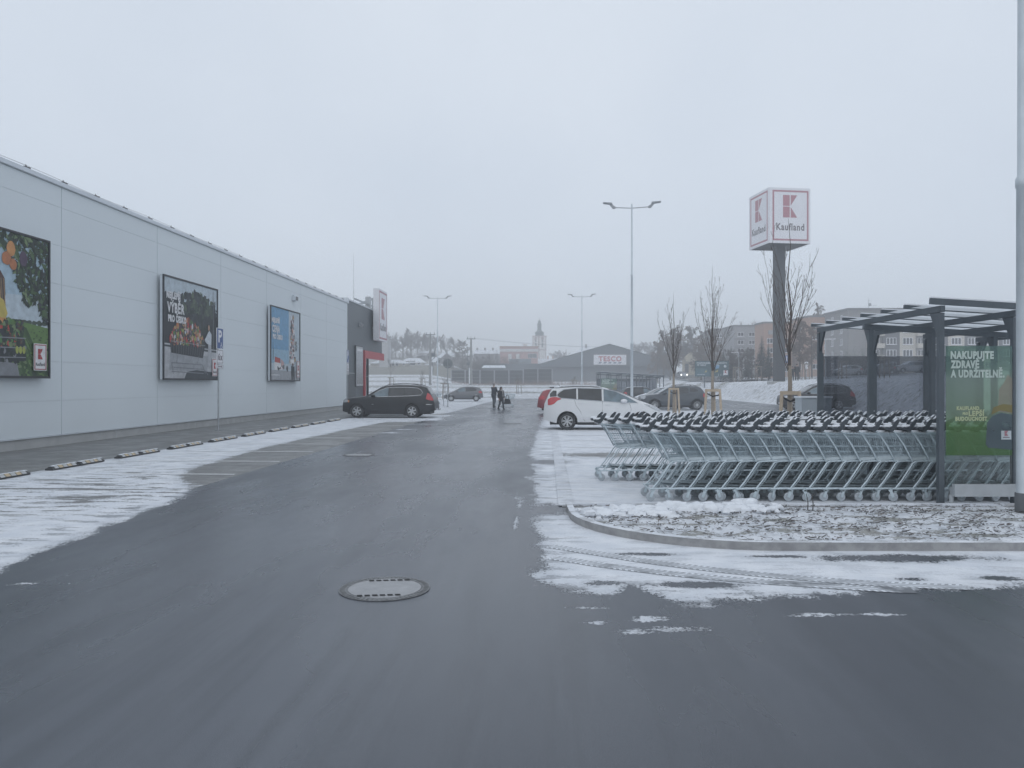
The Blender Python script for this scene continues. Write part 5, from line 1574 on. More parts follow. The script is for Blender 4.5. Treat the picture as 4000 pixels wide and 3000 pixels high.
P_BLACK = pm('paint_black', (.009, .011, .014), .35, 0, .05, .9, coat=.25); P_WHITE = paint('white', (.70, .71, .72), .3, 0); P_DGREY = paint('dark_grey', (.055, .066, .078), .35, .4)
P_GREY = paint('grey', (.14, .145, .155), .32, .5); P_RED = paint('red', (.26, .035, .045), .28, .2); P_SILV = paint('silver', (.34, .36, .38), .3, .6)
def put(px_front, px_rear, yside, sp):
    """centre of a side-on car from where its ends show and how far its near side is"""
    c = (ax(px_front, yside) + ax(px_rear, yside)) / 2
    return (c + sp['W'] / 2 * SA, yside + sp['W'] / 2 * CA)
x, y = put(1331, 1700, 39.4, SUV)
o = car('parked_car', 'black estate SUV with chrome window trim parked side-on by the store', x, y, rz_face(True), SUV, P_BLACK)
mb = MB(); mb.bar((-2.4, 0, .42), (-2.56, 0, .40), .05, .05); mb.ball((-2.57, 0, .45), .03, .03, .04); mb.build('tow_bar', M_CHROME, o)
x, y = put(2131, 2583, 29.0, MPV)
o = car('parked_car', 'white people carrier with red tail light parked behind the trolleys', x, y, rz_face(False), MPV, P_WHITE, snow=[(2.35, 4.1, .1, .03)])
mb = MB(); mb.path([(-1.62, .1, 1.66), (-1.72, .1, 1.8)], .006, 4); mb.box(-2.02, -1.86, -.5, .5, 1.60, 1.635); mb.build('aerial', M_TRIM, o)
x, y = put(2503, 2760, 51, DUS)
o = car('parked_car', 'dark grey off-roader with many-spoked wheels parked behind the staked trees', x, y, rz_face(True), DUS, P_DGREY)
mb = MB(); mb.path([(-2.16, .0, .4), (-2.3, 0, .38), (-2.32, 0, .48)], .03, 6); mb.build('tow_bar', M_TRIM, o)
T = dict(SUV); T.update(wm=WE, r=.37)
x, y = put(3062, 3348, 51.5, SUV)
car('parked_car', 'black SUV parked beyond the trolley shelter, seen through its panes', x, y, rz_face(True), T, P_BLACK)
x, y = put(1737, 1878, 77, HAT)
car('parked_car', 'small dark grey hatchback at the far end of the lane', x, y, PI - ANG + .08, HAT, P_GREY, snow=[(1.8, 3.5, .06, .02)])
car('parked_car', 'red car showing only its rear beside the white people carrier', ax(2098, 45) + 1.98 + .04, 45.6, rz_face(False), HAT, P_RED)
x, y = put(1372, 1700, 42.3, HAT); x -= .1
car('parked_car', 'dark car with a snowy roof hidden behind the black estate SUV', x - .45, y, rz_face(True), HAT, P_GREY, snow=[(1.75, 3.6, .06, .03)])
x, y = put(2477, 2720, 54.2, HAT)
car('parked_car', 'silver hatchback with snow on the bonnet just behind the dark grey off-roader', ax(2477, 54.2) + 1.98, y, rz_face(True), HAT, P_SILV, snow=[(.2, .95, .1, .02), (1.8, 3.5, .08, .03)])
car('parked_car', 'silver car second behind the dark grey off-roader, windscreen streaked with snow', ax(2482, 57.2) + 1.98, 58.0, rz_face(True), HAT, P_SILV, snow=[(.2, .95, .1, .02), (1.15, 1.6, .15, .02), (1.8, 3.5, .08, .03)])
car('parked_car', 'dark hatchback parked below the far trolley shelter', ax(2432, 64) + 1.98, 65, rz_face(False), HAT, P_BLACK, snow=[(1.8, 3.5, .08, .03)])
for k, (px0, px1, d, lab, sp) in enumerate(((3257, 3384, 109, 'snow covered pale car on the street, first behind the smoked panes', HAT), (3402, 3500, 111, 'snow covered car on the street between the shelter posts', HAT), (3520, 3622, 111, 'snow covered dark car on the street right of the others', SUV))):
    sp = dict(sp)
    c = (ax(px0, d) + ax(px1, d)) / 2
    car('parked_car', lab, c, d + .9, PI, sp, P_SILV if k != 1 else P_GREY, 'snowy cars on the street', snow=[(.1, .95, .1, .05), (1.2, 3.6, .05, .06)], z=gz1(c, d) + .12, detail=False)
x, y, z = at(2665, 1470, 168)
o = car('street_car', 'oncoming car with lit headlights on the far street', x, y, -PI / 2, HAT, P_SILV, None, z=gz1(x, y) + .18, detail=False)
for s in (-1, 1):
    mb = MB(); mb.lathe([(0, 2.03), (.12, 2.02), (.15, 1.9)], 12, (0, s * .62, .72), 'x'); mb.build('headlight', pm('lit_headlight', (1, 1, 1), .3, emit=(1, .97, .9, 3)), o)

# ================================================================== TREES
M_BARKT = pm('bark', (.115, .10, .09), .85, 0, .2, 6)
M_TWIG = pm('twigs', (.105, .088, .080), .85, 0, .2, 3)
M_TWIG2 = pm('brown_twigs', (.16, .118, .095), .85, 0, .2, 3)
M_LIME = pm('limewashed_bark', (.30, .26, .215), .8, 0, .1, 4)
M_STAKE2 = pm('grey_stake_wood', (.24, .21, .18), .8)
M_STAKE = pm('stake_wood', (.45, .365, .275), .7, 0, .15, 5, bump=.2)
M_NEEDLE = pm('needles', (.040, .055, .048), .8, 0, .3, 2)
M_BELT = pm('black_belt', (.02, .02, .022), .7)
def rdir(rr, d, ang):
    a = d.cross(Vector((rr.uniform(-1, 1), rr.uniform(-1, 1), rr.uniform(-1, 1))))
    if a.length < 1e-3: a = Vector((1, 0, 0))
    return (Matrix.Rotation(ang, 3, a.normalized()) @ d).normalized()
def grow(mb, rr, p, d, L, r, lev, maxlev, o):
    """a limb of a bare tree with its side shoots"""
    n = 4 if lev < 2 else 3
    pts, rs = [Vector(p)], [r]
    for i in range(n):
        d = (d + Vector((rr.uniform(-1, 1), rr.uniform(-1, 1), rr.uniform(-1, 1))) * o['wob'] + Vector((0, 0, o['up'][min(lev, len(o['up']) - 1)]))).normalized()
        pts.append(pts[-1] + d * L / n); rs.append(max(o['rmin'], r * (1 - .8 * (i + 1) / n)))
    mb.path(pts, rs, 5 if lev == 0 else (4 if lev == 1 else 3))
    if lev < maxlev:
        k = o['kids'][min(lev, len(o['kids']) - 1)]
        for i in range(k):
            f = o.get('from', .25) + (1 - o.get('from', .25)) * (i + rr.random()) / k
            j = min(n - 1, int(f * n)); q = pts[j].lerp(pts[j + 1], f * n - j) if f < 1 else pts[-1]
            dd = (pts[j + 1] - pts[j]).normalized()
            grow(mb, rr, q, rdir(rr, dd, o['ang'][min(lev, len(o['ang']) - 1)] * rr.uniform(.7, 1.3)), L * o['len'][min(lev, len(o['len']) - 1)] * rr.uniform(.6, 1.1) * (1.15 - .5 * f), max(o['rmin'], r * .42 * (1.1 - .5 * f)), lev + 1, maxlev, o)

# three young upright trees held by stakes
def young_tree(px, Y, seed, lab, slab, post_w):
    rr = random.Random(seed)
    x, y = ax(px, Y), Y
    t = thing('young_tree', lab, 'tree', (x, y, 0), rr.uniform(0, 6), 'young staked trees')
    mb = MB(); mb.path([(0, 0, -.1), (.01, 0, 1.0), (-.01, .01, 1.75), (.0, 0, 2.2)], [.062, .055, .05, .045], 8); mb.build('trunk', M_LIME, t, 60)
    mb = MB()
    mb.path([(0, 0, 2.15), (.03, .02, 2.8), (-.03, .03, 3.5), (.04, -.02, 4.3), (.0, .03, 5.1), (.05, .0, 5.75)], [.042, .032, .022, .014, .008, .003], 6)
    o = dict(wob=.08, up=(.16, .12, .05), rmin=.0036, kids=(5, 2), ang=(.38, .5), len=(.34, .4), **{'from': .3})
    for k in range(17):
        z = 1.95 + 1.7 * (k / 17) ** 1.2; t_ = rr.uniform(0, 2 * PI)
        q_ = rr.uniform(.22, .52); d = Vector((math.cos(t_) * q_, math.sin(t_) * q_, .9)).normalized()
        grow(mb, rr, (0, 0, z), d, rr.uniform(1.1, 2.5) * (1.1 - .35 * k / 17), .0115, 0, 2, o)
    mb.build('crown', M_TWIG, t)
    s = thing('tree_stakes', slab, 'tree stakes', (x, y, 0), -.2, 'tripods of tree stakes')
    w = post_w / 2
    P = [(-w, -.25, 0), (w, -.25, 0), (.1, .42, 0)]; Q = [(-w * .72, -.15, 1.5), (w * .72, -.15, 1.5), (.06, .25, 1.5)]
    for a, b in zip(P, Q):
        mb = MB(); mb.tube(a, b, .045, .042, 9); mb.build('post', M_STAKE, s, 50)
    for a, b in ((0, 1), (1, 2), (2, 0)):
        mb = MB(); p, q = Vector(Q[a]), Vector(Q[b]); e = (q - p) * .08; mb.bar(p - e + Vector((0, 0, .035)), q + e + Vector((0, 0, .035)), .05, .085); mb.build('crossbar', M_STAKE, s)
    mb = MB(); c = [Vector(q) * 1.0 + Vector((0, 0, -.13)) for q in Q]
    mb.path([c[0] * 1.06, Vector((0, -.09, 1.33)), c[1] * 1.04 + Vector((0, 0, -.03))], .022, 4); mb.path([c[1], Vector((.07, .05, 1.35)), c[2]], .02, 4); mb.build('strap', M_BELT, s)
young_tree(2632, 33.5, 3, 'young staked tree left of the others, in front of the dark grey off-roader', 'wooden stakes left of the others in front of the dark grey off-roader', .52)
young_tree(2784, 26, 8, 'middle young staked tree in front of the teal billboard', 'wooden stakes at the tail of the dark grey off-roader', .62)
young_tree(3084, 18.6, 5, 'young staked tree beside the pylon sign, nearest the trolley shelter', 'wooden stakes nearest the grey cabinet', .56)
# saplings with stakes further off
def sapling(px, ytop, Y, lab, seed, stakes=True):
    rr = random.Random(seed); x = ax(px, Y); z0 = gz1(x, Y) - .03
    H = CAMH - (ytop - 1500) / 3000 * Y - z0
    t = thing('sapling', lab, 'sapling', (x, Y, z0), 0, 'staked saplings beyond the car park')
    mb = MB(); mb.tube((0, 0, 0), (0, 0, H), .05, .012, 5); mb.build('trunk', M_TWIG, t)
    mb = MB(); o = dict(wob=.1, up=(.15,), rmin=.01, kids=(3,), ang=(.5,), len=(.45,))
    for k in range(9): a = rr.uniform(0, 6.28); grow(mb, rr, (0, 0, H * rr.uniform(.45, .8)), Vector((math.cos(a) * .6, math.sin(a) * .6, .8)), H * .28, .016, 0, 1, o)
    mb.build('crown', M_TWIG, t)
    if stakes:
        for a in (0, 2.1, 4.2):
            mb = MB(); mb.tube((.5 * math.cos(a), .5 * math.sin(a), 0), (.4 * math.cos(a), .4 * math.sin(a), 1.9), .05, n=6); mb.build('stake', M_STAKE2, t)
        mb = MB(); mb.bar((-.5, -.3, 1.85), (.5, -.3, 1.85), .08, .12); mb.build('crossbar', M_STAKE2, t)
for i, a in enumerate([(1527, 1405, 128, 'thin staked sapling right of the red entrance frame, before the bungalow'), (1650, 1445, 122, 'thin sapling between the bungalows and the field lamp'), (2024, 1468, 112, 'staked sapling before the dark noise fence'), (2241, 1472, 116, 'staked sapling before the dark store wall'),
                       (1738, 1475, 92, 'bare sapling beside the round road sign'), (2876, 1455, 98, 'staked sapling on the bank left of the pylon'), (2960, 1452, 99, 'staked sapling on the bank just left of the pylon'), (3146, 1432, 92, 'staked sapling on the bank right of the pylon'),
                       (3290, 1440, 82, 'staked sapling behind the smoked panes at the parked black SUV'), (3455, 1452, 72, 'staked sapling seen through the second smoked pane')]):
    sapling(*a, 40 + i)

# background trees: a few shapes, each tree a thing of its own
def tree_meshes(seed, H, kind):
    rr = random.Random(seed)
    tr, cw = MB(), MB()
    if kind == 'round':
        tr.path([(0, 0, -.5), (.1, 0, H * .2), (0, .1, H * .42), (.1, 0, H * .62)], [H * .022, H * .018, H * .013, H * .007], 6)
        o = dict(wob=.2, up=(.06, .03, 0), rmin=.024, kids=(7, 7, 5), ang=(.65, .7, .7), len=(.55, .5, .5), **{'from': .2})
        for k in range(16):
            a = rr.uniform(0, 6.28); z = H * (.25 + .38 * k / 16)
            grow(cw, rr, (0, 0, z), Vector((math.cos(a), math.sin(a), rr.uniform(.35, 1.3))).normalized(), H * rr.uniform(.26, .44), H * .009, 0, 3 if k % 2 else 2, o)
    elif kind == 'birch':
        tr.path([(0, 0, -.5), (.1, 0, H * .3), (0, .1, H * .6), (.1, 0, H * .97)], [H * .016, H * .013, H * .008, .02], 6)
        o = dict(wob=.16, up=(.05, -.22, -.5), rmin=.026, kids=(9, 9, 6), ang=(.7, .8, .6), len=(.5, .55, .6), **{'from': .15})
        for k in range(20):
            a = rr.uniform(0, 6.28); z = H * (.22 + .7 * k / 20)
            grow(cw, rr, (0, 0, z), Vector((math.cos(a), math.sin(a), rr.uniform(.6, 1.4))).normalized(), H * rr.uniform(.18, .30) * (1.15 - .6 * k / 20), H * .006, 0, 3 if k % 2 else 2, o)
    elif kind == 'tall':
        tr.path([(0, 0, -.5), (.1, 0, H * .3), (-.1, .1, H * .6), (.1, 0, H * .95)], [H * .017, H * .014, H * .008, .02], 6)
        o = dict(wob=.16, up=(.14, .08, .02), rmin=.024, kids=(8, 7, 5), ang=(.55, .6, .6), len=(.5, .5, .5), **{'from': .2})
        for k in range(18):
            a = rr.uniform(0, 6.28); z = H * (.30 + .58 * k / 18)
            grow(cw, rr, (0, 0, z), Vector((math.cos(a), math.sin(a), rr.uniform(.8, 1.8))).normalized(), H * rr.uniform(.18, .32) * (1.1 - .45 * k / 18), H * .006, 0, 3 if k % 3 else 2, o)
    elif kind == 'bush':
        tr.tube((0, 0, -.3), (0, 0, H * .3), .08, n=5)
        o = dict(wob=.2, up=(.08, .05, 0), rmin=.014, kids=(7, 6), ang=(.5, .6), len=(.55, .5), **{'from': .15})
        for k in range(34):
            a = rr.uniform(0, 6.28); q = rr.uniform(0, H * .28)
            grow(cw, rr, (q * math.cos(a), q * math.sin(a), -.2), Vector((math.cos(a) * .5, math.sin(a) * .5, 1)).normalized(), H * rr.uniform(.5, .95), .035, 0, 2, o)
    else:                                                   # spruce
        tr.path([(0, 0, -.4), (0, 0, H * .97)], [H * .02, .02], 6)
        for k in range(26):
            f = k / 26; z = H * (.14 + .84 * f); R_ = H * .21 * (1 - f) ** .85 + .12
            nn = 11
            for i in range(nn):
                a = 2 * PI * (i + rr.random()) / nn; L = R_ * rr.uniform(.7, 1.1)
                for j in range(6):
                    g = (j + .6) / 6; c = Vector((math.cos(a) * L * g, math.sin(a) * L * g, z - L * .35 * g * g))
                    w = L * .20 * (1.15 - g * .6); s = Vector((-math.sin(a), math.cos(a), 0)) * w; d = Vector((math.cos(a), math.sin(a), -.45)) * L * .17
                    e = Vector((0, 0, rr.uniform(-.12, .05) * L - .1 * w))
                    cw.add([c - s + e, c + d, c + s + e, c - d * .8], [(0, 1, 2), (0, 2, 3)])
    return tr, cw
TM = {}
def bg_tree(kind, px, ytop, ybase, Y, lab, seed, wide=1.0, mat=None, z=None, group='bare trees in the distance'):
    key = (kind, seed % 3)
    if key not in TM:
        a, b = tree_meshes(seed % 3 + 17 * len(kind), 10.0, kind)
        TM[key] = (a, b, {})
    a, b, cache = TM[key]
    mat = mat or (M_NEEDLE if kind == 'spruce' else M_TWIG)
    if mat.name not in cache: cache[mat.name] = (a.mesh('trunk', M_BARKT, 60), b.mesh('crown', mat))
    x = ax(px, Y)
    zb = z if z is not None else gz1(x, Y)
    H = (ybase - ytop) / 3000 * Y
    zb2 = CAMH - (ybase - 1500) / 3000 * Y
    H += max(0, zb2 - zb); s = H / 10.0
    names = {'round': 'bare_tree', 'birch': 'birch_tree', 'tall': 'bare_tree', 'bush': 'bush', 'spruce': 'spruce_tree'}
    t = thing(names[kind], lab, 'bush' if kind == 'bush' else 'tree', (x, Y, zb - .1), (seed * 2.4) % 6.28, group)
    for me, nm in zip(cache[mat.name], ('trunk', 'crown')): inst(me, nm, t, scale=(s * wide, s * wide, s))
for i, a in enumerate([
    ('tall', 1497, 1300, 1402, 268, 'bare tree at the right edge of the tall store sign', 1, 1.0), ('tall', 1517, 1308, 1402, 290, 'bare tree just right of the store sign, above the long bungalow', 2, 1.2), ('round', 1545, 1296, 1402, 285, 'slender bare tree above the middle of the long bungalow', 3, .9),
    ('round', 1606, 1290, 1404, 280, 'broadest bare crown above the gap between the bungalows', 4, 1.15), ('tall', 1630, 1298, 1404, 286, 'bare tree beside the broadest crown, above the second bungalow', 5, 1.1), ('tall', 1660, 1312, 1405, 292, 'bare tree left of the switch gear pole', 6, 1.1), ('round', 1682, 1302, 1405, 300, 'bare tree behind the switch gear pole', 7, .8),
    ('tall', 1722, 1308, 1400, 285, 'bare tree behind the field lamp pole', 8, 1.2), ('round', 1746, 1312, 1400, 280, 'gnarled bare tree above the gabled cottages', 9, .7), ('round', 1775, 1322, 1410, 290, 'pale bare tree right of the gabled cottages', 10, .8),
    ('round', 1575, 1300, 1406, 276, 'bare tree over the ridge of the second bungalow', 35, 1.2), ('tall', 1590, 1294, 1406, 296, 'bare tree behind the broadest crown', 36, 1.2), ('round', 1648, 1306, 1408, 274, 'low bare tree above the left cottage', 37, 1.2), ('tall', 1700, 1316, 1408, 276, 'bare tree between the switch gear pole and the field lamp', 38, 1.2), ('round', 1530, 1318, 1406, 274, 'low bare tree above the long bungalow', 39, 1.2), ('bush', 1560, 1360, 1408, 262, 'hazy undergrowth above the long bungalow', 40, 2.2), ('bush', 1625, 1362, 1408, 262, 'hazy undergrowth above the second bungalow', 41, 2.2), ('bush', 1690, 1366, 1408, 268, 'hazy undergrowth behind the cottages', 42, 2.2),
    ('birch', 1806, 1330, 1448, 232, 'dense grey birch left of the fence pole', 11, 1.3), ('bush', 1770, 1390, 1450, 215, 'dark bush mass below the cottages', 12, 1.6),
    ('round', 2190, 1357, 1404, 290, 'small bare tree behind the pale roof left of the gabled store', 13, 1.2), ('round', 2492, 1318, 1400, 262, 'far bare tree behind the right slope of the gabled store', 14, 1.0), ('round', 2538, 1326, 1402, 270, 'far low bare tree right of the nearest full lamp', 15, 1.0),
    ('birch', 2592, 1285, 1446, 186, 'broad hazy birch left of the yellow chapel house', 16, 1.05), ('birch', 2640, 1268, 1446, 178, 'tallest hazy birch over the left staked tree', 17, 1.1), ('birch', 2700, 1262, 1440, 196, 'hazy birch above the yellow chapel house', 18, 1.1), ('birch', 2752, 1288, 1440, 192, 'hazy birch left of the far grey apartment block', 19, 1.0),
    ('birch', 2570, 1320, 1446, 170, 'low brown birch at the right end of the gabled store', 51, 1.2, M_TWIG2), ('birch', 2618, 1300, 1446, 172, 'brown birch behind the left staked tree', 52, 1.2, M_TWIG2), ('birch', 2672, 1292, 1446, 200, 'hazy brown birch behind the chapel belfry', 53, 1.2, M_TWIG2), ('birch', 2726, 1300, 1446, 176, 'brown birch right of the yellow chapel house', 54, 1.1, M_TWIG2), ('birch', 2790, 1318, 1450, 140, 'brown birch above the right half of the teal billboard', 55, 1.1, M_TWIG2),
    ('round', 2812, 1262, 1430, 205, 'bare tree rising above the far grey apartment block', 20, .8), ('round', 2950, 1246, 1330, 198, 'bare tree top above the apartment roofs left of the pylon', 21, .8),
    ('birch', 3198, 1178, 1420, 160, 'tall pale birch above the roofs right of the pylon', 22, .55),
    ('round', 2862, 1345, 1466, 116, 'dark bare tree before the grey block, at the teal billboard edge', 23, .8), ('round', 2898, 1352, 1466, 114, 'dark bare tree before the grey block, second from the billboard', 24, .8), ('round', 2938, 1340, 1466, 117, 'dark bare tree before the salmon block, left of the spruces', 25, .8)]):
    bg_tree(*a)
bg_tree('birch', 3122, 1232, 1466, 104, 'brown birch with drooping twigs right of the pylon', 26, 1.0, M_TWIG2); bg_tree('birch', 3172, 1250, 1466, 108, 'brown birch with pale stems left of the trolley shelter', 27, 1.0, M_TWIG2)
bg_tree('spruce', 2976, 1302, 1462, 112, 'taller dark spruce left of the pylon', 28, 1.0, group='spruces by the apartments'); bg_tree('spruce', 3002, 1330, 1462, 110, 'lower dark spruce against the pylon pole', 29, 1.0, group='spruces by the apartments')
bg_tree('spruce', 2826, 1352, 1450, 128, 'dark spruce behind the teal billboard', 30, 1.1, group='spruces by the apartments')
bg_tree('spruce', 2856, 1345, 1462, 120, 'dark spruce at the right edge of the teal billboard', 46, 1.3, group='spruces by the apartments'); bg_tree('spruce', 2922, 1352, 1462, 121, 'dark spruce between the dark bare trees', 47, 1.3, group='spruces by the apartments'); bg_tree('birch', 2740, 1330, 1446, 150, 'brown hazy birch directly behind the teal billboard', 48, 1.4, M_TWIG2)
bg_tree('bush', 3370, 1352, 1440, 119, 'dark bush before the apartment balconies', 31, 1.2, M_NEEDLE, group='bushes')
for k, (px, w) in enumerate(((1860, 1.6), (1905, 1.9), (1940, 1.6))): bg_tree('bush', px, 1385 - 8 * (k == 1), 1446, 205 + 4 * k, ('hazy bush right of the fence pole', 'tallest hazy bush behind the snow roofed shed', 'hazy bush before the salmon building')[k], 32 + k, w, group='bushes')
# dry weeds along the fence foot
mb = MB(); rr = random.Random(21)
for k in range(1500):
    px = rr.uniform(1765, 2350); Y = rr.uniform(150, 157); x = ax(px, Y); z = gz1(x, Y) - .1
    h = rr.uniform(.3, 1.1) * (1.2 if 1900 < px < 1950 or px > 2000 else .7); a = rr.uniform(-.3, .3)
    mb.add([(x - .02, Y, z), (x + .02, Y, z), (x + a, Y + rr.uniform(-.3, .3), z + h)], [(0, 1, 2)])
tag(mb.build('dry_weeds', pm('dry_weed', (.26, .20, .18), .9, 0, .2, 2)), kind='stuff')

# ================================================================== FENCE AND BUILDINGS
M_FENCE = pm('dark_fence_panel', (.060, .064, .070), .8, 0, .1, 2, bump=.4, bscale=3)
M_FPOST = pm('fence_post', (.30, .31, .33), .6, 0, .1, 3)
FY = 160
xs_f = [ax(p, FY) for p in (1763, 1817, 1875, 1931, 1988, 2044, 2101, 2157)]
t = thing('noise_fence', 'dark panelled noise fence with pale posts across the far end', 'fence', (xs_f[0], FY, gz1(0, FY) - .1))
for i, X in enumerate(xs_f):
    tp = 3.0 + (.25 if i >= 5 else 0)
    mb = MB(); mb.box(X - xs_f[0] - .12, X - xs_f[0] + .12, -.15, .15, 0, tp + .08); mb.build('post', M_FPOST, t)
    if i < len(xs_f) - 1:
        mb = MB(); a, b = X - xs_f[0] + .13, xs_f[i + 1] - xs_f[0] - .13; tp = 3.0 + (.25 if i >= 5 else 0)
        for k in range(4): mb.box(a, b, -.06, .06, .05 + k * tp / 4, (k + 1) * tp / 4)
        mb.box(a, b, -.10, .10, tp + .002, tp + .09, 1)
        mb.build('panel', [M_FENCE, M_FPOST], t)

M_ROOFS = pm('snowy_roof', (.66, .69, .73), .8, 0, .05, .8)
def bm(n, c): return pm('render_' + n, c, .8, 0, .05, .7)
WINM = {}
def win_mesh(w, h, bars=1):
    k = (round(w, 2), round(h, 2), bars)
    if k not in WINM:
        mb = MB(); border2 = .07
        mb.box(-w / 2, w / 2, -.05, .0, 0, border2); mb.box(-w / 2, w / 2, -.05, 0, h - border2, h); mb.box(-w / 2, -w / 2 + border2, -.05, 0, border2, h - border2); mb.box(w / 2 - border2, w / 2, -.05, 0, border2, h - border2)
        for b in range(bars): x = -w / 2 + w * (b + 1) / (bars + 1); mb.box(x - .05, x + .05, -.05, 0, border2, h - border2)
        mb.box(-w / 2 - .08, w / 2 + .08, -.16, -.051, -.06, .0)
        f = mb.mesh('window', M_SIGNW)
        mb = MB(); mb.box(-w / 2 + border2, w / 2 - border2, -.012, .0, border2, h - border2)
        p = mb.mesh('pane', M_DGLASS)
        WINM[k] = (f, p)
    return WINM[k]
def window(t, x, y, z, w, h, bars=1, rot=0.0):
    f, p = win_mesh(w, h, bars)
    o = inst(f, 'window', t, (x, y, z), (0, 0, rot)); inst(p, 'pane', o)
def block(name, lab, x0, x1, Y, ztop, depth, mat, wins, cat='apartment block', roofm=None, zones=(), sidewin=()):
    x = x0; zg = min(gz1(x0, Y), gz1(x1, Y)) - .4
    t = thing(name, lab, cat, (x0, Y, zg), 0, None)
    W = x1 - x0; H = ztop - zg
    mb = MB(); mb.box(0, W, 0, depth, 0, H); mb.build('wall', mat, t)
    mb = MB(); mb.box(-.15, W + .15, -.15, depth + .15, H + .003, H + .32); mb.build('roof_edge', roofm or bm('parapet', (.20, .20, .21)), t)
    for (a, b, m, prj, z0, z1) in zones:
        mb = MB(); mb.box(a, b, -prj, -.001, z0, min(z1, H - .02)); mb.build('wall_panel', m, t)
    for (wx, wz, w, h, bars, yy) in wins: window(t, wx, yy, wz, w, h, bars)
    for (wy, wz, w, h) in sidewin: window(t, -.0, wy, wz, w, h, 1, -PI / 2)
    return t, H
M_CG, M_CD, M_CC, M_CS, M_CP = bm('mid_grey', (.24, .235, .235)), bm('dark_grey', (.12, .12, .13)), bm('cream', (.50, .47, .42)), bm('salmon', (.40, .26, .20)), bm('pale_grey', (.33, .33, .34))
# block C behind the shelter
Y = 126; Xc = ax(3314, Y)
wins, zones = [], []
for b, (a0, a1, m, prj) in enumerate(((0, 2.95, M_CP, .0), (2.95, 5.55, M_CP, 1.0), (5.55, 8.3, M_CD, .25), (8.3, 10.9, M_CC, .25), (10.9, 13.4, M_CP, .9), (13.4, 16.2, M_CD, .25), (16.2, 18.9, M_CC, .25), (18.9, 21.6, M_CD, .25), (21.6, 24.5, M_CC, .25), (24.5, 27.5, M_CD, .25))):
    if prj > .5:
        for fl in range(5): zones.append((a0, a1, M_CC, prj, 1.0 + 1.97 * fl, 1.75 + 1.97 * fl))
    elif prj: zones.append((a0, a1, m, prj, 0, 20))
    for fl in range(5):
        if b == 0: continue
        wins.append(((a0 + a1) / 2, 1.6 + 1.97 * fl, 1.62, 1.1, 2, -prj - .002 if prj < .5 else -.002))
t, H = block('apartment_block', 'grey and cream apartment block with white windows behind the trolley shelter', Xc, Xc + 30, Y, 13.9, 9.5, M_CG, wins, zones=zones, sidewin=[(2.6, 1.6 + 1.97 * f, .8, 1.05) for f in range(5)] + [(6.2, 1.6 + 1.97 * f, .8, 1.05) for f in range(5)])
for k, (xx, hh) in enumerate(((5.2, 2.0), (16.5, 2.3))):
    mb = MB(); mb.tube((xx, 4, H + .3), (xx, 4, H + .3 + hh), .04, n=5)
    for j in range(3): mb.bar((xx - .1, 4, H + hh * (.55 + .2 * j)), (xx + (.5 if j else 1.4), 4, H + hh * (.57 + .2 * j)), .04, .04)
    mb.ball((xx + .12, 3.9, H + .3 + hh * .5), .28, .08, .28); mb.build('aerial', M_STEEL, t)
# block B2 right of the pylon, brownish
Y = 146; X = ax(3158, Y)
block('apartment_block', 'brownish apartment block between the pylon and the trolley shelter', X, X + 7.5, Y, CAMH + 261 / 3000 * Y, 9, M_CS, [(1.4 + 2.3 * k, 1.9 + 1.86 * f, 1.4, .95, 1, -.002) for k in range(3) for f in range(5)], sidewin=[(4, 1.9 + 1.86 * f, 1.0, .95) for f in range(5)])
Y = 151; X = ax(2983, Y)
block('apartment_block', 'salmon apartment block directly left of the pylon pole', X, X + 5.6, Y, CAMH + 237 / 3000 * Y, 5.5, M_CS, [(1.5, 1.7 + 1.86 * f, 1.7, .95, 2, -.002) for f in range(4)] + [(4.6, 1.7 + 1.86 * f, .9, .95, 0, -.002) for f in range(4)], zones=[(.9, 4.2, M_CP, .3, 9.0, 9.8)])
Y = 166; X = ax(2868, Y)
block('apartment_block', 'pale grey apartment block in front of the spruces, left of the salmon one', X, X + 5.2, Y, CAMH + 225 / 3000 * Y, 9, M_CP, [(1.4 + 2.4 * k, 2.3 + 1.73 * f, 1.3, .85, 1, -.002) for k in range(2) for f in range(5)], zones=[(.3, 2.5, M_CP, .4, 1.75 + 1.73 * f, 2.2 + 1.73 * f) for f in range(1, 5)])
Y = 188; X = ax(2790, Y)
block('apartment_block', 'farthest grey apartment block above the teal billboard', X, X + 5.5, Y, CAMH + 212 / 3000 * Y, 9, M_CG, [(1.3 + 2.4 * k, 2.4 + 1.8 * f, 1.2, .85, 1, -.002) for k in range(2) for f in range(5)])

# gabled store across the far street
TY = 200
t = thing('gabled_store', 'dark grey gabled store with a white and red name sign', 'store', (ax(2378, TY), TY, gz1(ax(2378, TY), TY) - .6), 0)
zg = gz1(ax(2378, TY), TY) - .6
def TZ(y): return CAMH - (y - 1500) / 3000 * TY - zg
def TX(px): return (px - 2378) / 3000 * TY
M_TD = pm('store_dark_cladding', (.115, .13, .145), .6, 0, .05, .6)
mb = MB(); mb.prism([(TX(2122), 0), (TX(2630), 0), (TX(2630), TZ(1424)), (TX(2378), TZ(1347)), (TX(2122), TZ(1424))], 0, 40); mb.build('wall', M_TD, t)
mb = MB(); mb.prism([(TX(2112), TZ(1434)), (TX(2642), TZ(1430)), (TX(2640), TZ(1421)), (TX(2378), TZ(1345)), (TX(2114), TZ(1421))], -1.6, -.002); mb.build('gable_band', pm('store_dark_band', (.095, .11, .125), .6, 0, .05, .6), t)
mb = MB()
for a, b in (((2112, 1420), (2378, 1343.2)), ((2378, 1343.2), (2644, 1420))):
    mb.add([(TX(a[0]), -1.5, TZ(a[1])), (TX(b[0]), -1.5, TZ(b[1])), (TX(b[0]), 41, TZ(b[1])), (TX(a[0]), 41, TZ(a[1]))], [(0, 1, 2, 3)])
mb.build('roof', M_ROOFS, t)
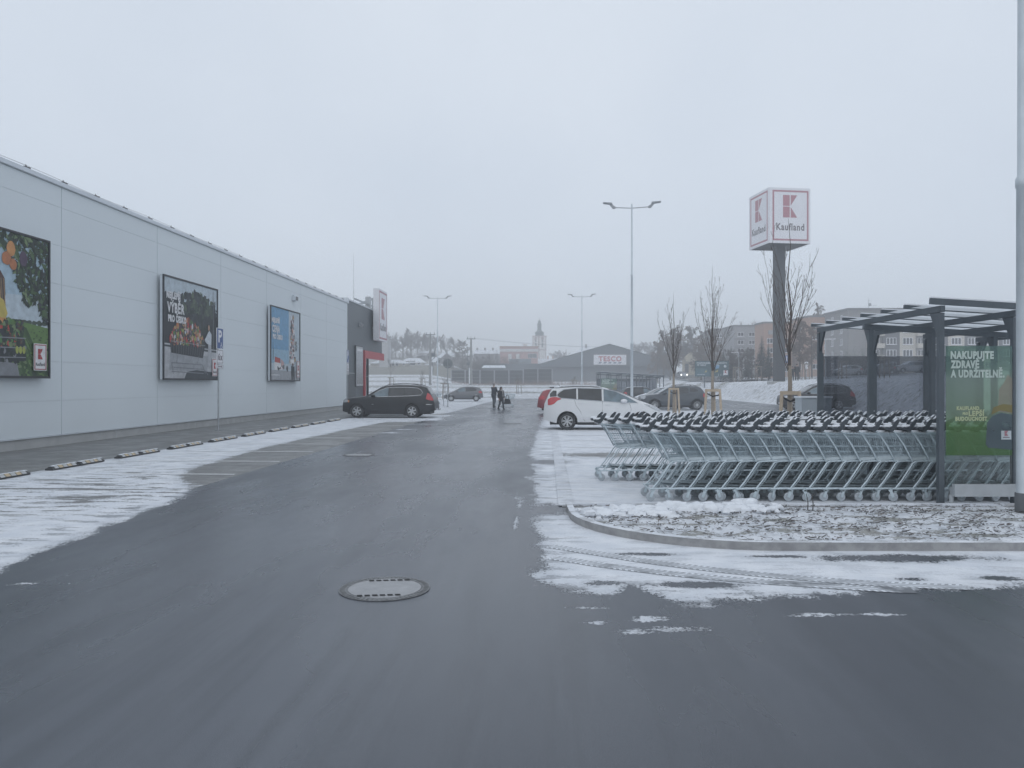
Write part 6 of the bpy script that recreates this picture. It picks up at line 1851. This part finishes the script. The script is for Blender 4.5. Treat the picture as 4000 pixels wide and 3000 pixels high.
mb = MB(); mb.box(TX(2315), TX(2443.5), -1.85, -1.602, TZ(1426.5), TZ(1385.5)); p = mb.build('name_sign', M_SIGNW, t)
mb = MB(); border(mb, TX(2315) - .05, TX(2443.5) + .05, TZ(1426.5) - .05, TZ(1385.5) + .05, .14, -1.851); mb.build('border', M_LGREY, p)
letters('lettering', 'TESCO', pm('name_red', (.42, .06, .09), .5), p, size=1.75, bold=.05, width=TX(2424) - TX(2335), x=TX(2335), y=-1.86, z=TZ(1411.5))
mb = MB()
for k in range(5):
    x = TX(2333 + k * 19.0); mb.prism([(x, TZ(1420.5)), (x + .75, TZ(1420.5)), (x + 1.05, TZ(1415.5)), (x + .3, TZ(1415.5))], -1.87, -1.852)
mb.build('stripe', pm('name_blue', (.06, .085, .16), .5), p)
mb = MB(); mb.box(TX(1880), TX(2122), 3, 30, 0, TZ(1419.5)); mb.build('side_wing', M_TD, t)
mb = MB(); mb.box(TX(1987), TX(2086), 31, 38, 0, TZ(1387)); mb.build('plant_screen', pm('blue_grey_screen', (.20, .235, .26), .6, 0, .05, .6), t)
# shed with snow roof
Y = 178; x = ax(1882, Y); zg = gz1(x, Y)
t = thing('shed', 'low dark shed with a bright snow roof behind the noise fence', 'shed', (x, Y, zg - .2))
w = ax(1976, Y) - x
mb = MB(); mb.box(.2, w - .2, 0, 4, 0, CAMH - (1436 - 1500) / 3000 * Y - zg + .2); mb.build('wall', M_TD, t)
z1 = CAMH + 64 / 3000 * Y - zg + .2
mb = MB(); mb.add([(0, -.3, z1 + .02), (w, -.3, z1 + .02), (w - .3, 4, z1 + .62), (.3, 4, z1 + .62), (0, -.3, z1 - .12), (w, -.3, z1 - .12)], [(0, 1, 2, 3), (4, 5, 1, 0)]); mb.build('roof', M_ROOFS, t)
# salmon building behind the wing
Y = 262; X = ax(1953, Y)
M_PINK, M_WTR = bm('faded_salmon', (.46, .29, .27)), bm('white_trim', (.66, .65, .65))
t, H = block('salmon_building', 'salmon pink flat roofed building left of the church tower', X, ax(2101, Y), Y, CAMH + 144 / 3000 * Y, 12, M_PINK, [(ax(px, Y) - X, 7.6, 1.0, 1.5, 0, -.002) for px in (2068, 2074, 2085, 2091)] + [(ax(2089, Y) - X, 4.0, 1.0, 1.6, 0, -.002)], 'building', M_CS, zones=[(0, ax(2101, Y) - X, M_WTR, .15, TZ(0) * 0 + (CAMH + 132 / 3000 * Y) - gz1(X, Y) + .4 - .5, (CAMH + 135 / 3000 * Y) - gz1(X, Y) + .6)] + [(ax(px, Y) - X, ax(px + 14, Y) - X, M_WTR, .06, 6.6, 9.0) for px in (1985, 2016)])
mb = MB(); mb.box(7.9, 9.3, 3, 5, H + .3, H + 1.3); mb.build('chimney', M_WTR, t)
# grey terrace roofs with chimneys left of it
Y = 282; X = ax(1850, Y); zg = gz1(X, Y) - .5
t = thing('terrace', 'hazy grey terrace with a snowy roof and chimneys above the bushes', 'building', (X, Y, zg)); W = ax(1953, Y) - X; z1 = CAMH + 118 / 3000 * Y - zg
mb = MB(); mb.box(0, W, 0, 9, 0, z1); mb.build('wall', M_CP, t)
mb = MB(); mb.add([(-.3, -.4, z1), (W, -.4, z1), (W, 4.5, z1 + 1.6), (.3, 4.5, z1 + 1.6)], [(0, 1, 2, 3)]); mb.build('roof', M_ROOFS, t)
for k in range(4):
    xx = .8 + k * 2.9; mb = MB(); mb.box(xx, xx + .7, 4, 4.8, z1 + 1.2, z1 + 2.4); mb.build('chimney', M_CG, t)
for k in range(4): window(t, 1.2 + 2.3 * k, -.002, z1 - 2.2, .9, 1.3, 0)
# pale roofs below the church
Y = 270; X = ax(2101, Y); zg = gz1(X, Y) - .5; W = ax(2215, Y) - X
t = thing('house', 'pale house with a long snowy roof right of the salmon building', 'house', (X + .1, Y, zg)); z1 = CAMH + 72 / 3000 * Y - zg
mb = MB(); mb.box(0, W, 0, 10, 0, z1); mb.build('wall', M_CP, t)
mb = MB(); mb.add([(-.1, -.4, z1), (W, -.4, z1), (W - 2, 5, z1 + 2.6), (.1, 5, z1 + 2.6)], [(0, 1, 2, 3)]); mb.add([(W, -.4, z1), (W, 10, z1), (W - 2, 5, z1 + 2.6)], [(0, 1, 2)]); mb.build('roof', M_ROOFS, t)
for xx in (3.4, 5.2): mb = MB(); mb.box(xx, xx + .5, 4.6, 5.2, z1 + 2.2, z1 + 3.6); mb.build('chimney', M_CS, t)
# roofs peeking behind the gabled store
Y = 262; X = ax(2245, Y); zg = gz1(X, Y) - .5
t = thing('house', 'snow roofed house peeking over the left slope of the gabled store', 'house', (X, Y, zg)); z1 = CAMH + 118 / 3000 * Y - zg
mb = MB(); mb.box(0, 5.6, 0, 8, 0, z1); mb.build('wall', M_CG, t)
mb = MB(); mb.add([(-.3, -.3, z1), (5.9, -.3, z1), (5.4, 4, z1 + 2.6), (2.8, 4, z1 + 2.6)], [(0, 1, 2, 3)]); mb.build('roof', M_ROOFS, t)
mb = MB(); mb.box(3.9, 4.5, 3, 3.6, z1 + 1.6, z1 + 3.4); mb.build('chimney', M_CG, t)
# church tower
Y = 345; x = ax(2107, Y)
zg = gz1(x, Y)
t = thing('church_tower', 'hazy white church tower with onion dome and spire', 'church tower', (x, Y, zg), R(38))
def CZ(y): return CAMH - (y - 1500) / 3000 * Y - zg
a = 2.15
M_CHW = bm('church_white', (.80, .77, .75)); M_COP = pm('dome_copper', (.12, .155, .15), .6, 0, .1, 1)
mb = MB(); mb.box(-a, a, -a, a, 0, CZ(1314)); mb.build('shaft', M_CHW, t)
M_CHP = bm('church_pink', (.40, .30, .29))
mb = MB()
for s in (-1, 1):
    for q in (-1, 1): mb.box(s * a - .35 if s > 0 else -a - .03, a + .03 if s > 0 else -a + .35, q * a - .35 if q > 0 else -a - .03, a + .03 if q > 0 else -a + .35, .05, CZ(1314.5))
mb.box(-a - .25, a + .25, -a - .25, a + .25, CZ(1314.5) + .01, CZ(1312)); mb.box(-a - .2, a + .2, -a - .2, a + .2, CZ(1366) - .3, CZ(1366)); mb.build('corner_trim', M_CHP, t)
for rot in (0, -PI / 2):
    for yz, h in ((1337, 2.0), (1357, 2.0)):
        mb = MB(); pts = [(-.5, 0), (.5, 0), (.5, h - .5)] + [(.5 * math.cos(k * PI / 8), h - .5 + .5 * math.sin(k * PI / 8)) for k in range(1, 8)] + [(-.5, h - .5)]
        mb.prism([(p, CZ(yz) + q) for p, q in pts], -a - .06, -a - .002); o = mb.build('arched_window', M_CG, t); o.rotation_euler = (0, 0, rot)
    mb = MB(); mb.prism([(.75 * math.cos(k * PI / 8), CZ(1322) + .75 * math.sin(k * PI / 8)) for k in range(16)], -a - .08, -a - .002); o = mb.build('clock_face', M_CHP, t); o.rotation_euler = (0, 0, rot)
mb = MB(); mb.lathe([(2.2, CZ(1312)), (2.0, CZ(1310)), (1.75, CZ(1308)), (1.95, CZ(1305)), (2.15, CZ(1301)), (1.95, CZ(1297)), (1.2, CZ(1293)), (.95, CZ(1290))], 14); mb.build('dome', M_COP, t, 50)
mb = MB(); mb.lathe([(.95, CZ(1291)), (.92, CZ(1268)), (1.1, CZ(1267)), (1.1, CZ(1265)), (.6, CZ(1261)), (.8, CZ(1257.5)), (.62, CZ(1254)), (.2, CZ(1251)), (.1, CZ(1246)), (.03, CZ(1240))], 10); mb.build('lantern', M_COP, t, 50)
# bungalows on the left and cottages on the slope
def hip_house(name, lab, px0, px1, yeave, yridge, ybase, Y, wallm, wins, cat='house', group=None):
    X = ax(px0, Y); W = ax(px1, Y) - X; z0 = CAMH - (ybase - 1500) / 3000 * Y
    zt_ = CAMH - (yeave - 1500) / 3000 * Y - z0; zr = CAMH - (yridge - 1500) / 3000 * Y - z0; D = min(12, W * .6)
    t = thing(name, lab, cat, (X, Y, z0), 0, group)
    mb = MB(); mb.box(.4, W - .4, .5, D, -2.5, zt_); mb.build('wall', wallm, t)
    h = D / 2
    mb = MB(); mb.add([(0, 0, zt_ - .05), (W, 0, zt_ - .05), (W, D + .5, zt_ - .05), (0, D + .5, zt_ - .05), (h * .8, h, zr), (W - h * .8, h, zr)], [(0, 1, 5, 4), (1, 2, 5), (2, 3, 4, 5), (3, 0, 4), (3, 2, 1, 0)]); mb.build('roof', M_ROOFS, t)
    for f, w, hgt, zz in wins: window(t, W * f, .498, zz, w, hgt, 0)
    return t
hip_house('bungalow', 'long pale bungalow with a snowy hipped roof right of the store entrance', 1440, 1592, 1419, 1404, 1446, 214, M_CC, [(.5, 1.4, 1.9, .3), (.62, .8, 1.0, 1.2), (.72, .8, 1.0, 1.2), (.9, .5, .6, 1.4)], 'bungalow')
hip_house('bungalow', 'second pale bungalow with a snowy pyramid roof', 1562, 1660, 1416, 1398, 1438, 226, M_CC, [(.3, 1.3, 1.2, 1.0), (.5, 1.8, 1.3, .9), (.75, .8, 1.0, 1.0)], 'bungalow')
def gable_house(lab, px0, px1, yeave, yridge, ybase, Y, rz, wallm, group='cottages on the slope'):
    X = ax((px0 + px1) / 2, Y); W = ax(px1, Y) - ax(px0, Y); z0 = CAMH - (ybase - 1500) / 3000 * Y
    zt_ = CAMH - (yeave - 1500) / 3000 * Y - z0; zr = CAMH - (yridge - 1500) / 3000 * Y - z0
    t = thing('cottage', lab, 'cottage', (X, Y, z0), rz, group); h = W / 2; D = W * .9
    mb = MB(); mb.prism([(-h, -3), (h, -3), (h, zt_), (0, zr), (-h, zt_)], 0, D); mb.build('wall', wallm, t)
    mb = MB()
    for s in (-1, 1): mb.add([(s * (h + .3), -.4, zt_ - .25), (0, -.4, zr + .06), (0, D + .4, zr + .06), (s * (h + .3), D + .4, zt_ - .25)], [(0, 1, 2, 3)])
    mb.build('roof', M_ROOFS, t)
    mb = MB(); mb.box(h * .3, h * .3 + .6, D * .5, D * .5 + .6, zr - 1, zr + .9); mb.build('chimney', M_CG, t)
    window(t, -h * .35, -.002, max(.2, zt_ * .3), .9, 1.2, 0); window(t, h * .35, -.002, max(.2, zt_ * .3), .9, 1.2, 0)
gable_house('grey cottage with a snowy gable left of the field lamp', 1655, 1705, 1386, 1372, 1410, 262, .9, M_CG)
gable_house('dark gabled cottage with snowy roof right of the field lamp', 1722, 1765, 1396, 1378, 1420, 236, .5, M_CG)
gable_house('low snow roofed cottage below the gabled one', 1695, 1728, 1412, 1396, 1424, 222, .9, M_CP)
gable_house('snow roofed cottage with twin chimneys right of the gabled one', 1765, 1800, 1392, 1376, 1420, 250, 1.2, M_CG)
# pale silo behind the store sign
x, Y = ax(1501, 210), 210
z0 = gz1(x, Y)
t = thing('silo', 'pale tower block edge showing below the tall store sign', 'building', (x, Y, z0 - 1))
mb = MB(); mb.box(-1.4, 1.0, 0, 5, 0, CAMH + 175 / 3000 * Y - z0 + 1); mb.build('wall', bm('pale_tower', (.46, .46, .47)), t)
# yellow chapel house
Y = 192; X = ax(2698, Y); z0 = CAMH - (1446 - 1500) / 3000 * Y
t = thing('chapel_house', 'pale yellow gabled house with a small belfry on the far street', 'house', (X, Y, z0), R(-20))
M_YEL_ = bm('pale_yellow', (.52, .47, .36))
mb = MB(); mb.prism([(-2.1, -2.5), (2.1, -2.5), (2.1, 2.4), (1.3, 3.6), (0, 4.6), (-1.3, 3.6), (-2.1, 2.4)], 0, 5.5); mb.build('wall', M_YEL_, t)
mb = MB()
for s in (-1, 1): mb.add([(s * 2.4, -.05, 2.1), (0, -.05, 4.75), (0, 5.8, 4.75), (s * 2.4, 5.8, 2.1)], [(0, 1, 2, 3)])
mb.build('roof', M_ROOFS, t)
mb = MB(); mb.box(-.5, .5, 1, 2, 4.2, 5.3); mb.lathe([(.75, 5.3), (.5, 5.6), (.35, 5.9), (.1, 6.2), (0, 6.6)], 8, (0, 1.5, 0)); mb.build('belfry', M_CD, t)
mb = MB(); mb.box(-1.4, -.5, -.04, -.002, -.6, 1.6); mb.build('door', M_CD, t); window(t, 1.0, -.002, .6, .8, 1.1, 0)
mb = MB(); mb.bar((-1.6, -.4, 2.2), (.2, -.4, 1.9), .8, .08); mb.build('porch_roof', M_CD, t)

# teal billboard beyond the car park
Y = 108; X = ax(2715, Y); W = ax(2847, Y) - X; zg = gz1(X, Y)
t = thing('roadside_billboard', 'teal billboard with white words on thin posts beyond the car park', 'billboard', (X, Y, zg))
zt_, zb_ = CAMH + 90 / 3000 * Y - zg, CAMH + 29 / 3000 * Y - zg
M_TEAL, M_TEAL2 = pm('print_teal', (.035, .085, .10), .45, 0, .12, 1.2), pm('print_teal_light', (.07, .14, .17), .45, 0, .12, 1.2)
mb = MB(); mb.box(0, W, 0, .12, zb_, zt_); mb.build('board', M_TEAL, t)
for f in (.29, .76): mb = MB(); mb.box(W * f - .07, W * f + .07, .125, .25, -.3, zt_ - .3); mb.build('post', M_POST, t)
mb = MB(); H = zt_ - zb_
mb.poly([(.1, zb_ + .1), (W * .45, zb_ + .1), (W * .35, zb_ + H * .5), (.1, zb_ + H * .55)], -.004, 0)
mb.poly([(W * .60, zb_ + H * .5), (W * .70, zb_ + H * .52), (W * .73, zb_ + H * .72), (W * .62, zb_ + H * .75), (W * .57, zb_ + H * .66)], -.006, 1)
mb.poly([(W * .28, zb_ + H * .25), (W * .33, zb_ + H * .42), (W * .35, zb_ + H * .3)], -.006, 2); mb.poly([(W * .58, zb_ + H * .28), (W * .68, zb_ + H * .45), (W * .67, zb_ + H * .3)], -.006, 2)
mb.prism([(W * .89 + .2 * math.cos(k * PI / 6), zb_ + H * .66 + .2 * math.sin(k * PI / 6)) for k in range(12)], -.008, -.002, 3)
for k in range(3): mb.poly([(W * (.68 + .07 * k), zb_ + .12), (W * (.70 + .07 * k), zb_ + .12), (W * (.70 + .07 * k), zb_ + .5)], -.006, 3)
mb.box(W * .07, W * .29, -.008, -.003, zb_ + H * .12, zb_ + H * .15, 3)
mb.build('poster', [M_TEAL2, I['blue'], I['yellow'], I['shirt']], t)
letters('lettering', 'PODPORUJEME         ROZKVĚTY', I['shirt'], t, size=.3, bold=.01, width=W * .9, x=W * .05, y=-.01, z=zb_ + H * .82)
letters('lettering', 'VE VESELÉ           MĚSTO', I['shirt'], t, size=.3, bold=.01, width=W * .66, x=W * .05, y=-.01, z=zb_ + H * .69)
logo = MB(); logo.box(W * .84, W * .97, -.012, -.003, zb_ + H * .10, zb_ + H * .40); p = logo.build('logo_plate', M_SIGNW, t)
emblem(p, W * .88, zb_ + H * .22, .27, -.013, mred=I['logo'])
# small signs near the pylon
x, y, _ = at(3150, 1470, 95); z0 = gz1(x, y)
t = thing('roadside_signs', 'post with a small square sign and a round white sign right of the pylon', 'road sign', (x, y, z0))
def SZ(yy): return CAMH - (yy - 1500) / 3000 * 95 - z0
mb = MB(); mb.tube((0, .06, -.2), (0, .06, SZ(1410)), .04, n=6); mb.build('post', M_STEEL, t)
mb = MB(); mb.box(-.22, .22, 0, .03, SZ(1428), SZ(1414)); p = mb.build('square_sign', M_SIGNW, t); mb = MB(); mb.box(-.13, .13, -.006, 0, SZ(1425), SZ(1417)); mb.build('field', M_LGREY, p)
mb = MB(); mb.lathe([(0, 0), (.2, 0), (.2, .03), (0, .03)], 14, (0, 0, SZ(1436)), 'y'); mb.build('round_sign', M_SIGNW, t)
x, y, _ = at(3073, 1470, 94); z0 = gz1(x, y)
t = thing('crossing_sign', 'blue road sign just right of the pylon pole', 'road sign', (x, y, z0))
mb = MB(); mb.tube((0, .06, -.2), (0, .06, 3.1), .04, n=6); mb.build('post', M_STEEL, t)
mb = MB(); mb.box(-.17, .17, 0, .03, 2.1, 3.0); p = mb.build('plate', M_BLUE, t); mb = MB(); mb.box(-.06, .06, -.006, 0, 2.25, 2.9); mb.build('symbol', M_SIGNW, p)
# street lamps of the far street
for px, yt, Y, lab, s in ((3224, 1325, 84, 'slim street lamp seen through the left bay of the trolley shelter', 1), (2886, 1378, 112, 'slim street lamp before the grey apartment block', -1)):
    x = ax(px, Y); z0 = gz1(x, Y); H = CAMH - (yt - 1500) / 3000 * Y - z0
    t = thing('slim_street_lamp', lab, 'street lamp', (x, Y, z0), 0, 'slim lamps of the far street')
    mb = MB(); mb.tube((0, 0, -.2), (0, 0, H), .06, .045, 8); mb.build('pole', M_STEEL, t, 40)
    mb = MB(); mb.bar((0, 0, H), (s * .6, 0, H + .03), .08, .06); mb.bar((s * .5, 0, H + .0), (s * 1.1, 0, H + .03), .2, .07); mb.build('head', M_SIGNW, t)

# ================================================================== PEOPLE
def skin(name, chains, mat, parent, sub=2):
    """grow one smooth surface round a skeleton: chains of (point, radius); the first point is the root"""
    vs, rs, es, idx = [], [], [], {}
    for ch in chains:
        prev = None
        for p, r in ch:
            k = tuple(round(c, 4) for c in p)
            if k not in idx:
                idx[k] = len(vs); vs.append(k); rs.append(r)
            i = idx[k]
            if prev is not None and prev != i: es.append((prev, i))
            prev = i
    me = bpy.data.meshes.new(name); me.from_pydata(vs, es, [])
    o = bpy.data.objects.new(name, me); COL.objects.link(o)
    sk = o.modifiers.new('skin', 'SKIN'); sk.use_smooth_shade = True
    for i, r in enumerate(rs): 
        rr_ = r if isinstance(r, tuple) else (r, r)
        me.skin_vertices[0].data[i].radius = rr_
        me.skin_vertices[0].data[i].use_root = (i == 0)
    ss = o.modifiers.new('sub', 'SUBSURF'); ss.levels = sub; ss.render_levels = sub
    bpy.context.view_layer.update()
    dg = bpy.context.evaluated_depsgraph_get()
    m2 = bpy.data.meshes.new_from_object(o.evaluated_get(dg))
    bpy.data.objects.remove(o); bpy.data.meshes.remove(me)
    m2.name = name; m2.materials.clear(); m2.materials.append(mat)
    m2.polygons.foreach_set('use_smooth', [True] * len(m2.polygons))
    r_ = bpy.data.objects.new(name, m2); COL.objects.link(r_); r_.parent = parent
    return r_
M_SKIN = pm('skin', (.42, .27, .21), .5, 0, .06, 9)
def person(lab, x, y, z, rz, h, coat, trous, shoes, hair, stride, armL, armR, long_hair=False, scarf=None, group=None, coat_len=.70):
    """local +x is ahead; arm targets are hand places"""
    s = h / 1.75
    def V(a, b, c): return (a * s, b * s, c * s)
    t = thing('person', lab, 'person', (x, y, z), rz, group)
    hips = V(0, 0, .93)
    def leg(sd):
        f = stride * sd
        return [(hips, .12 * s), (V(.02 * sd, .09 * sd, .86), .09 * s), (V(.06 + .10 * f, .095 * sd, .49), .06 * s), (V(-.02 + .26 * f, .095 * sd, .09), .042 * s)]
    def arm(sd, hand):
        sh = V(0, .185 * sd, 1.42); hx = Vector(V(*hand)); m = Vector(sh).lerp(hx, .5) + Vector(V(-.07, .03 * sd, -.06))
        return [(V(0, 0, 1.40), .12 * s), (sh, .065 * s), (tuple(m), .048 * s), (tuple(Vector(m).lerp(hx, .85)), .036 * s)], hx
    aL, hL = arm(1, armL); aR, hR = arm(-1, armR)
    # the whole body, skin
    body = [[(hips, .10 * s), (V(0, 0, 1.15), .10 * s), (V(0, 0, 1.40), .10 * s), (V(0.005, 0, 1.50), .05 * s), (V(.015, 0, 1.57), .055 * s), (V(.02, 0, 1.64), (.085 * s, .078 * s)), (V(.005, 0, 1.71), (.07 * s, .065 * s))]]
    for sd, hx, a in ((1, hL, aL), (-1, hR, aR)):
        fwd = (Vector(hx) - Vector(a[2][0])).normalized()
        side = fwd.cross(Vector((0, 0, 1))); side.normalize()
        body.append([(V(0, 0, 1.40), .10 * s), (a[1][0], .05 * s), (a[2][0], .038 * s), (tuple(hx), .026 * s), (tuple(hx + fwd * .06 * s), .030 * s)])
        for k in range(4):
            b0 = hx + fwd * .085 * s + side * (k - 1.5) * .021 * s
            body.append([(tuple(hx + fwd * .06 * s), .030 * s), (tuple(b0), .011 * s), (tuple(b0 + fwd * .04 * s + Vector((0, 0, -.012 * s))), .009 * s), (tuple(b0 + fwd * .06 * s + Vector((0, 0, -.04 * s))), .008 * s)])
        tb = hx + fwd * .04 * s - side * .03 * s
        body.append([(tuple(hx), .026 * s), (tuple(tb), .012 * s), (tuple(tb + fwd * .04 * s), .009 * s)])
        body.append(leg(sd))
    b = skin('body', body, M_SKIN, t)
    mb = MB(); mb.ball(V(.098, 0, 1.625), .014 * s, .012 * s, .022 * s, 8, 6); mb.build('nose', M_SKIN, b, 60)
    for sd in (-1, 1):
        mb = MB(); mb.ball(V(.086, .032 * sd, 1.652), .008 * s, .012 * s, .008 * s, 8, 5); mb.build('eye', M_TRIM, b, 60)
        mb = MB(); mb.ball(V(.01, .083 * sd, 1.635), .022 * s, .012 * s, .032 * s, 8, 6); mb.build('ear', M_SKIN, b, 60)
    mb = MB(); mb.ball(V(.088, 0, 1.578), .008 * s, .024 * s, .006 * s, 8, 5); mb.build('mouth', pm('lips', (.32, .14, .13), .5), b, 60)
    # clothes
    c = [[(hips, (.185 * s, .205 * s)), (V(0, 0, 1.15), (.175 * s, .195 * s)), (V(0, 0, 1.36), (.17 * s, .2 * s)), (V(0, 0, 1.475), .085 * s)], [(hips, .19 * s), (V(0, 0, coat_len), (.19 * s, .21 * s))]]
    for a in (aL, aR): c.append([(V(0, 0, 1.36), .14 * s), (a[1][0], .10 * s), (a[2][0], .084 * s), (a[3][0], .062 * s)])
    skin('coat', c, coat, t)
    skin('trousers', [[(hips, .13 * s)] + [(p, r * 1.42) for p, r in leg(1)[1:]], [(hips, .13 * s)] + [(p, r * 1.42) for p, r in leg(-1)[1:]]], trous, t)
    for sd in (-1, 1):
        f = leg(sd)[-1][0]
        mb = MB(); mb.ball((f[0] + .06 * s, f[1], f[2] - .045 * s), .14 * s, .05 * s, .05 * s, 12, 7); mb.ball((f[0], f[1], f[2]), .055 * s, .05 * s, .07 * s, 10, 6); mb.build('shoe', shoes, t, 60)
    mb = MB(); mb.ball(V(-.012, 0, 1.675), .105 * s, .092 * s, .085 * s, 14, 9)
    if long_hair:
        mb.ball(V(-.05, 0, 1.58), .075 * s, .105 * s, .15 * s, 12, 8)
        for sd in (-1, 1): mb.ball(V(.02, .08 * sd, 1.56), .05 * s, .03 * s, .14 * s, 10, 7)
    mb.build('hair', hair, t, 60)
    if scarf:
        mb = MB(); mb.lathe([(.09 * s, -.05 * s), (.115 * s, -.02 * s), (.11 * s, .03 * s), (.075 * s, .05 * s)], 14, V(.01, 0, 1.48)); mb.bar(V(.14, .03, 1.46), V(.185, .04, 1.0), .11 * s, .03 * s, 0, (0, 1, 0)); mb.build('scarf', scarf, t, 50)
    return t
M_NAVY = pm('navy_coat', (.035, .042, .055), .85, 0, .15, 7); M_JEANS = pm('grey_jeans', (.10, .11, .125), .85, 0, .15, 8); M_BLK = pm('black_cloth', (.02, .021, .024), .85, 0, .15, 8)
M_HAIRG = pm('grey_hair', (.20, .19, .185), .8, 0, .2, 20); M_HAIRD = pm('dark_hair', (.03, .025, .022), .7, 0, .2, 20); M_SCARF = pm('pale_scarf', (.50, .48, .47), .9, 0, .15, 9)
x, y = ax(1929, 58.3), 58.3
person('person in a dark navy coat and grey trousers walking with the trolley', x, y, 0, .85, 1.80, M_NAVY, M_JEANS, M_BLK, M_HAIRG, .25, (.36, .16, 1.06), (.36, -.16, 1.06), group=None)
x, y = ax(1957, 52.6), 52.6
person('person with long dark hair, pale scarf and dark coat carrying a bag', x, y, 0, -.85, 1.56, M_BLK, M_NAVY, M_BLK, M_HAIRD, .8, (.10, .27, .86), (.05, -.26, .84), True, M_SCARF, None, .66)
# her bag
t = thing('handbag', 'large dark handbag with loop handles carried beside the scarfed person', 'handbag', (x + .42, y - .05, .38), -.3)
mb = MB(); mb.prism([(-.20, 0), (.26, .02), (.20, .30), (.08, .34), (-.10, .36), (-.16, .3)], -.07, .07); mb.build('body', M_BLK, t)
mb = MB()
for yy in (-.05, .05): mb.path([(-.10, yy, .33)] + [(.02 + .11 * math.cos(a), yy, .36 + .26 * math.sin(a)) for a in np.linspace(2.7, .4, 9)] + [(.12, yy, .31)], .012, 5)
mb.build('handle', M_BLK, t)
x, y, _ = at(3099, 1488, 84); z0 = gz1(x, y)
person('dark clad pedestrian on the bank, left of two by the pylon', x - .1, y, z0 - .02, -1.4, 1.55, M_BLK, M_NAVY, M_BLK, M_HAIRD, .2, (.05, .26, .84), (.05, -.26, .84), group='pedestrians by the pylon')
x, y, _ = at(3107, 1488, 82.5); z0 = gz1(x, y)
person('taller dark clad pedestrian on the bank, right of two by the pylon', x + .15, y, z0 - .02, -1.7, 1.8, M_BLK, M_BLK, M_BLK, M_HAIRD, .4, (.06, .27, .84), (.05, -.26, .84), group='pedestrians by the pylon')

# ================================================================== HAZE
hz = bpy.data.materials.new('haze_air'); hz.use_nodes = True
n, l = hz.node_tree.nodes, hz.node_tree.links
n.remove(n['Principled BSDF'])
pv_ = n.new('ShaderNodeVolumePrincipled')
pv_.inputs['Color'].default_value = (.93, .95, .975, 1)
pv_.inputs['Density'].default_value = 0.0027
pv_.inputs['Anisotropy'].default_value = 0.0
l.new(pv_.outputs['Volume'], n['Material Output'].inputs['Volume'])
mb = MB(); mb.box(-640, 640, -60, 640, -2.0, 40.0)
tag(mb.build('haze', hz), kind='stuff')
